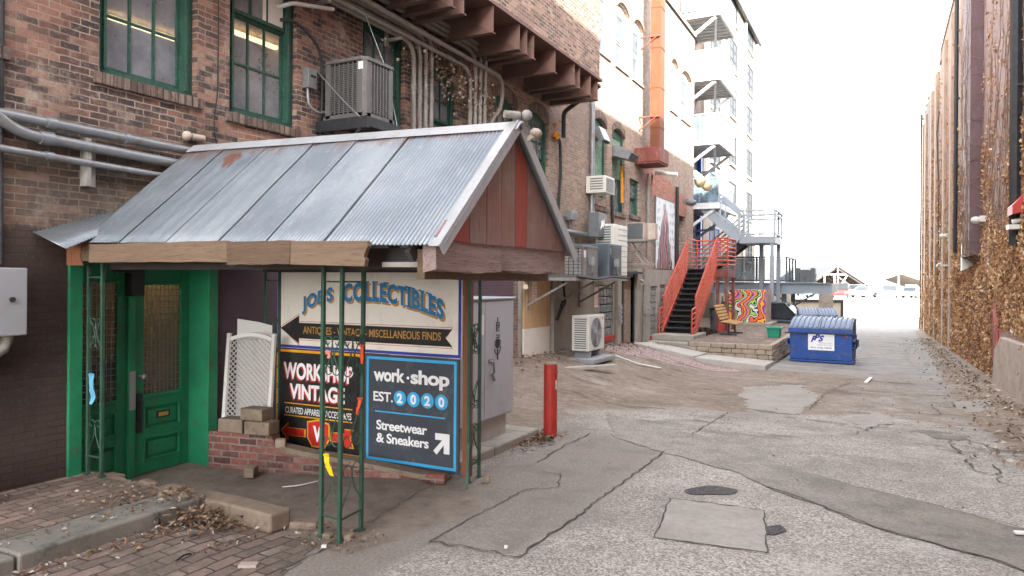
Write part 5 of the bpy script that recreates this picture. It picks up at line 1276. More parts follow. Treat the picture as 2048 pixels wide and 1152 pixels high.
mb = MB(); mb.box(WX + .001, -5.5, 6.92, 6.97, 3.72, 3.86); mb.box(WX + .001, -5.5, 7.6, 7.65, 3.72, 3.86); mb.box(-5.55, -5.5, 6.97, 7.6, 3.74, 3.855); mb.bar((WX + .02, 6.945, 3.2), (-5.6, 6.945, 3.72), .04); mb.bar((WX + .02, 7.62, 3.2), (-5.6, 7.62, 3.72), .04)
for x in (-6.1, -5.8): mb.box(x, x + .06, 6.97, 7.6, 3.78, 3.855)
mb.build('platform', M['dark_metal'], ac)
pipe([(-5.55, 7.6, 3.85), (-5.7, 7.55, 4.6), (-6.24, 7.4, 6.0)], .006, 'galv', 'guy_wire', 'thin steel wire slanting up from the far corner of the condenser platform', 'wire', .05)
pipe([(-5.56, 6.95, 3.8), (-5.9, 6.94, 4.1), (WX + .01, 6.9, 4.5)], .007, 'galv', 'guy_wire', 'thin steel wire across the front of the taupe condenser', 'wire', .05)
bx = thing('disconnect_box', 'small grey switch box on brick between lit window and condenser', 'switch box', (-6.25, 6.75, 4.25))
mb = MB(); mb.box(WX + .001, WX + .1, 6.68, 6.83, 4.22, 4.46); mb.build('case', M['galv'], bx, bevel=.006)
mb = MB(); mb.box(WX + .101, WX + .115, 6.72, 6.8, 4.36, 4.38); mb.build('handle', M['dark_metal'], bx)
pipe([(WX + .05, 6.72, 4.22), (WX + .07, 6.72, 4.0), (WX + .12, 6.85, 3.93), (x0 + .02, 6.99, 3.98)], .018, 'galv', 'flexible_conduit', 'grey flexible conduit looping from the switch box to the condenser', 'conduit', .12)
pipe([(WX - .04, 6.35, 4.95), (WX + .1, 6.5, 4.95), (WX + .1, 6.9, 4.75), (WX + .06, 6.97, 4.3), (WX + .05, 6.95, 3.5)], .02, 'rubber', 'cable', 'thick black cable drooping from the lit window to the tin roof', 'cable', .2)
pipe([(WX + .012, 5.42, 6.2), (WX + .012, 5.42, 3.9), (WX + .02, 5.36, 3.5), (WX + .02, 5.42, 3.25)], .006, 'rubber', 'cable', 'thin black wire down the brick between the two near windows', 'cable', .1)
pipe([(WX + .02, 3.3, 7), (WX + .02, 3.3, 2.0)], .016, 'rubber', 'cable', 'dark vertical cable at the far left of the wall', 'cable')
pipe([(WX + .012, 3.55, 5.0), (WX + .02, 3.75, 4.62), (WX + .02, 4.02, 4.72), (WX + .02, 4.08, 5.1)], .008, 'galv_dusty', 'cable', 'pale wire drooping left of the first window', 'cable', .2)
pv = pipe([(WX - .02, 6.3, 5.08), (WX + .08, 6.3, 5.08), (WX + .12, 6.38, 5.13), (WX + .2, 7.0, 5.25)], .026, 'pvc', 'drain_pipe', 'white plastic pipe elbow sticking out of the lit window', 'pipe', .05)
mb = MB(); mb.box(WX - .14, WX - .1, 6.15, 6.52, 4.85, 5.6); mb.build('filler_board', M['cream_board'], label='white filler board in the upper corner of the lit window', cat='board')
uf = thing('flood_fixture', 'grey fixture underside at the top edge above the lit window', 'light fitting', (-6.0, 6.0, 5.1))
mb = MB(); mb.box(WX + .1, WX + .5, 5.7, 6.15, 5.12, 5.4); mb.build('body', M['galv'], uf, bevel=.02)
mb = MB(); mb.bar((WX + .002, 5.95, 5.3), (WX + .12, 5.95, 5.3), .06); mb.build('arm', M['galv'], uf)
mb = MB(); mb.tube([(WX + .06, 5.05, 3.33), (WX + .06, 5.2, 3.335)], .035, 10); mb.sphere((WX + .06, 5.0, 3.33), .05, 10); mb.bar((WX + .001, 5.1, 3.33), (WX + .04, 5.1, 3.33), .04)
mb.build('wall_floodlight', M['plaster_old'], label='old dusty floodlight low under the lit window at the tin ridge', cat='light')

# tall corten duct and its boxed foot
du = thing('exhaust_duct', 'tall orange rusted square duct rising up the sunlit wall', 'duct', (-5.75, 20.6, 5.3))
mb = MB(); mb.box(-5.98, -5.69, 20.35, 20.82, 5.66, 13.5); mb.build('riser', M['corten'], du)
mb = MB()
for k in range(7): z = 6.3 + 1.15 * k; mb.box(-5.993, -5.677, 20.338, 20.832, z, z + .03)
mb.build_each('flange', M['corten'], du)
mb = MB()
for z in (6.6, 8.9, 11.2): mb.box(WX + .001, -5.69, 20.28, 20.33, z, z + .04); mb.bar((WX + .01, 20.3, z - .35), (-5.8, 20.3, z), .03)
mb.build_each('bracket', M['corten_dark'], du)
mb = MB(); mb.box(WX + .001, -5.56, 19.9, 20.85, 5.27, 5.68); mb.box(WX + .02, -5.58, 19.92, 20.83, 5.22, 5.27); mb.build('foot_box', M['corten_dark'], du, bevel=.008)
pipe([(WX + .3, 21.0, 5.12), (WX + .95, 21.05, 5.02)], .06, 'unit_white', 'drain_stub', 'white drain stub under the rusty duct box', 'pipe')
# drain pipes and cables further along
pipe([(-5.3, 14.35, 6.0), (WX + .12, 14.5, 5.55), (WX + .12, 14.5, 5.0)], .05, 'dark_metal', 'drain_pipe', 'short black drain stub under the end of the bay', 'pipe', .1)
pipe([(WX + .1, 16.3, 7.3), (WX + .1, 16.3, 3.08), (WX + .1, 16.15, 2.97), (WX + .1, 14.0, 2.99)], .06, 'galv', 'downpipe', 'grey downpipe with an elbow near the end of the bay', 'downpipe', .25, ((wp(16.3, 4.6, .1), wp(16.3, 4.68, .1)), (wp(16.3, 3.5, .1), wp(16.3, 3.58, .1))))
pipe([(WX - .02, 14.25, 5.0), (WX + .08, 14.4, 4.95), (WX + .06, 14.5, 4.2), (WX + .05, 14.42, 3.6), (WX + .05, 14.42, 2.6)], .035, 'rubber', 'cable', 'black cable bundle coming out of the wall through orange foam', 'cable', .12)
mb = MB(); rr = random.Random(3)
for k in range(7): mb.sphere((WX + .03 + rr.uniform(0, .05), 14.22 + rr.gauss(0, .06), 5.02 + rr.gauss(0, .07)), rr.uniform(.03, .06), 8)
mb.build('foam_filler', M['foam'], label='orange expanding foam blob round the cable hole', cat='foam')
jb = thing('junction_box', 'pale blue grey junction box on brick above the caged condenser', 'junction box', (WX + .06, 15.1, 3.25))
mb = MB(); mb.box(WX + .001, WX + .16, 14.9, 15.25, 3.25, 3.47); mb.build('case', M['galv'], jb, bevel=.008)
mb = MB(); mb.tube([(WX + .06, 15.0, 3.26), (WX + .08, 15.2, 2.3)], .014, 6); mb.tube([(WX + .09, 15.06, 3.26), (WX + .11, 15.28, 2.3)], .014, 6); mb.tube([(WX + .05, 14.91, 3.32), (WX + .05, 14.45, 3.34)], .016, 6); mb.build('conduit', M['galv'], jb)
eb = thing('electric_box', 'tall dark grey electric box with white graffiti scrawl', 'electric box', (WX + .2, 16.2, 2.95))
mb = MB(); mb.box(WX + .17, WX + .42, 15.9, 16.45, 2.93, 3.5); mb.build('case', M['box_dark'], eb, bevel=.01)
mb = MB(); gpts = [Vector((WX + .422, 16.12 + .1 * math.cos(k * 1.1) + .02 * k / 3, 3.15 + .08 * math.sin(k * 1.7) + .01 * k)) for k in range(16)]; mb.tube(gpts, .008, 4); mb.build('graffiti', M['ink_white'], eb)
# window air conditioner
wa = thing('window_air_conditioner', 'white window air conditioner below the boarded sash', 'air conditioner', (WX + .2, 16.95, 3.95))
mb = MB(); mb.box(WX + .01, WX + .5, 16.12, 16.78, 3.98, 4.38); mb.build('case', M['unit_white'], wa, bevel=.012)
mb = MB()
for k in range(13): z = 4.02 + k * .03; mb.box(WX + .5, WX + .508, 16.18, 16.72, z, z + .012) if z < 4.34 else None
for k in range(5): z = 4.06 + k * .06; mb.box(WX + .12, WX + .44, 16.112, 16.12, z, z + .025)
mb.build('grille', M['box_dark'], wa)
mb = MB(); mb.box(WX - .1, WX + .02, 16.7, 17.5, 3.78, 3.97); mb.bar((WX + .01, 16.45, 3.6), (WX + .4, 16.45, 3.96), .03); mb.build('packing_brick', M['old_brick'], wa)
# galvanised hoods
def hood(y0, y1, z0, z1, d, name, label, slope):
    o = thing(name, label, 'vent hood', (WX + .2, (y0 + y1) / 2, z0))
    mb = MB(); mb.prism([(WX - .09, y0, z0 + .12), (WX - .09, y0, z1), (WX + .12, y0, z1), (WX + d, y0, z0 + slope), (WX + d - .1, y0, z0), (WX + .05, y0, z0 + .12)], (0, y1 - y0, 0)); mb.build('shell', M['galv'], o, bevel=.006)
    mb = MB(); mb.prism([(WX + d - .005, y0 + .03, z0 + slope - .03), (WX + d - .09, y0 + .03, z0 + .01), (WX + d - .085, y0 + .03, z0 + .005), (WX + d + .002, y0 + .03, z0 + slope - .035)], (0, y1 - y0 - .06, 0)); mb.build('screen', M['dark_metal'], o)
hood(18.1, 18.75, 5.05, 5.45, .5, 'vent_hood', 'galvanised box vent hood over the green boarded opening', .2)
hood(16.7, 17.15, 5.3, 5.68, .26, 'vent_hood', 'small galvanised vent hood beside the grey downpipe', .05)
pipe([(WX + .06, 18.62, 4.98), (WX + .06, 18.66, 4.0)], .045, 'foam', 'foam_seam', 'long orange foam seam below the box vent hood', 'foam', .1)
pipe([(WX + .06, 17.85, 4.15), (WX + .06, 17.9, 3.6), (WX + .1, 17.95, 2.6)], .04, 'rubber', 'cable', 'black cable between the two narrow green windows', 'cable', .1)
pipe([(WX + .07, 21.05, 5.1), (WX + .07, 21.05, 2.6)], .045, 'galv_dusty', 'downpipe', 'tan dusty pipe below the rusty duct box', 'downpipe')
pipe([(WX + .09, 24.42, 5.1), (WX + .09, 24.42, 2.4), (WX + .09, 24.5, 2.2)], .06, 'dark_metal', 'downpipe', 'black pipe beside the polka dot mural', 'downpipe')
mb = MB(); mb.bar((WX + .001, 25.6, 4.75), (WX + .2, 25.6, 4.75), .1); mb.sphere((WX + .28, 25.6, 4.68), .2, 14, 0, (1, .9, .6)); mb.build('wall_lamp', M['box_dark'], label='dark grey dome wall lamp above the doorway alcove', cat='wall lamp')
# mural panel (plain invented flame pattern)
mp = thing('mural_panel', 'tall painted panel with grey dots and dark red streaks on brick', 'mural', (WX, 23.0, 2.3))
mb = MB(); mb.box(WX + .008, WX + .045, 22.0, 24.25, 2.3, 4.52); mb.build('panel', M['mural_panel'], mp)
mb = MB(); mb.box(WX + .046, WX + .055, 21.97, 24.28, 4.52, 4.55); mb.box(WX + .002, WX + .05, 21.96, 21.998, 2.3, 4.55); mb.build('trim', M['box_dark'], mp)
# shelf with two condensers
sh = thing('equipment_shelf', 'rusty bracketed steel shelf on the concrete wall', 'shelf', (-5.8, 14.3, 1.85))
mb = MB(); mb.box(WX + .07, -5.15, 12.7, 15.85, 1.9, 1.96); mb.build('deck', M['galv_dusty'], sh)
mb = MB()
for y in (12.85, 14.2, 15.6): mb.bar((WX + .07, y, 1.4), (-5.35, y, 1.88), .04); mb.box(WX + .061, WX + .1, y - .03, y + .03, 1.3, 1.9)
mb.build_each('bracket', M['galv_dusty'], sh)
def condenser(x0, x1, y0, y1, z0, h, mat, cage, name, label, group=None):
    o = thing(name, label, 'air conditioner', ((x0 + x1) / 2, (y0 + y1) / 2, z0), group)
    mb = MB(); mb.box(x0 + .02, x1 - .02, y0 + .02, y1 - .02, z0 + .04, z0 + h - .03); mb.build('coil', M['box_dark'] if not cage else M['galv_dusty'], o)
    mb = MB(); mb.box(x0, x1, y0, y1, z0, z0 + .05); mb.box(x0, x1, y0, y1, z0 + h - .05, z0 + h)
    for (x, y) in ((x0, y0), (x1 - .04, y0), (x0, y1 - .04), (x1 - .04, y1 - .04)): mb.box(x, x + .04, y, y + .04, z0 + .05, z0 + h - .05)
    mb.box(x1 - .02, x1 - .005, y0 + (y1 - y0) * .3, y1 - .041, z0 + .052, z0 + h - .052)
    mb.build('casing', M[mat], o, bevel=.006)
    mb = MB()
    if cage:
        for i in range(1, 9): x = x0 + (x1 - x0) * i / 9; mb.box(x - .005, x + .005, y0 + .004, y0 + .014, z0 + .05, z0 + h - .05)
        for i in range(1, 10): z = z0 + h * i / 10; mb.box(x0 + .04, x1 - .04, y0, y0 + .0035, z - .005, z + .005)
    else:
        for i in range(1, 18): z = z0 + .04 + (h - .08) * i / 18; mb.box(x0 + .04, x1 - .04, y0 + .002, y0 + .016, z - .012, z + .006); mb.box(x1 - .005, x1 + .012, y0 + .05, y1 - .05, z - .012, z + .004)
    mb.build('grille', M['dark_metal'] if cage else M[mat], o)
    mb = MB(); yq = y0 + (y1 - y0) * .35; mb.box(x1, x1 + .07, yq, yq + .17, z0 + .25, z0 + .42); mb.tube([(x1 + .03, yq + .08, z0 + .25), (x1 + .05, yq + .1, z0 + .12), (x1 + .02, yq + .25, z0 + .06)], .015, 6); mb.build('service_box', M['galv'], o)
    mb = MB(); mb.box(x1 - .004, x1 + .001, y0 + .06, y0 + .16, z0 + h - .24, z0 + h - .1); mb.build('rating_label', M['paper'], o)
    return o
condenser(-6.1, -5.2, 13.2, 14.05, 1.96, .64, 'unit_taupe', True, 'air_conditioner', 'taupe wire caged condenser on the wall shelf')
condenser(-6.05, -5.2, 14.72, 15.55, 1.96, .74, 'unit_blue', False, 'air_conditioner', 'dark blue grey louvred condenser on the wall shelf')
pipe([(-5.15, 12.8, 1.98), (-5.08, 13.6, 1.93), (-5.1, 14.6, 1.99), (-5.08, 15.7, 1.96)], .025, 'rubber', 'cable', 'black refrigerant lines sagging along the wall shelf edge', 'cable', .2)
def fan_unit(o, x0, x1, y0, y1, z0, h, face='x', nfan=1):
    mb = MB(); mb.box(x0, x1, y0, y1, z0, z0 + h); mb.build('case', M['unit_white'], o, bevel=.015)
    mb = MB(); md = MB()
    for k in range(nfan):
        cz = z0 + h * (k + .5) / nfan; cy = y0 + (y1 - y0) * .45; r = min((y1 - y0) * .37, h / nfan * .42)
        md.cyl((x1 + .001, cy, cz), (x1 + .004, cy, cz), r, 24)
        for q in range(6): rr_ = r * (q + 1) / 6; mb.tube([(x1 + .014, cy + rr_ * math.cos(a * .2618), cz + rr_ * math.sin(a * .2618)) for a in range(25)], .004, 4, 0, False)
        mb.cyl((x1 + .005, cy, cz), (x1 + .02, cy, cz), r * .22, 14)
        for q in range(5):
            a = q * 1.2566; mb.obox((x1 + .007, cy + r * .55 * math.cos(a), cz + r * .55 * math.sin(a)), (0, math.cos(a), math.sin(a)), (0, -math.sin(a), math.cos(a)), (1, 0, 0), r * .75, r * .38, .003)
    md.build('fan_opening', M['box_dark'], o); mb.build('fan_guard', M['box_grey'], o)
    mb = MB()
    for k in range(int(h / .045)):
        z = z0 + .05 + k * .045
        if z > z0 + h - .06: break
        mb.box(x0 + .06, x1 - .05, y0 - .004, y0 + .002, z, z + .022)
    mb.build('side_grille', M['box_dark'], o)
ms = thing('mini_split_unit', 'white single fan outdoor unit standing on a grey pad', 'air conditioner', (-5.5, 14.1, .3))
MZ = gz(-5.4, 14.1)
fan_unit(ms, -5.62, -5.25, 13.68, 14.6, MZ + .2, .72)
mb = MB(); mb.box(-5.75, -5.05, 13.45, 14.75, MZ - .03, MZ + .06); mb.build('pad', M['box_grey'], ms, bevel=.01)
mb = MB(); mb.box(-5.6, -5.27, 13.8, 13.88, MZ + .06, MZ + .2); mb.box(-5.6, -5.27, 14.4, 14.48, MZ + .06, MZ + .2); mb.build_each('foot', M['box_grey'], ms)
mb = MB(); mb.cyl((-5.249, 14.48, MZ + .84), (-5.246, 14.48, MZ + .84), .025, 12); mb.build('badge', M['ink_red'], ms)
tu = thing('mini_split_unit', 'tall white twin outdoor unit on the wall above the shelf', 'air conditioner', (-5.9, 16.8, 1.95))
mb = MB(); mb.box(-6.1, -5.65, 16.3, 17.35, 2.03, 3.25); mb.build('case', M['unit_white'], tu, bevel=.015)
mb = MB()
for k in range(14): z = 2.5 + k * .06; mb.box(-6.04, -5.72, 16.292, 16.299, z, z + .035) if z < 3.2 else None
mb.build('side_grille', M['box_dark'], tu)
mb = MB()
for k in range(9): z = 2.1 + k * .13; mb.box(-5.65, -5.642, 16.65, 17.3, z, z + .015)
mb.build('panel_seam', M['box_grey'], tu)
mb = MB(); mb.box(WX + .061, -5.65, 16.4, 16.46, 1.96, 2.025); mb.box(WX + .061, -5.65, 17.2, 17.26, 1.96, 2.025); mb.build('bracket', M['galv_dusty'], tu)
sc_ = thing('swamp_cooler', 'old louvred cooler box on crossed braces beside the mural', 'cooler', (-5.9, 19.1, 2.9))
mb = MB(); mb.box(-6.1, -5.6, 18.6, 19.2, 3.0, 3.45); mb.prism([(-5.6, 18.9, 3.0), (-5.4, 18.95, 3.02), (-5.42, 18.95, 3.45), (-5.6, 18.9, 3.45)], (0, .25, 0)); mb.build('case', M['plaster_old'], sc_, bevel=.008)
mb = MB()
for k in range(14): z = 3.03 + k * .032; mb.box(-6.04, -5.66, 18.585, 18.599, z, z + .02) if z < 3.42 else None
mb.box(-6.06, -5.64, 18.594, 18.5985, 3.02, 3.43)
mb.build('louvre', M['box_dark'], sc_)
mb = MB(); mb.bar((-6.1, 18.65, 2.95), (-5.6, 18.65, 2.35), .03); mb.bar((-5.6, 18.65, 2.95), (-6.2, 18.65, 2.35), .03); mb.bar((-6.1, 19.15, 2.95), (-5.6, 19.15, 2.35), .03); mb.box(-6.23, -5.3, 18.6, 18.65, 2.33, 2.38); mb.box(-6.2, -5.5, 18.55, 19.25, 2.95, 2.999); mb.build('brace', M['galv_dusty'], sc_)
pipe([(WX + .2, 20.3, 2.25), (WX + .2, 20.3, -.2)], .05, 'galv_dusty', 'downpipe', 'grey pipe down the concrete wall right of the basement door', 'downpipe', .1, ((wp(20.3, .95, .2), wp(20.3, 1.15, .2)),))
mb = MB(); mb.box(WX + .26, WX + .4, 20.15, 20.5, .95, 1.13); mb.build('valve_box', M['galv_dusty'], label='small square box on the grey pipe by the basement door', cat='box')
mb = MB(); mb.box(WX + .161, WX + .18, 18.15, 18.38, .75, 1.3)
for k in range(4): mb.box(WX + .18, WX + .2, 18.17, 18.36, .8 + k * .12, .87 + k * .12)
mb.build('intercom_plate', M['box_grey'], label='grey intercom plate left of the basement door', cat='intercom')
cm = thing('security_camera', 'small camera over the basement door', 'camera', (WX + .3, 19.9, 1.9))
mb = MB(); mb.tube([(WX + .061, 20.12, 1.95), (WX + .2, 20.12, 1.9)], .02, 6); mb.build('arm', M['galv_dusty'], cm)
mb = MB(); mb.tube([(WX + .2, 20.0, 1.92), (WX + .32, 19.85, 1.86)], .05, 10); mb.build('body', M['plaster_old'], cm)
def notice(y0, y1, z0, z1, X, label):
    o = thing('notice', label, 'sign', (X, (y0 + y1) / 2, z0)); mb = MB(); mb.box(X, X + .006, y0, y1, z0, z1); mb.build('sheet', M['paper'], o)
    mb = MB(); k = 0; z = z1 - .1
    while z > z0 + .04: mb.box(X + .0065, X + .008, y0 + .04, y1 - .04 - .03 * (k % 3), z, z + .025); z -= .055; k += 1
    mb.build('print', M['tape_pink'], o)
notice(13.05, 13.25, 1.45, 1.88, WX + .087, 'narrow pink and white notice on the bare plywood')
notice(16.6, 16.85, 1.25, 1.75, WX + .065, 'narrow pink and white notice on concrete above the white outdoor unit')
mb = MB(); mb.tube([(WX + .1, 12.75, 1.75), (WX + .3, 12.3, 1.78)], .05, 8); mb.build('pipe_stub', M['cream_wall'], label='cream pipe stub in front of the plywood boarding', cat='pipe')
mb = MB(); rr = random.Random(8)
for k in range(2): mb.tube(bend([(WX + .25, 13.9 + .05 * k, MZ + .8), (WX + .3, 14.1 + .05 * k, 1.5 - .1 * k), (WX + .3, 14.25, 1.4), (WX + .2, 14.35, 1.88)], .15), .025, 6)
mb.build('hose', M['rubber'], label='black lagged hoses rising behind the white outdoor unit', cat='hose')
pipe([(-5.0, 14.6, MZ + .05), (-4.7, 15.2, gz(-4.7, 15.2) + .03), (-4.3, 15.6, gz(-4.3, 15.6) + .03)], .02, 'pvc', 'hose', 'pale hose trailing over gravel from the outdoor unit pad', 'hose', .2)
# ------------------------------------------------------------------ cabinet, bollard, litter
uc = thing('utility_cabinet', 'tall pale grey two door utility cabinet right of the signs', 'cabinet', (-4.25, 6.9, .05))
mb = MB(); mb.box(-4.62, -3.90, 6.2, 7.66, .34, 1.68); mb.box(-4.64, -3.87, 6.18, 7.69, 1.68, 1.705); mb.build('case', M['cabinet_grey'], uc, bevel=.008)
mb = MB(); mb.box(-3.90, -3.885, 6.21, 6.955, .36, 1.66); mb.box(-3.90, -3.885, 6.965, 7.65, .36, 1.66); mb.build('door', M['cabinet_grey'], uc, bevel=.004)
mb = MB(); mb.box(-4.60, -3.95, 6.22, 7.6, .06, .34); mb.build('plinth', M['concrete_light'], uc, bevel=.01)
mb = MB(); mb.box(-3.885, -3.873, 7.04, 7.14, .98, 1.02); mb.tube([(-3.873, 7.08, 1.0), (-3.84, 7.08, .99), (-3.84, 7.10, .87), (-3.872, 7.10, .85)], .012, 6); mb.build('handle', M['galv'], uc)
mb = MB(); mb.tube([(-3.86, 7.09, .86), (-3.85, 7.12, .78)], .02, 8); mb.build('padlock', M['galv_dusty'], uc)
mb = MB()
yc = 7.25; zc = 1.28
def mk(pts, r=.006): mb.tube([(-3.883, yc + y, zc + z) for y, z in pts], r, 4)
for k in range(4): mk([(-.03, .14 - .03 * k), (.035, .14 - .03 * k)], .007)
mk([(-.03, .14), (-.03, .05)]); mk([(.035, .14), (.035, .08)]); mk([(-.035, .0), (.035, .0), (.035, -.03), (-.035, -.03)]); mk([(-.06, -.06), (-.06, -.12), (.06, -.12), (.06, -.06)])
for k in range(3): mk([(-.03 + .03 * k, -.05), (-.03 + .03 * k, -.15)], .008)
mk([(.075 * math.cos(a * .26), -.13 + .09 * math.sin(a * .26)) for a in range(13, 25)]); mk([(0, .2), (0, .14)]); mk([(0, -.16), (0, -.28)], .01)
mb.build('graffiti', M['sign_black'], uc)
mb = MB(); mb.box(-3.884, -3.8825, 6.86, 6.93, 1.3, 1.52); mb.build('sticker', M['paper'], uc)
mb = MB()
for (a, b) in ((6.05, 6.9), (6.91, 7.75), (7.76, 8.05)): mb.box(-4.7, -3.72, a, b, -.05, .1)
mb.build('plinth_slab', M['concrete'], kind='structure', bevel=.02)
bo = thing('bollard', 'red painted steel bollard with a concrete filled top', 'bollard', (-3.6, 8.1, 0))
mb = MB(); mb.tube([(-3.6, 8.1, -.05), (-3.6, 8.1, .88)], .083, 24); mb.build('pipe', M['bollard_red'], bo)
mb = MB(); mb.sphere((-3.6, 8.1, .882), .079, 18, 0, (1, 1, .42)); mb.build('cap', M['stone_warm'], bo)
def band(z0, z1, a0, a1, mat, name):
    mb = MB(); n = 8
    for i in range(n):
        p = a0 + (a1 - a0) * i / n; q = a0 + (a1 - a0) * (i + 1) / n; r = .0845
        mb.quad((-3.6 + r * math.cos(p), 8.1 + r * math.sin(p), z0), (-3.6 + r * math.cos(q), 8.1 + r * math.sin(q), z0), (-3.6 + r * math.cos(q), 8.1 + r * math.sin(q), z1), (-3.6 + r * math.cos(p), 8.1 + r * math.sin(p), z1))
    mb.build(name, M[mat], bo, recalc=False)
band(.58, .69, -.35, -.05, 'paper', 'sticker'); band(.73, .77, -.4, -.1, 'sign_black', 'sticker')
# leaf litter: drifts in corners, along the ivy wall and over the yard
rl = random.Random(31); mb = MB(); tone = []
def leaf_at(x, y, s, lift=.02, tmin=0, tmax=1):
    z = max(gz(x, y), .168 if (x < -4.8 and y < 4.0) else -9) + lift + rl.uniform(0, .03) * (s / .05)
    c = Vector((x, y, z)); n = Vector((rl.gauss(0, .5), rl.gauss(0, .5), 1)).normalized(); a = n.orthogonal().normalized(); a.rotate(Matrix.Rotation(rl.uniform(0, 6.28), 3, n)); b = n.cross(a)
    cu = rl.uniform(.1, .7) * s
    mb.add([c - a * s, c - b * s * .5 + n * cu * .4, c + a * s + n * cu * .3, c + b * s * .5 + n * cu], [(0, 1, 2), (0, 2, 3)]); tone.extend([rl.uniform(tmin, tmax)] * 4)
for i in range(420): leaf_at(rl.gauss(-4.62, .17), rl.gauss(3.86, .12), rl.uniform(.012, .036), .02 + .1 * rl.random() ** 2, 0, .85)
for i in range(260): leaf_at(rl.uniform(-5.4, -4.0), rl.gauss(3.75, .25), rl.uniform(.01, .03), .02, .1, .9)
for i in range(330): leaf_at(-4.74 + abs(rl.gauss(0, .12)), rl.uniform(1.8, 3.8), rl.uniform(.006, .026), .02, .1, 1)
for i in range(300): leaf_at(rl.uniform(-6.25, -4.8), rl.uniform(2.2, 4.1), rl.uniform(.006, .022), .005, 0, 1)
for i in range(220): leaf_at(rl.gauss(-3.66, .14), rl.gauss(7.75, .25), rl.uniform(.015, .045), .02, 0, .8)
for i in range(1500): leaf_at(1.95 - abs(rl.gauss(0, .4)), 9 + 30 * rl.random() ** 1.3, rl.uniform(.02, .05), .02, 0, 1)
for i in range(700): leaf_at(rl.gauss(-5.9, .3), rl.uniform(9, 20), rl.uniform(.02, .05), .03, 0, .9)
for i in range(500): leaf_at(rl.uniform(-5.5, 1.6), rl.uniform(7, 18), rl.uniform(.006, .022), .022, .1, 1)
for i in range(260): leaf_at(rl.uniform(-4.5, 1.5), rl.uniform(3, 8), rl.uniform(.004, .012), .022, .1, 1)
for i in range(240): leaf_at(rl.uniform(-3.9, -3.2), rl.uniform(3.9, 4.4), rl.uniform(.006, .02), .012, 0, .9)
for i in range(200): leaf_at(rl.gauss(-5.6, .4), rl.gauss(20.1, .3), rl.uniform(.02, .05), .05, .2, .9)
mb.build('leaf_litter', M['litter_leaf'], kind='stuff', label='scattered dry leaves and crumbs of litter on the alley floor', cat='leaf litter', attr={'tone': tone}, recalc=False)
# loose scraps
def scrap(px, py, L_, w, a, mat, name, label, cat, h=.02):
    p = onG(px, py); mb = MB(); mb.rbox((p.x, p.y, p.z + .016), L_, w, h, a); return mb.build(name, M[mat], label=label, cat=cat, bevel=.004)
scrap(1172, 740, 1.35, .14, .95, 'concrete_light', 'concrete_strip', 'short pale concrete strip in the dirt by the outdoor unit', 'concrete strip', .06)
scrap(1737, 763, .95, .07, 1.48, 'concrete_white', 'white_plank', 'white plank lying in the middle of the alley', 'plank', .03)
scrap(2040, 1072, .08, .04, .3, 'paper', 'paper_scrap', 'white paper scrap at the right edge of the dark strip', 'litter')
scrap(1012, 1101, .025, .02, .3, 'paper', 'paper_scrap', 'tiny white scrap on the pebbly concrete at the bottom', 'litter')
scrap(648, 1100, .035, .025, .6, 'paper', 'paper_scrap', 'crumpled white scrap below the front iron post', 'litter')
scrap(497, 1138, .12, .07, .5, 'plaster_old', 'cardboard_scrap', 'torn grey card near the bottom on the brick street', 'litter')
scrap(1085, 872, .06, .05, .4, 'stone_warm', 'rubble_stone', 'small stone left of the red bollard foot', 'stone', .03)
pipe([onG(565, 978) + Vector((0, 0, .02)), onG(600, 976) + Vector((0, 0, .025)), onG(636, 966) + Vector((0, 0, .02))], .005, 'paper', 'straw', 'pale thin stick on the ramp floor', 'stick', .05)
pipe([onG(352, 1131) + Vector((0, 0, .03)), onG(368, 1120) + Vector((0, 0, .035)), onG(382, 1116) + Vector((0, 0, .03))], .007, 'rubber', 'wire_scrap', 'short dark wire scrap on the brick street', 'litter', .05)
pipe([onG(5, 1150) + Vector((0, 0, .03)), onG(60, 1131) + Vector((0, 0, .03))], .006, 'tape_orange', 'ribbon', 'thin orange red strip at the bottom left kerb', 'ribbon', .05)

# ------------------------------------------------------------------ concrete steps and red stair
st = thing('concrete_steps', 'two wide concrete steps at the foot of the red stair', 'steps', (-5.55, 21.7, -.1))
mb = MB(); mb.box(-6.23, -4.9, 20.95, 23.2, -.4, .12); mb.box(-6.22, -4.95, 21.5, 23.2, .121, .3); mb.build('tread', M['concrete'], st, bevel=.02)
rs = thing('red_stair', 'red railed metal stair with black treads climbing the wall', 'stair', (-5.6, 24.8, .3))
SX0, SX1 = -6.08, -5.12; SYa, SYb = 22.25, 25.45; SZa, SZb = .30, 2.35; N = 12
mb = MB(); md = MB()
for i in range(N):
    t = i / N; y = SYa + (SYb - SYa) * t; z = SZa + (SZb - SZa) * (i + 1) / N
    mb.box(SX0 + .04, SX1 - .04, y, y + .30, z - .04, z); md.box(SX0 + .04, SX1 - .04, y + .22, y + .235, z - .2, z - .041)
mb.build('tread', M['tread_black'], rs, bevel=.006); md.build('riser', M['tread_black'], rs)
for x in (SX0, SX1): mb = MB(); mb.bar((x, SYa - .05, SZa - .05), (x, SYb, SZb - .1), .05, .26); mb.build('stringer', M['red_rail'], rs)
_rp = set()
def rails(mb, p, q, h, n=6, posts=True, r=.02):
    p = Vector(p); q = Vector(q)
    for k in range(n): dz = Vector((0, 0, h * (k + 1) / n)); mb.tube([p + dz, q + dz], r if k < n - 1 else r * 1.4, 6)
    if posts:
        L_ = (q - p).length; m = max(1, int(L_ / 1.0))
        for i in range(m + 1):
            a = p.lerp(q, i / m); k = (id(mb), round(a.x, 2), round(a.y, 2))
            if k in _rp: continue
            _rp.add(k); mb.tube([a, a + Vector((0, 0, h + .02))], .025, 6)
mb = MB()
for x in (SX0 - .02, SX1 + .02): rails(mb, (x, SYa + .1, SZa + .12), (x, SYb, SZb + .02), 1.0, 7)
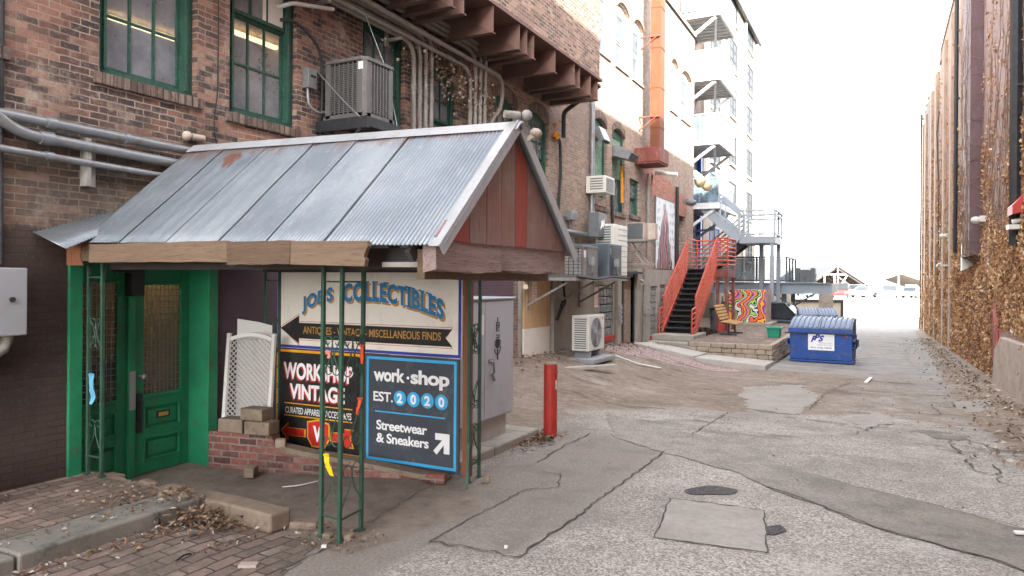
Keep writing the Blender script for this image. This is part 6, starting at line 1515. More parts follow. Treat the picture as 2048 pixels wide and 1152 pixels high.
for x in (SX0 - .02, SX1 + .02): rails(mb, (x, SYa - .35, SZa + .0), (x, SYa + .1, SZa + .06), .75, 5, True)
LX1 = -4.72
rails(mb, (SX0 - .02, SYb, SZb), (SX0 - .02, 26.9, SZb), 1.05, 7); rails(mb, (SX0, 26.9, SZb), (LX1, 26.9, SZb), 1.05, 7); rails(mb, (LX1, SYb, SZb), (LX1, 26.9, SZb), 1.05, 7); rails(mb, (SX1 + .02, SYb, SZb), (LX1, SYb, SZb), 1.05, 7)
mb.build('railing', M['red_rail'], rs)
mb = MB(); mb.box(SX0, LX1, SYb, 26.9, SZb - .3, SZb - .02); mb.build('landing', M['corten_dark'], rs, bevel=.01)
for (x, y) in ((LX1 - .05, SYb + .08), (LX1 - .05, 26.8), (SX1 + .05, SYb + .1)): mb = MB(); mb.box(x - .05, x + .05, y - .05, y + .05, .2, SZb - .3); mb.build('post', M['corten_dark'], rs)
# ------------------------------------------------------------------ bench, painted box, bins
be = thing('park_bench', 'yellow slatted bench with black frame on the brick patio', 'bench', (-4.4, 24.2, .2))
def bl(u, v, w): # u along the seat, v forward, w up ; bench faces +x
    return Vector((-4.85 + v, 23.5 + u, .2 + w))
mb = MB()
for k in range(5): v = .02 + k * .1; w = .43 - .015 * k; mb.obox(bl(.75, v + .3, w), (0, 1, 0), (1, 0, -.05), (0.05, 0, 1), 1.5, .075, .03)
mb.build('seat', M['bench_wood'], be, bevel=.005)
mb = MB()
for k in range(5): mb.obox(bl(.75, .25 - .04 * k, .52 + .1 * k), (0, 1, 0), (.35, 0, -1), (1, 0, .35), 1.5, .075, .03)
mb.build('backrest', M['bench_wood'], be, bevel=.005)
for u in (.2, 1.3):
    mb = MB(); mb.bar(bl(u, .5, .0), bl(u, .5, .42), .05); mb.bar(bl(u, .28, .38), bl(u, .76, .36), .05, .03); mb.bar(bl(u, .3, .38), bl(u, .06, .98), .05, .03); mb.bar(bl(u, .25, .02), bl(u, .75, .02), .05, .04); mb.build('leg', M['dark_metal'], be)
ub = thing('painted_utility_box', 'square utility box covered with a wavy rainbow mural', 'utility box', (-4.6, 31.2, .2))
mb = MB(); mb.box(-5.5, -4.08, 29.9, 31.4, .3, 1.58); mb.build('case', M['mural_box'], ub, bevel=.01)
mb = MB(); mb.box(-4.079, -4.072, 29.9, 31.4, .3, 1.58); mb.box(-4.071, -4.065, 30.62, 30.64, .32, 1.56); mb.build('side_panel', M['plaster_old'], ub)
mb = MB(); mb.box(-5.7, -3.85, 29.6, 31.8, .2, .3); mb.build('pad', M['concrete'], ub, bevel=.01)
tb = thing('waste_bin', 'round grey bin under the red stair landing', 'bin', (-5.0, 27.0, .2))
mb = MB(); mb.tube([(-5.2, 26.4, .2), (-5.2, 26.4, .9)], [.28, .32], 20); mb.build('body', M['box_dark'], tb)
mb = MB(); mb.tube([(-5.2, 26.4, .9), (-5.2, 26.4, .95), (-5.2, 26.4, 1.02)], [.33, .33, .15], 20); mb.build('lid', M['dark_metal'], tb)
sv = thing('snow_shovel', 'red snow shovel leaning beside the red stair', 'shovel', (-4.75, 26.2, .2))
mb = MB(); mb.prism([(-5.02, 25.3, .2), (-4.76, 25.3, .2), (-4.78, 25.38, .52), (-5.0, 25.38, .52)], (0, .03, 0)); mb.build('blade', M['red_paint'], sv)
mb = MB(); mb.tube([(-4.89, 25.38, .5), (-4.92, 25.6, 1.4)], .02, 6); mb.build('handle', M['dark_metal'], sv)
tg = thing('tote_bin', 'open green plastic tote beside the blue dumpster', 'tote', (-2.95, 24.0, .2))
mb = MB(); w0, w1 = .16, .21; cxx, cyy, zb, zt = -2.96, 23.6, .205, .53
for (dx, dy) in ((-1, 0), (1, 0), (0, -1), (0, 1)):
    if dx: mb.prism([(cxx + dx * w0, cyy - w0, zb), (cxx + dx * w0, cyy + w0, zb), (cxx + dx * w1, cyy + w1, zt), (cxx + dx * w1, cyy - w1, zt)], (-dx * .02, 0, 0))
    else: mb.prism([(cxx - w0, cyy + dy * w0, zb), (cxx + w0, cyy + dy * w0, zb), (cxx + w1, cyy + dy * w1, zt), (cxx - w1, cyy + dy * w1, zt)], (0, -dy * .02, 0))
mb.box(cxx - w0, cxx + w0, cyy - w0, cyy + w0, zb, zb + .02); mb.build('tub', M['tote_green'], tg)
mb = MB(); mb.box(cxx - w1 - .03, cxx + w1 + .03, cyy - w1 - .03, cyy - w1 + .01, zt - .05, zt); mb.box(cxx - w1 - .03, cxx + w1 + .03, cyy + w1 - .01, cyy + w1 + .03, zt - .05, zt); mb.box(cxx - w1 - .03, cxx - w1 + .01, cyy - w1 + .01, cyy + w1 - .01, zt - .05, zt); mb.box(cxx + w1 - .01, cxx + w1 + .03, cyy - w1 + .01, cyy + w1 - .01, zt - .05, zt); mb.build('rim', M['tote_green'], tg, bevel=.006)

def dumpster(loc, rot, label, sign=True, lidtilt=0.0, W=1.62, D=1.15, Hh=.92):
    o = thing('dumpster', label, 'dumpster', (0, 0, 0), 'blue dumpsters beside the alley')
    hw = W / 2
    mb = MB(); mb.prism([(-hw, -D / 2 + .06, .06), (-hw, D / 2, .06), (-hw, D / 2 + .02, Hh + .14), (-hw, -D / 2, Hh)], (W, 0, 0)); mb.build('body', M['dumpster_blue'], o, bevel=.01)
    mb = MB(); mb.box(-hw - .03, hw + .03, -D / 2 - .035, -D / 2 - .002, Hh - .1, Hh + .01); mb.box(-hw - .02, hw + .02, -D / 2 + .0, D / 2 - .02, .0, .05)
    for x in (-hw + .25, hw - .25): mb.box(x - .05, x + .05, -D / 2 + .055, D / 2 - .1, -.0, .06)
    mb.build('rim', M['dumpster_blue'], o, bevel=.006)
    for s in (-1, 1):
        mb = MB(); mb.box(s * (hw + .002), s * (hw + .09), -D / 2 + .1, D / 2 - .15, .42, .46); mb.box(s * (hw + .002), s * (hw + .09), -D / 2 + .1, D / 2 - .15, .6, .64); mb.box(s * (hw + .07), s * (hw + .09), -D / 2 + .1, D / 2 - .15, .461, .599); mb.build('fork_pocket', M['dumpster_blue'], o)
    mb = MB(); mb.tube([(-hw - .12, -D / 2 - .05, Hh - .12), (hw + .12, -D / 2 - .05, Hh - .12)], .018, 8); mb.tube([(hw + .1, -D / 2 - .05, Hh - .12), (hw + .1, -D / 2 + .02, Hh - .5), (hw + .02, -D / 2 + .04, Hh - .52)], .018, 8); mb.build('bar', M['dark_metal'], o)
    for s in (-1, 1):
        xa, xb = (-hw, -.01) if s < 0 else (.01, hw); mb = MB(); n = 16
        def prof(t): # front lip to rear hinge, a rounded hump
            y = -D / 2 - .03 + (D + .05) * t; z = Hh + .02 + .30 * math.sin(math.pi * min(1, t * .62 + .03)) ** .7 - .03
            if lidtilt: z += lidtilt * (1 - t)
            return y, z
        P = [prof(k / n) for k in range(n + 1)]
        for k in range(n):
            (ya, za), (yb, zb) = P[k], P[k + 1]; mb.add([(xa, ya, za), (xb, ya, za), (xb, yb, zb), (xa, yb, zb), (xa, ya, za - .03), (xb, ya, za - .03), (xb, yb, zb - .03), (xa, yb, zb - .03)], [(0, 1, 2, 3), (7, 6, 5, 4), (0, 3, 7, 4), (1, 5, 6, 2), (0, 4, 5, 1), (3, 2, 6, 7)])
        for q in range(6):
            xx = xa + (xb - xa) * (q + .5) / 6
            for k in range(n):
                (ya, za), (yb, zb) = P[k], P[k + 1]; w = .032
                mb.add([(xx - w, ya, za), (xx + w, ya, za), (xx + w, yb, zb), (xx - w, yb, zb), (xx - w * .7, ya, za + .03), (xx + w * .7, ya, za + .03), (xx + w * .7, yb, zb + .03), (xx - w * .7, yb, zb + .03)], [(4, 5, 6, 7), (0, 4, 7, 3), (1, 2, 6, 5), (0, 1, 5, 4), (3, 7, 6, 2)])
        for sx in (xa, xb):
            mb.add([(sx, y, z) for y, z in P] + [(sx, D / 2, Hh), (sx, -D / 2, Hh)], [tuple(range(n + 3))])
        mb.build('lid', M['dumpster_lid'], o)
    if sign:
        fy = -D / 2 - .004
        def fsl(z): return fy + .06 * (1 - (z - .06) / (Hh - .06))
        fn = lambda u, v, k=1: (u, fsl(v) - .002 * k - .002, v)
        x0, x1, z0, z1 = -.32, .36, .33, .80
        mb = MB(); mb.prism([fn(x0, z0), fn(x1, z0), fn(x1, z1), fn(x0, z1)], (0, .003, 0)); sg = mb.build('sign_plate', M['ink_white'], o)
        mb = MB(); put_text(mb, 'P', -.14, -.02, .60, .78, lambda u, v: fn(u, v, 2), .05, 1, .35); put_text(mb, 'S', -.03, .08, .57, .75, lambda u, v: fn(u, v, 3), .05, 1, .35); put_text(mb, 'P', -.22, -.10, .55, .73, lambda u, v: fn(u, v, 2), .05, 1, .35); mb.build('logo', M['ink_navy'], sg, recalc=False)
        mb = MB(); put_text(mb, 'PAPILLION', -.04, .28, .52, .555, lambda u, v: fn(u, v, 2), 0, 1.3); mb.build('lettering', M['box_dark'], sg, recalc=False); mb = MB(); put_text(mb, 'SANITATION', -.09, .28, .46, .495, lambda u, v: fn(u, v, 2), 0, 1.3); mb.build('lettering', M['box_dark'], sg, recalc=False); mb = MB(); put_text(mb, '402-346-7800', -.26, .29, .375, .425, lambda u, v: fn(u, v, 2), .02, 1.15); mb.build('lettering', M['box_dark'], sg, recalc=False)
        mb = MB(); mb.prism([(hw - .14 + .03 * math.cos(k * .5236), fy - .006 + .008, .74 + .03 * math.sin(k * .5236)) for k in range(12)], (0, -.003, 0)); mb.build('sticker', M['ink_red'], o)
    o.location = loc; o.rotation_euler = (0, 0, rot)
    return o
DP = onG(1640, 727); 
dumpster((DP.x + .02, DP.y + .75, DP.z + .02), R(-3), 'blue dumpster with ribbed lids and a white company sign in the alley')
dumpster((-2.3, 31.0, gz(-2, 31) + .02), R(190), 'second blue dumpster with raised ribbed lid behind the first one', False, .42, W=1.4)
# ------------------------------------------------------------------ tall building with balconies
TX = -8.1
tb_ = thing('apartment_building', 'tall pale apartment building with steel balconies beyond the brick building', 'building', (TX, 40, 0))
mb = MB(); mb.box(TX - 10, TX, 27.2, 36.5, -1.5, 18.6); mb.build('wall', M['tall_brick'], tb_, label='dark brick recess behind the balconies')
mb = MB(); mb.box(TX - 10, TX + .12, 36.502, 53, -2, 18.6); mb.build('wall', M['stucco_pale'], tb_, label='pale rendered wall')
mb = MB(); mb.box(TX - 10, TX + .42, 36.45, 53.2, 18.6, 18.75); mb.box(TX + .28, TX + .45, 36.4, 53.3, 18.45, 18.6); mb.build('eaves', M['dark_metal'], tb_)
def far_window(y0, y1, z0, z1, X, mat='dark_metal', cols=2, rows=3):
    mb = MB(); f = .07
    mb.box(X, X + .05, y0, y0 + f, z0, z1); mb.box(X, X + .05, y1 - f, y1, z0, z1); mb.box(X, X + .05, y0 + f, y1 - f, z0, z0 + f); mb.box(X, X + .05, y0 + f, y1 - f, z1 - f, z1)
    for i in range(1, cols): y = y0 + (y1 - y0) * i / cols; mb.box(X + .005, X + .045, y - .02, y + .02, z0 + f, z1 - f)
    for i in range(1, rows): z = z0 + (z1 - z0) * i / rows; mb.box(X + .01, X + .04, y0 + f, y1 - f, z - .02, z + .02)
    w = mb.build('window', M[mat], tb_)
    mb = MB(); mb.box(X + .002, X + .012, y0 + f, y1 - f, z0 + f, z1 - f); mb.build('pane', M['pane_matte'], w)
    mb = MB(); mb.box(X, X + .12, y0 - .1, y1 + .1, z0 - .14, z0 - .01); mb.build('sill', M['concrete_light'], w)
for fl in range(6):
    zf = 2.5 + 2.8 * fl
    far_window(48.9, 51.4, zf + .75, zf + 2.55, TX + .121)
    far_window(43.2, 45.3, zf + .75, zf + 2.5, TX + .121)
    far_window(38.0, 40.4, zf + .1, zf + 2.3, TX + .121, 'blue_paint' if fl < 2 else 'dark_metal')
    far_window(32.4, 34.9, zf + .05, zf + 2.2, TX + .002, 'blue_paint' if fl < 2 else 'dark_metal')
    far_window(28.6, 30.2, zf + .4, zf + 2.2, TX + .002)
for y in (35.6, 31.2): mb = MB(); mb.box(TX + .002, TX + .2, y, y + .3, -1, 8); mb.build('column', M['blue_paint'], tb_, label='dark blue steel column')
downpipe(47.9, -1, 18.4, .09, 'downpipe', 'white downpipe on the pale apartment wall between windows', 'unit_white', X=TX + .12)
mb = MB()
mb.tube([(TX + .5, 53.6, -1), (TX + .5, 53.6, 17.4), (TX + .3, 53.3, 18.3)], .22, 10)
o = mb.build('downpipe', M['cream_wall'], label='thick tan pipe at the far corner of the apartment building', cat='downpipe')
mb = MB()
for z in (5, 8.5, 12, 16): mb.bar((TX + .1, 53.0, z - .5), (TX + .9, 53.6, z), .06)
mb.build_each('bracket', M['unit_white'], o)
# balconies: one built, the rest copied
def balcony():
    o = thing('balcony', '', 'balcony', (-7.2, 33.75, 0), 'steel balconies on the apartment building')
    x0, x1, y0, y1 = TX + .01, -6.3, 32.0, 35.5
    mb = MB(); mb.box(x0, x1, y0, y0 + .1, -.22, 0); mb.box(x0, x1, y1 - .1, y1, -.22, 0); mb.box(x1 - .1, x1, y0 + .1, y1 - .1, -.22, 0)
    for i in range(1, 8): y = y0 + (y1 - y0) * i / 8; mb.box(x0, x1 - .1, y - .04, y + .04, -.18, -.04)
    mb.build('joists', M['steel_pale'], o)
    mb = MB(); mb.box(x0, x1 - .02, y0 + .02, y1 - .02, .002, .04); mb.build('deck', M['steel_pale'], o)
    mb = MB(); mb.bar((x0, y0 + .15, -1.35), (x1 - .25, y0 + .15, -.25), .1, .12); mb.bar((x0, y1 - .15, -1.35), (x1 - .25, y1 - .15, -.25), .1, .12); mb.bar((x1 - .25, y0 + .2, -.28), (x1 - .9, y1 - .2, -.9), .1, .1); mb.bar((x0, y1 - .2, -.95), (x1 - .85, y1 - .2, -.9), .09, .09)
    mb.build('brace', M['steel_pale'], o)
    mb = MB()
    for y in (y0 + .03, y0 + 1.17, y0 + 2.33, y1 - .03): mb.box(x1 - .07, x1 - .02, y - .025, y + .025, .04, 1.1)
    for y in (y0 + .03, y1 - .03): mb.box(x0 + .9, x0 + .95, y - .025, y + .025, .04, 1.1)
    mb.box(x1 - .075, x1 - .015, y0, y1, 1.1, 1.15); mb.box(x0, x1 - .076, y0, y0 + .06, 1.1, 1.15); mb.box(x0, x1 - .076, y1 - .06, y1, 1.1, 1.15)
    mb.build('railing', M['grey_steel'], o)
    mb = MB()
    mb.box(x1 - .05, x1 - .04, y0 + .06, y1 - .06, .1, 1.06); mb.box(x0 + .05, x1 - .1, y0 + .025, y0 + .035, .1, 1.06); mb.box(x0 + .05, x1 - .1, y1 - .035, y1 - .025, .1, 1.06)
    mb.build('glass_panel', M['rail_glass'], o)
    return o
b0 = balcony(); labs = ['lowest glass railed balcony behind the grey stair', 'glass railed grey balcony level with the rusty duct box', 'sunlit white balcony second from the top', 'topmost sunlit balcony with its slatted underside showing', 'balcony cut off by the top edge of the photo']
for i, z in enumerate((5.3, 8.1, 10.9, 13.7, 16.5)):
    b = b0 if i == 0 else copy_tree(b0)
    b.location = (-7.2, 33.75, z); b['label'] = labs[i]
for z, lab in ((8.14, 'white chair on the glass railed balcony by the wall'),):
    ch = thing('balcony_chair', lab, 'chair', (-7.0, 33.4, z))
    mb = MB(); mb.box(-7.3, -6.8, 33.2, 33.7, z + .4, z + .45); mb.build('seat', M['white_plastic'], ch)
    mb = MB(); mb.box(-7.3, -7.26, 33.2, 33.7, z + .45, z + 1.0); mb.build('backrest', M['white_plastic'], ch)
    mb = MB()
    for x in (-7.28, -6.84):
        for y in (33.22, 33.66): mb.box(x, x + .03, y, y + .03, z, z + .4)
    mb.build('leg', M['white_plastic'], ch)
for i, p in enumerate(((1400, 365, 31.0), (1414, 372, 31.6), (1428, 379, 32.2))):
    q = onX(p[0], p[1], -6.7); pl = thing('planter', ['left tan hanging planter above the grey stair', 'middle tan hanging planter above the grey stair', 'right tan hanging planter above the grey stair'][i], 'planter', tuple(q), 'tan planters in a row')
    mb = MB(); mb.tube([q + Vector((0, 0, -.2)), q + Vector((0, 0, -.08)), q + Vector((0, 0, .1))], [.1, .2, .25], 12); mb.build('pot', M['planter_tan'], pl)
    mb = MB(); mb.tube([q + Vector((-.3, 0, .12)), q + Vector((.0, 0, .12))], .02, 5); mb.bar(q + Vector((-1.3, 0, .12)), q + Vector((-.25, 0, .12)), .03); mb.build('bracket', M['dark_metal'], pl)
# ------------------------------------------------------------------ grey exterior stair with landing
gs = thing('steel_stair', 'grey steel stair with mesh railing and a square landing on posts', 'stair', (-5.3, 33, 0))
LA, LB, LY0, LY1, LZ = -5.5, -4.05, 32.2, 34.6, 3.85
mb = MB(); mb.box(LA, LB, LY0, LY1, LZ - .3, LZ); mb.build('landing', M['grey_steel'], gs, bevel=.008)
for (x, y) in ((LB - .12, LY0 + .12), (LB - .12, LY1 - .12), (LA + .6, LY1 - .1)): mb = MB(); mb.box(x - .08, x + .08, y - .08, y + .08, .15, LZ - .3); mb.build('post', M['grey_steel'], gs)
_posts = set(); _rk = [0]
def rail_run(mb, p, q, h=1.05, mids=(.85,), post=True, w=.075):
    p = Vector(p); q = Vector(q); _rk[0] += 1; e = .004 * (_rk[0] % 4); w += e
    for f in (1.0,) + mids: mb.bar(p + Vector((0, 0, h * f)), q + Vector((0, 0, h * f)), w)
    if post:
        n = max(1, round((q - p).length / 1.3))
        for i in range(n + 1):
            a = p.lerp(q, i / n); k = (id(mb), round(a.x, 2), round(a.y, 2))
            if k in _posts: continue
            _posts.add(k); mb.bar(a, a + Vector((0, 0, h + .012)), w * 1.15)
mb = MB(); rail_run(mb, (LA, LY0, LZ), (LB, LY0, LZ), 1.1, (.82, .08)); rail_run(mb, (LB, LY0, LZ), (LB, LY1, LZ), 1.1, (.82, .08)); rail_run(mb, (LA + .0, LY1, LZ), (LB, LY1, LZ), 1.1, (.82, .08))
UZ = LZ + 2.35; UX = LA - 2.5
rail_run(mb, (LA, LY0, LZ), (UX, LY0, UZ), 1.1, (.85, .15)); rail_run(mb, (LA, LY0 + 1.15, LZ), (UX, LY0 + 1.15, UZ), 1.1, (.85, .15))
rail_run(mb, (LA, LY1 - 1.1, LZ), (UX, LY1 - 1.1, LZ - 2.0), 1.05, (.8, .6, .4, .2), True, .055); rail_run(mb, (LA, LY1 - .02, LZ), (UX, LY1 - .02, LZ - 2.0), 1.05, (.8, .6, .4, .2), True, .04)
mb.build('railing', M['grey_steel'], gs)
for y in (LY0, LY0 + 1.15): mb = MB(); mb.bar((LA, y, LZ - .15), (UX, y, UZ - .15), .08, .34); mb.build('stringer', M['grey_steel'], gs)
for y in (LY1 - 1.1, LY1 - .02): mb = MB(); mb.bar((LA, y, LZ - .15), (UX, y, LZ - 2.15), .08, .3); mb.build('stringer', M['grey_steel_dark'], gs)
mb = MB()
for i in range(13):
    t = i / 13; x = LA - 2.5 * t; mb.box(x - .25, x, LY0 + .05, LY0 + 1.1, LZ + 2.35 * (i + 1) / 13 - .04 - .1, LZ + 2.35 * (i + 1) / 13 - .1); mb.box(x - .25, x, LY1 - 1.05, LY1 - .07, LZ - 2.0 * (i + 1) / 13 - .05, LZ - 2.0 * (i + 1) / 13)
mb.build('tread', M['grey_steel_dark'], gs)
mb = MB(); mb.quad((LA, LY0 - .005, LZ + .15), (UX, LY0 - .005, UZ + .15), (UX, LY0 - .005, UZ + .9), (LA, LY0 - .005, LZ + .9)); mb.build('mesh_infill', M['rail_mesh'], gs, recalc=False)
# loading deck with long beam
dk = thing('loading_deck', 'grey steel deck with glass railing and a long cantilevered beam', 'deck', (-5, 37, 0))
mb = MB(); mb.box(TX + .13, -4.2, 35.0, 39.5, 1.5, 1.78); mb.build('slab', M['grey_steel_dark'], dk)
mb = MB(); mb.box(TX + .13, -2.05, 34.9, 34.96, 1.42, 1.85); mb.box(TX + .13, -2.05, 34.75, 35.0 - .001, 1.851, 1.89); mb.box(TX + .13, -2.05, 34.75, 34.999, 1.38, 1.419); mb.box(-4.19, -2.05, 39.0, 39.1, 1.42, 1.85); mb.box(-2.05, -1.98, 34.9, 39.1, 1.42, 1.85); mb.box(-4.19, -2.9, 37.6, 38.999, 1.8, 1.9); mb.build('beam', M['grey_steel'], dk)
for (x, y) in ((-4.0, 35.2), (-4.0, 39), (-6.5, 35.2)): mb = MB(); mb.box(x - .1, x + .1, y - .1, y + .1, -.8, 1.37); mb.build('post', M['grey_steel_dark'], dk)
mb = MB()
mb.bar((-4.0, 39, .7), (-2.9, 39, 1.4), .08); mb.bar((-4.0, 39, .7), (-5.1, 39, 1.4), .08)
mb.build('brace', M['grey_steel_dark'], dk)
mb = MB(); rail_run(mb, (TX + .3, 35.1, 1.9), (-3.9, 35.1, 1.9), 1.15, (.06,)); rail_run(mb, (-3.9, 35.1, 1.9), (-3.9, 39, 1.9), 1.15, (.06,)); mb.build('railing', M['grey_steel_dark'], dk)
mb = MB(); mb.box(TX + .4, -3.95, 35.09, 35.1, 2.0, 3.0); mb.box(-3.91, -3.9, 35.2, 38.9, 2.0, 3.0); mb.build('glass_panel', M['rail_glass'], dk)
for i, (x, y, h) in enumerate(((-3.72, 38.35, .7), (-3.48, 38.3, .62), (-3.25, 38.35, .62), (-3.02, 38.3, .7))):
    lab = ['leftmost dark grey condenser on the long beam', 'second dark grey condenser from the left on the long beam', 'third dark grey condenser from the left on the long beam', 'tallest dark grey condenser at the right on the long beam'][i]
    condenser(x - .095, x + .095, y - .35, y + .35, 1.9, h, 'box_dark', False, 'air_conditioner', lab, 'condensers on the deck beam')
# dark undercroft behind the patio
uw = thing('undercroft_wall', 'cream wall with a dark frame behind the dumpsters', 'wall', (-3, 44, 0))
mb = MB(); mb.box(TX + .13, -4.3, 42.0, 42.3, -1, 1.7); mb.build('panel', M['cream_wall'], uw)
mb = MB(); mb.box(-7, -2.14, 46.0, 46.3, -1.2, .75); mb.build('panel', M['cream_wall'], uw)
mb = MB(); mb.box(-7, -2.0, 45.9, 46.35, .75, .9); mb.box(-2.139, -2.0, 45.9, 46.4, -1.2, .749); mb.box(-3.0, -2.7, 45.92, 45.998, -.2, .4); mb.build('frame', M['timber_dark'], uw)
mb = MB(); mb.prism([(-3.0, 41.5, -.9), (-2.3, 41.5, -.9), (-2.3, 41.5, 1.3), (-3.0, 41.5, 1.45)], (0, .15, 0)); mb.build('painted_post', M['plaster_old'], label='pale peeling post panel under the deck beam end', cat='post')

# ------------------------------------------------------------------ cars
def car(label, paint, loc, rot, kind='sedan', group=None):
    o = thing('parked_car', label, 'car', (0, 0, 0), group)
    if kind == 'suv': L_, W, Hb, Hr, pr = 4.7, 1.85, .98, 1.7, [(-2.2, .98), (-2.05, 1.62), (-.1, 1.7), (.55, 1.62), (1.15, 1.02)]
    elif kind == 'pickup': L_, W, Hb, Hr, pr = 5.4, 1.95, 1.08, 1.85, [(-.9, 1.08), (-.8, 1.78), (.6, 1.85), (1.25, 1.12)]
    else: L_, W, Hb, Hr, pr = 4.6, 1.8, .9, 1.42, [(-1.9, .92), (-1.2, 1.38), (.1, 1.42), (1.15, .92)]
    h = L_ / 2; low = [(-h, .35), (-h + .05, Hb - .05), (pr[0][0] - .02, Hb), (pr[-1][0], Hb), (h - .15, Hb - .14), (h, .6), (h - .05, .3)]
    mb = MB(); mb.prism([(x, -W / 2, z) for x, z in low], (0, W, 0)); mb.build('body', M[paint], o, bevel=.07, seg=3)
    mb = MB(); n = len(pr); ins = .16
    vs = [(x, -(W / 2 - (.04 if i in (0, n - 1) else ins)), z) for i, (x, z) in enumerate(pr)] + [(x, (W / 2 - (.04 if i in (0, n - 1) else ins)), z) for i, (x, z) in enumerate(pr)]
    fs = [tuple(range(n))[::-1], tuple(range(n, 2 * n))] + [(i, i + 1, n + i + 1, n + i) for i in range(n - 1)]
    mb.add(vs, fs); mb.build('cabin', M['glass_dark'], o, bevel=.02)
    mb = MB(); tops = pr[1:-1]
    mb.prism([(tops[0][0] - .03, -(W / 2 - ins + .02), tops[0][1] + .005), (tops[-1][0] + .03, -(W / 2 - ins + .02), tops[-1][1] + .005), (tops[-1][0] + .03, (W / 2 - ins + .02), tops[-1][1] + .005), (tops[0][0] - .03, (W / 2 - ins + .02), tops[0][1] + .005)], (0, 0, .04))
    for s in (-1, 1):
        for i in range(n - 1):
            if i in (0, n - 2): mb.bar(Vector(vs[i if s < 0 else n + i]) + Vector((0, s * .01, 0)), Vector(vs[i + 1 if s < 0 else n + i + 1]) + Vector((0, s * .01, 0)), .07, .06)
        xm = (pr[0][0] + pr[-1][0]) / 2; mb.bar((xm, s * (W / 2 - .03), Hb), (xm - .05, s * (W / 2 - ins + .01), Hr - .02), .06, .08)
    mb.build('roof', M[paint], o, bevel=.015)
    for x in (-h + .9, h - .9):
        for s in (-1, 1):
            mb = MB(); mb.cyl((x, s * (W / 2 - .2), .33), (x, s * (W / 2 + .01), .33), .33, 18); wl = mb.build('wheel', M['rubber'], o)
            mb = MB(); mb.cyl((x, s * (W / 2 + .012), .33), (x, s * (W / 2 + .02), .33), .2, 14); mb.build('rim', M['box_grey'], wl)
    for s in (-1, 1):
        mb = MB(); mb.box(h - .12, h + .01, s * (W / 2 - .45), s * (W / 2 - .1), .62, .76); mb.build('headlight', M['white_plastic'], o)
        mb = MB(); mb.box(-h - .01, -h + .08, s * (W / 2 - .3), s * (W / 2 - .06), .7, .86); mb.build('tail_light', M['lamp_red'], o)
        mb = MB(); mb.box(pr[-1][0] - .25, pr[-1][0] - .1, s * (W / 2 + .02), s * (W / 2 + .2), Hb + .02, Hb + .16); mb.build('mirror', M[paint], o)
    o.location = loc; o.rotation_euler = (0, 0, rot); return o
car('dark green car parked under the steel deck behind the dumpster', 'car_dark', (-4.1, 32.8, gz(-3, 33)), R(-4), 'suv')
# ------------------------------------------------------------------ street end: raised car park, pavilion, poles
LOTZ = -.05; LY = 84.0
mb = MB(); mb.box(-90, 60, LY, LY + .4, -1.8, LOTZ + .1); mb.box(-90, 60, LY - .05, LY + .45, LOTZ + .1, LOTZ + .22); mb.build('parking_wall', M['concrete_white'], label='low white retaining wall along the car park across the street', cat='wall')
mb = MB(); mb.box(-90, 60, LY + .401, 170, -1.8, LOTZ); mb.build('parking_lot', M['concrete_light'], kind='structure')
mb = MB(); mb.box(-90, 60, 76.5, 79.5, -1.72, -1.55); mb.build('pavement', M['concrete_light'], kind='structure')
def lot(px, d): r = ray(px, 560); p = CP + r * d; return (p.x, p.y, LOTZ)
cars = [(1632, 96, 'car_white', 'sedan', 1.45, 'white car facing us at the left of the car park'), (1612, 104, 'car_silver', 'sedan', 1.5, 'silver car behind the white one beside the pavilion'), (1681, 95, 'car_red', 'pickup', 4.75, 'red pickup in the car park below the pavilion roof'),
        (1728, 97, 'car_silver', 'sedan', 4.3, 'pale silver car right of the red pickup'), (1712, 108, 'car_grey', 'suv', 4.5, 'grey car parked behind the pale silver car'), (1779, 96, 'car_white', 'suv', 1.57, 'white car seen from behind right of the street pole'), (1828, 96, 'car_silver', 'sedan', 1.2, 'pale car beside the ivy wall in the car park'), (1822, 112, 'car_blue', 'suv', 1.6, 'blue car far back beside the ivy wall')]
for px, d, pa, kd, rt, lb in cars: car(lb, pa, lot(px, d), rt, kd, 'cars in the raised car park')
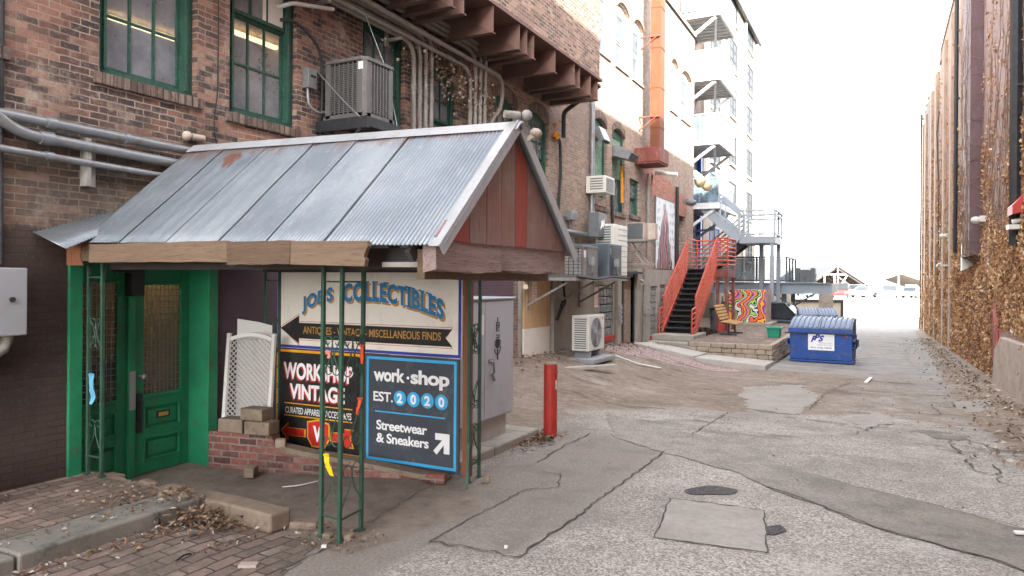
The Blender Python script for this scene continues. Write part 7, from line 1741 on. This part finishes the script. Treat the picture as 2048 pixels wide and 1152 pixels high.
# pavilion
def pav(pxl, pxr, d, zap, zev, depth, label, mat_roof, truss=True):
    a = CP + ray(pxl, 560) * d; b = CP + ray(pxr, 560) * d; a.z = b.z = 0; m = (a + b) / 2; ax = (b - a); w = ax.length; ax.normalize(); fw = Vector((-ax.y, ax.x, 0))
    o = thing('pavilion', label, 'pavilion', (m.x, m.y, LOTZ))
    def P(u, v, z): q = m + ax * u + fw * v; return Vector((q.x, q.y, z))
    hw = w / 2
    for s in (-1, 1):
        mb = MB(); mb.prism([P(0, 0, zap), P(s * hw, 0, zev), P(s * hw, 0, zev - .18), P(0, 0, zap - .18)], fw * depth); mb.build('roof_slope', M[mat_roof], o)
    if truss:
        mb = MB()
        for k in range(9):
            v = .4 + (depth - .8) * k / 8
            for s in (-1, 1): mb.bar(P(s * hw * .95, v, zev - .2), P(0, v, zap - .35), .22, .3); 
            mb.bar(P(hw * .5, v, zev - .3), P(.1, v, (zap + zev) / 2 - .2), .22, .3)
        mb.build('rafter', M['timber_dark'], o)
        for k in range(8):
            for u in (hw * .28, hw * .62):
                mb = MB(); v = .6 + (depth - 1.2) * k / 7; mb.bar(P(u, v, LOTZ), P(u, v, zev - .1), .3); mb.build('column', M['timber_dark'], o)
        mb = MB(); zm = (zap + zev) / 2 + .1
        mb.bar(P(-hw * .42, -.1, zm), P(hw * .25, -.1, zm), .14, .18); mb.bar(P(0, -.12, zap - .2), P(0, -.12, LOTZ + 1), .16); mb.bar(P(-hw * .42, -.1, zm), P(-hw * .42, -.1, LOTZ + 1), .14); mb.bar(P(hw * .28, -.1, zm - .2), P(.05, -.1, zm - 2.4), .16); mb.bar(P(-hw * .1, -.1, zm), P(-hw * .1, -.1, zm - 1.8), .2)
        mb.build('front_truss', M['timber_white'], o)
    else:
        mb = MB()
        for k in range(5):
            for s in (-1, 1): mb.bar(P(s * hw * .9, .5 + depth * k / 5, LOTZ), P(s * hw * .9, .5 + depth * k / 5, zev), .25)
        mb.build('column', M['timber_white'], o)
    return o
pav(1612, 1738, 112, 4.6, 1.55, 16, 'dark open timber pavilion with steep gable roof in the car park', 'roof_far')
pav(1700, 1905, 150, 4.0, 0.4, 14, 'pale gabled market roof far beyond the ivy wall', 'stucco_pale', False)
def pole(px, d, ztop, r, label, zb=-1.6):
    p = CP + ray(px, 560) * d; o = thing('street_pole', label, 'pole', (p.x, p.y, zb))
    mb = MB(); mb.tube([(p.x, p.y, zb), (p.x, p.y, zb + 1.6), (p.x, p.y, ztop)], [r * 1.5, r * 1.2, r], 10); mb.build('shaft', M['box_dark'], o)
    mb = MB(); mb.box(p.x - .25, p.x + .25, p.y - .25, p.y + .25, zb, zb + .15); mb.build('base', M['galv'], o)
pole(1763, 79, 3.75, .14, 'tall dark street pole in front of the white parking wall'); pole(1797, 125, 4.6, .16, 'far dark pole beside the pale market roof', LOTZ); pole(1604, 90, 9.0, .05, 'thin tall mast beyond the steel landing', LOTZ)
p = CP + ray(1795, 560) * 78; ps = thing('parking_sign', 'small parking sign on a post before the white wall', 'sign', (p.x, p.y, -1.55))
mb = MB(); mb.tube([(p.x, p.y, -1.6), (p.x, p.y, -.9)], .03, 6); mb.build('post', M['galv'], ps)
mb = MB(); mb.box(p.x - .15, p.x + .15, p.y - .02, p.y, -.95, -.55); mb.build('plate', M['tape_pink'], ps)
p = CP + ray(1777, 560) * 78; pm = thing('parking_meter', 'twin headed parking meter before the white wall', 'parking meter', (p.x, p.y, -1.55))
mb = MB(); mb.tube([(p.x, p.y, -1.6), (p.x, p.y, -.9)], .03, 6); mb.bar((p.x - .15, p.y, -.9), (p.x + .15, p.y, -.9), .05); mb.build('post', M['galv'], pm)
for s in (-1, 1): mb = MB(); mb.sphere((p.x + s * .15, p.y, -.78), .1, 10, 0, (.8, .8, 1.4)); mb.build('meter_head', M['box_dark'], pm)
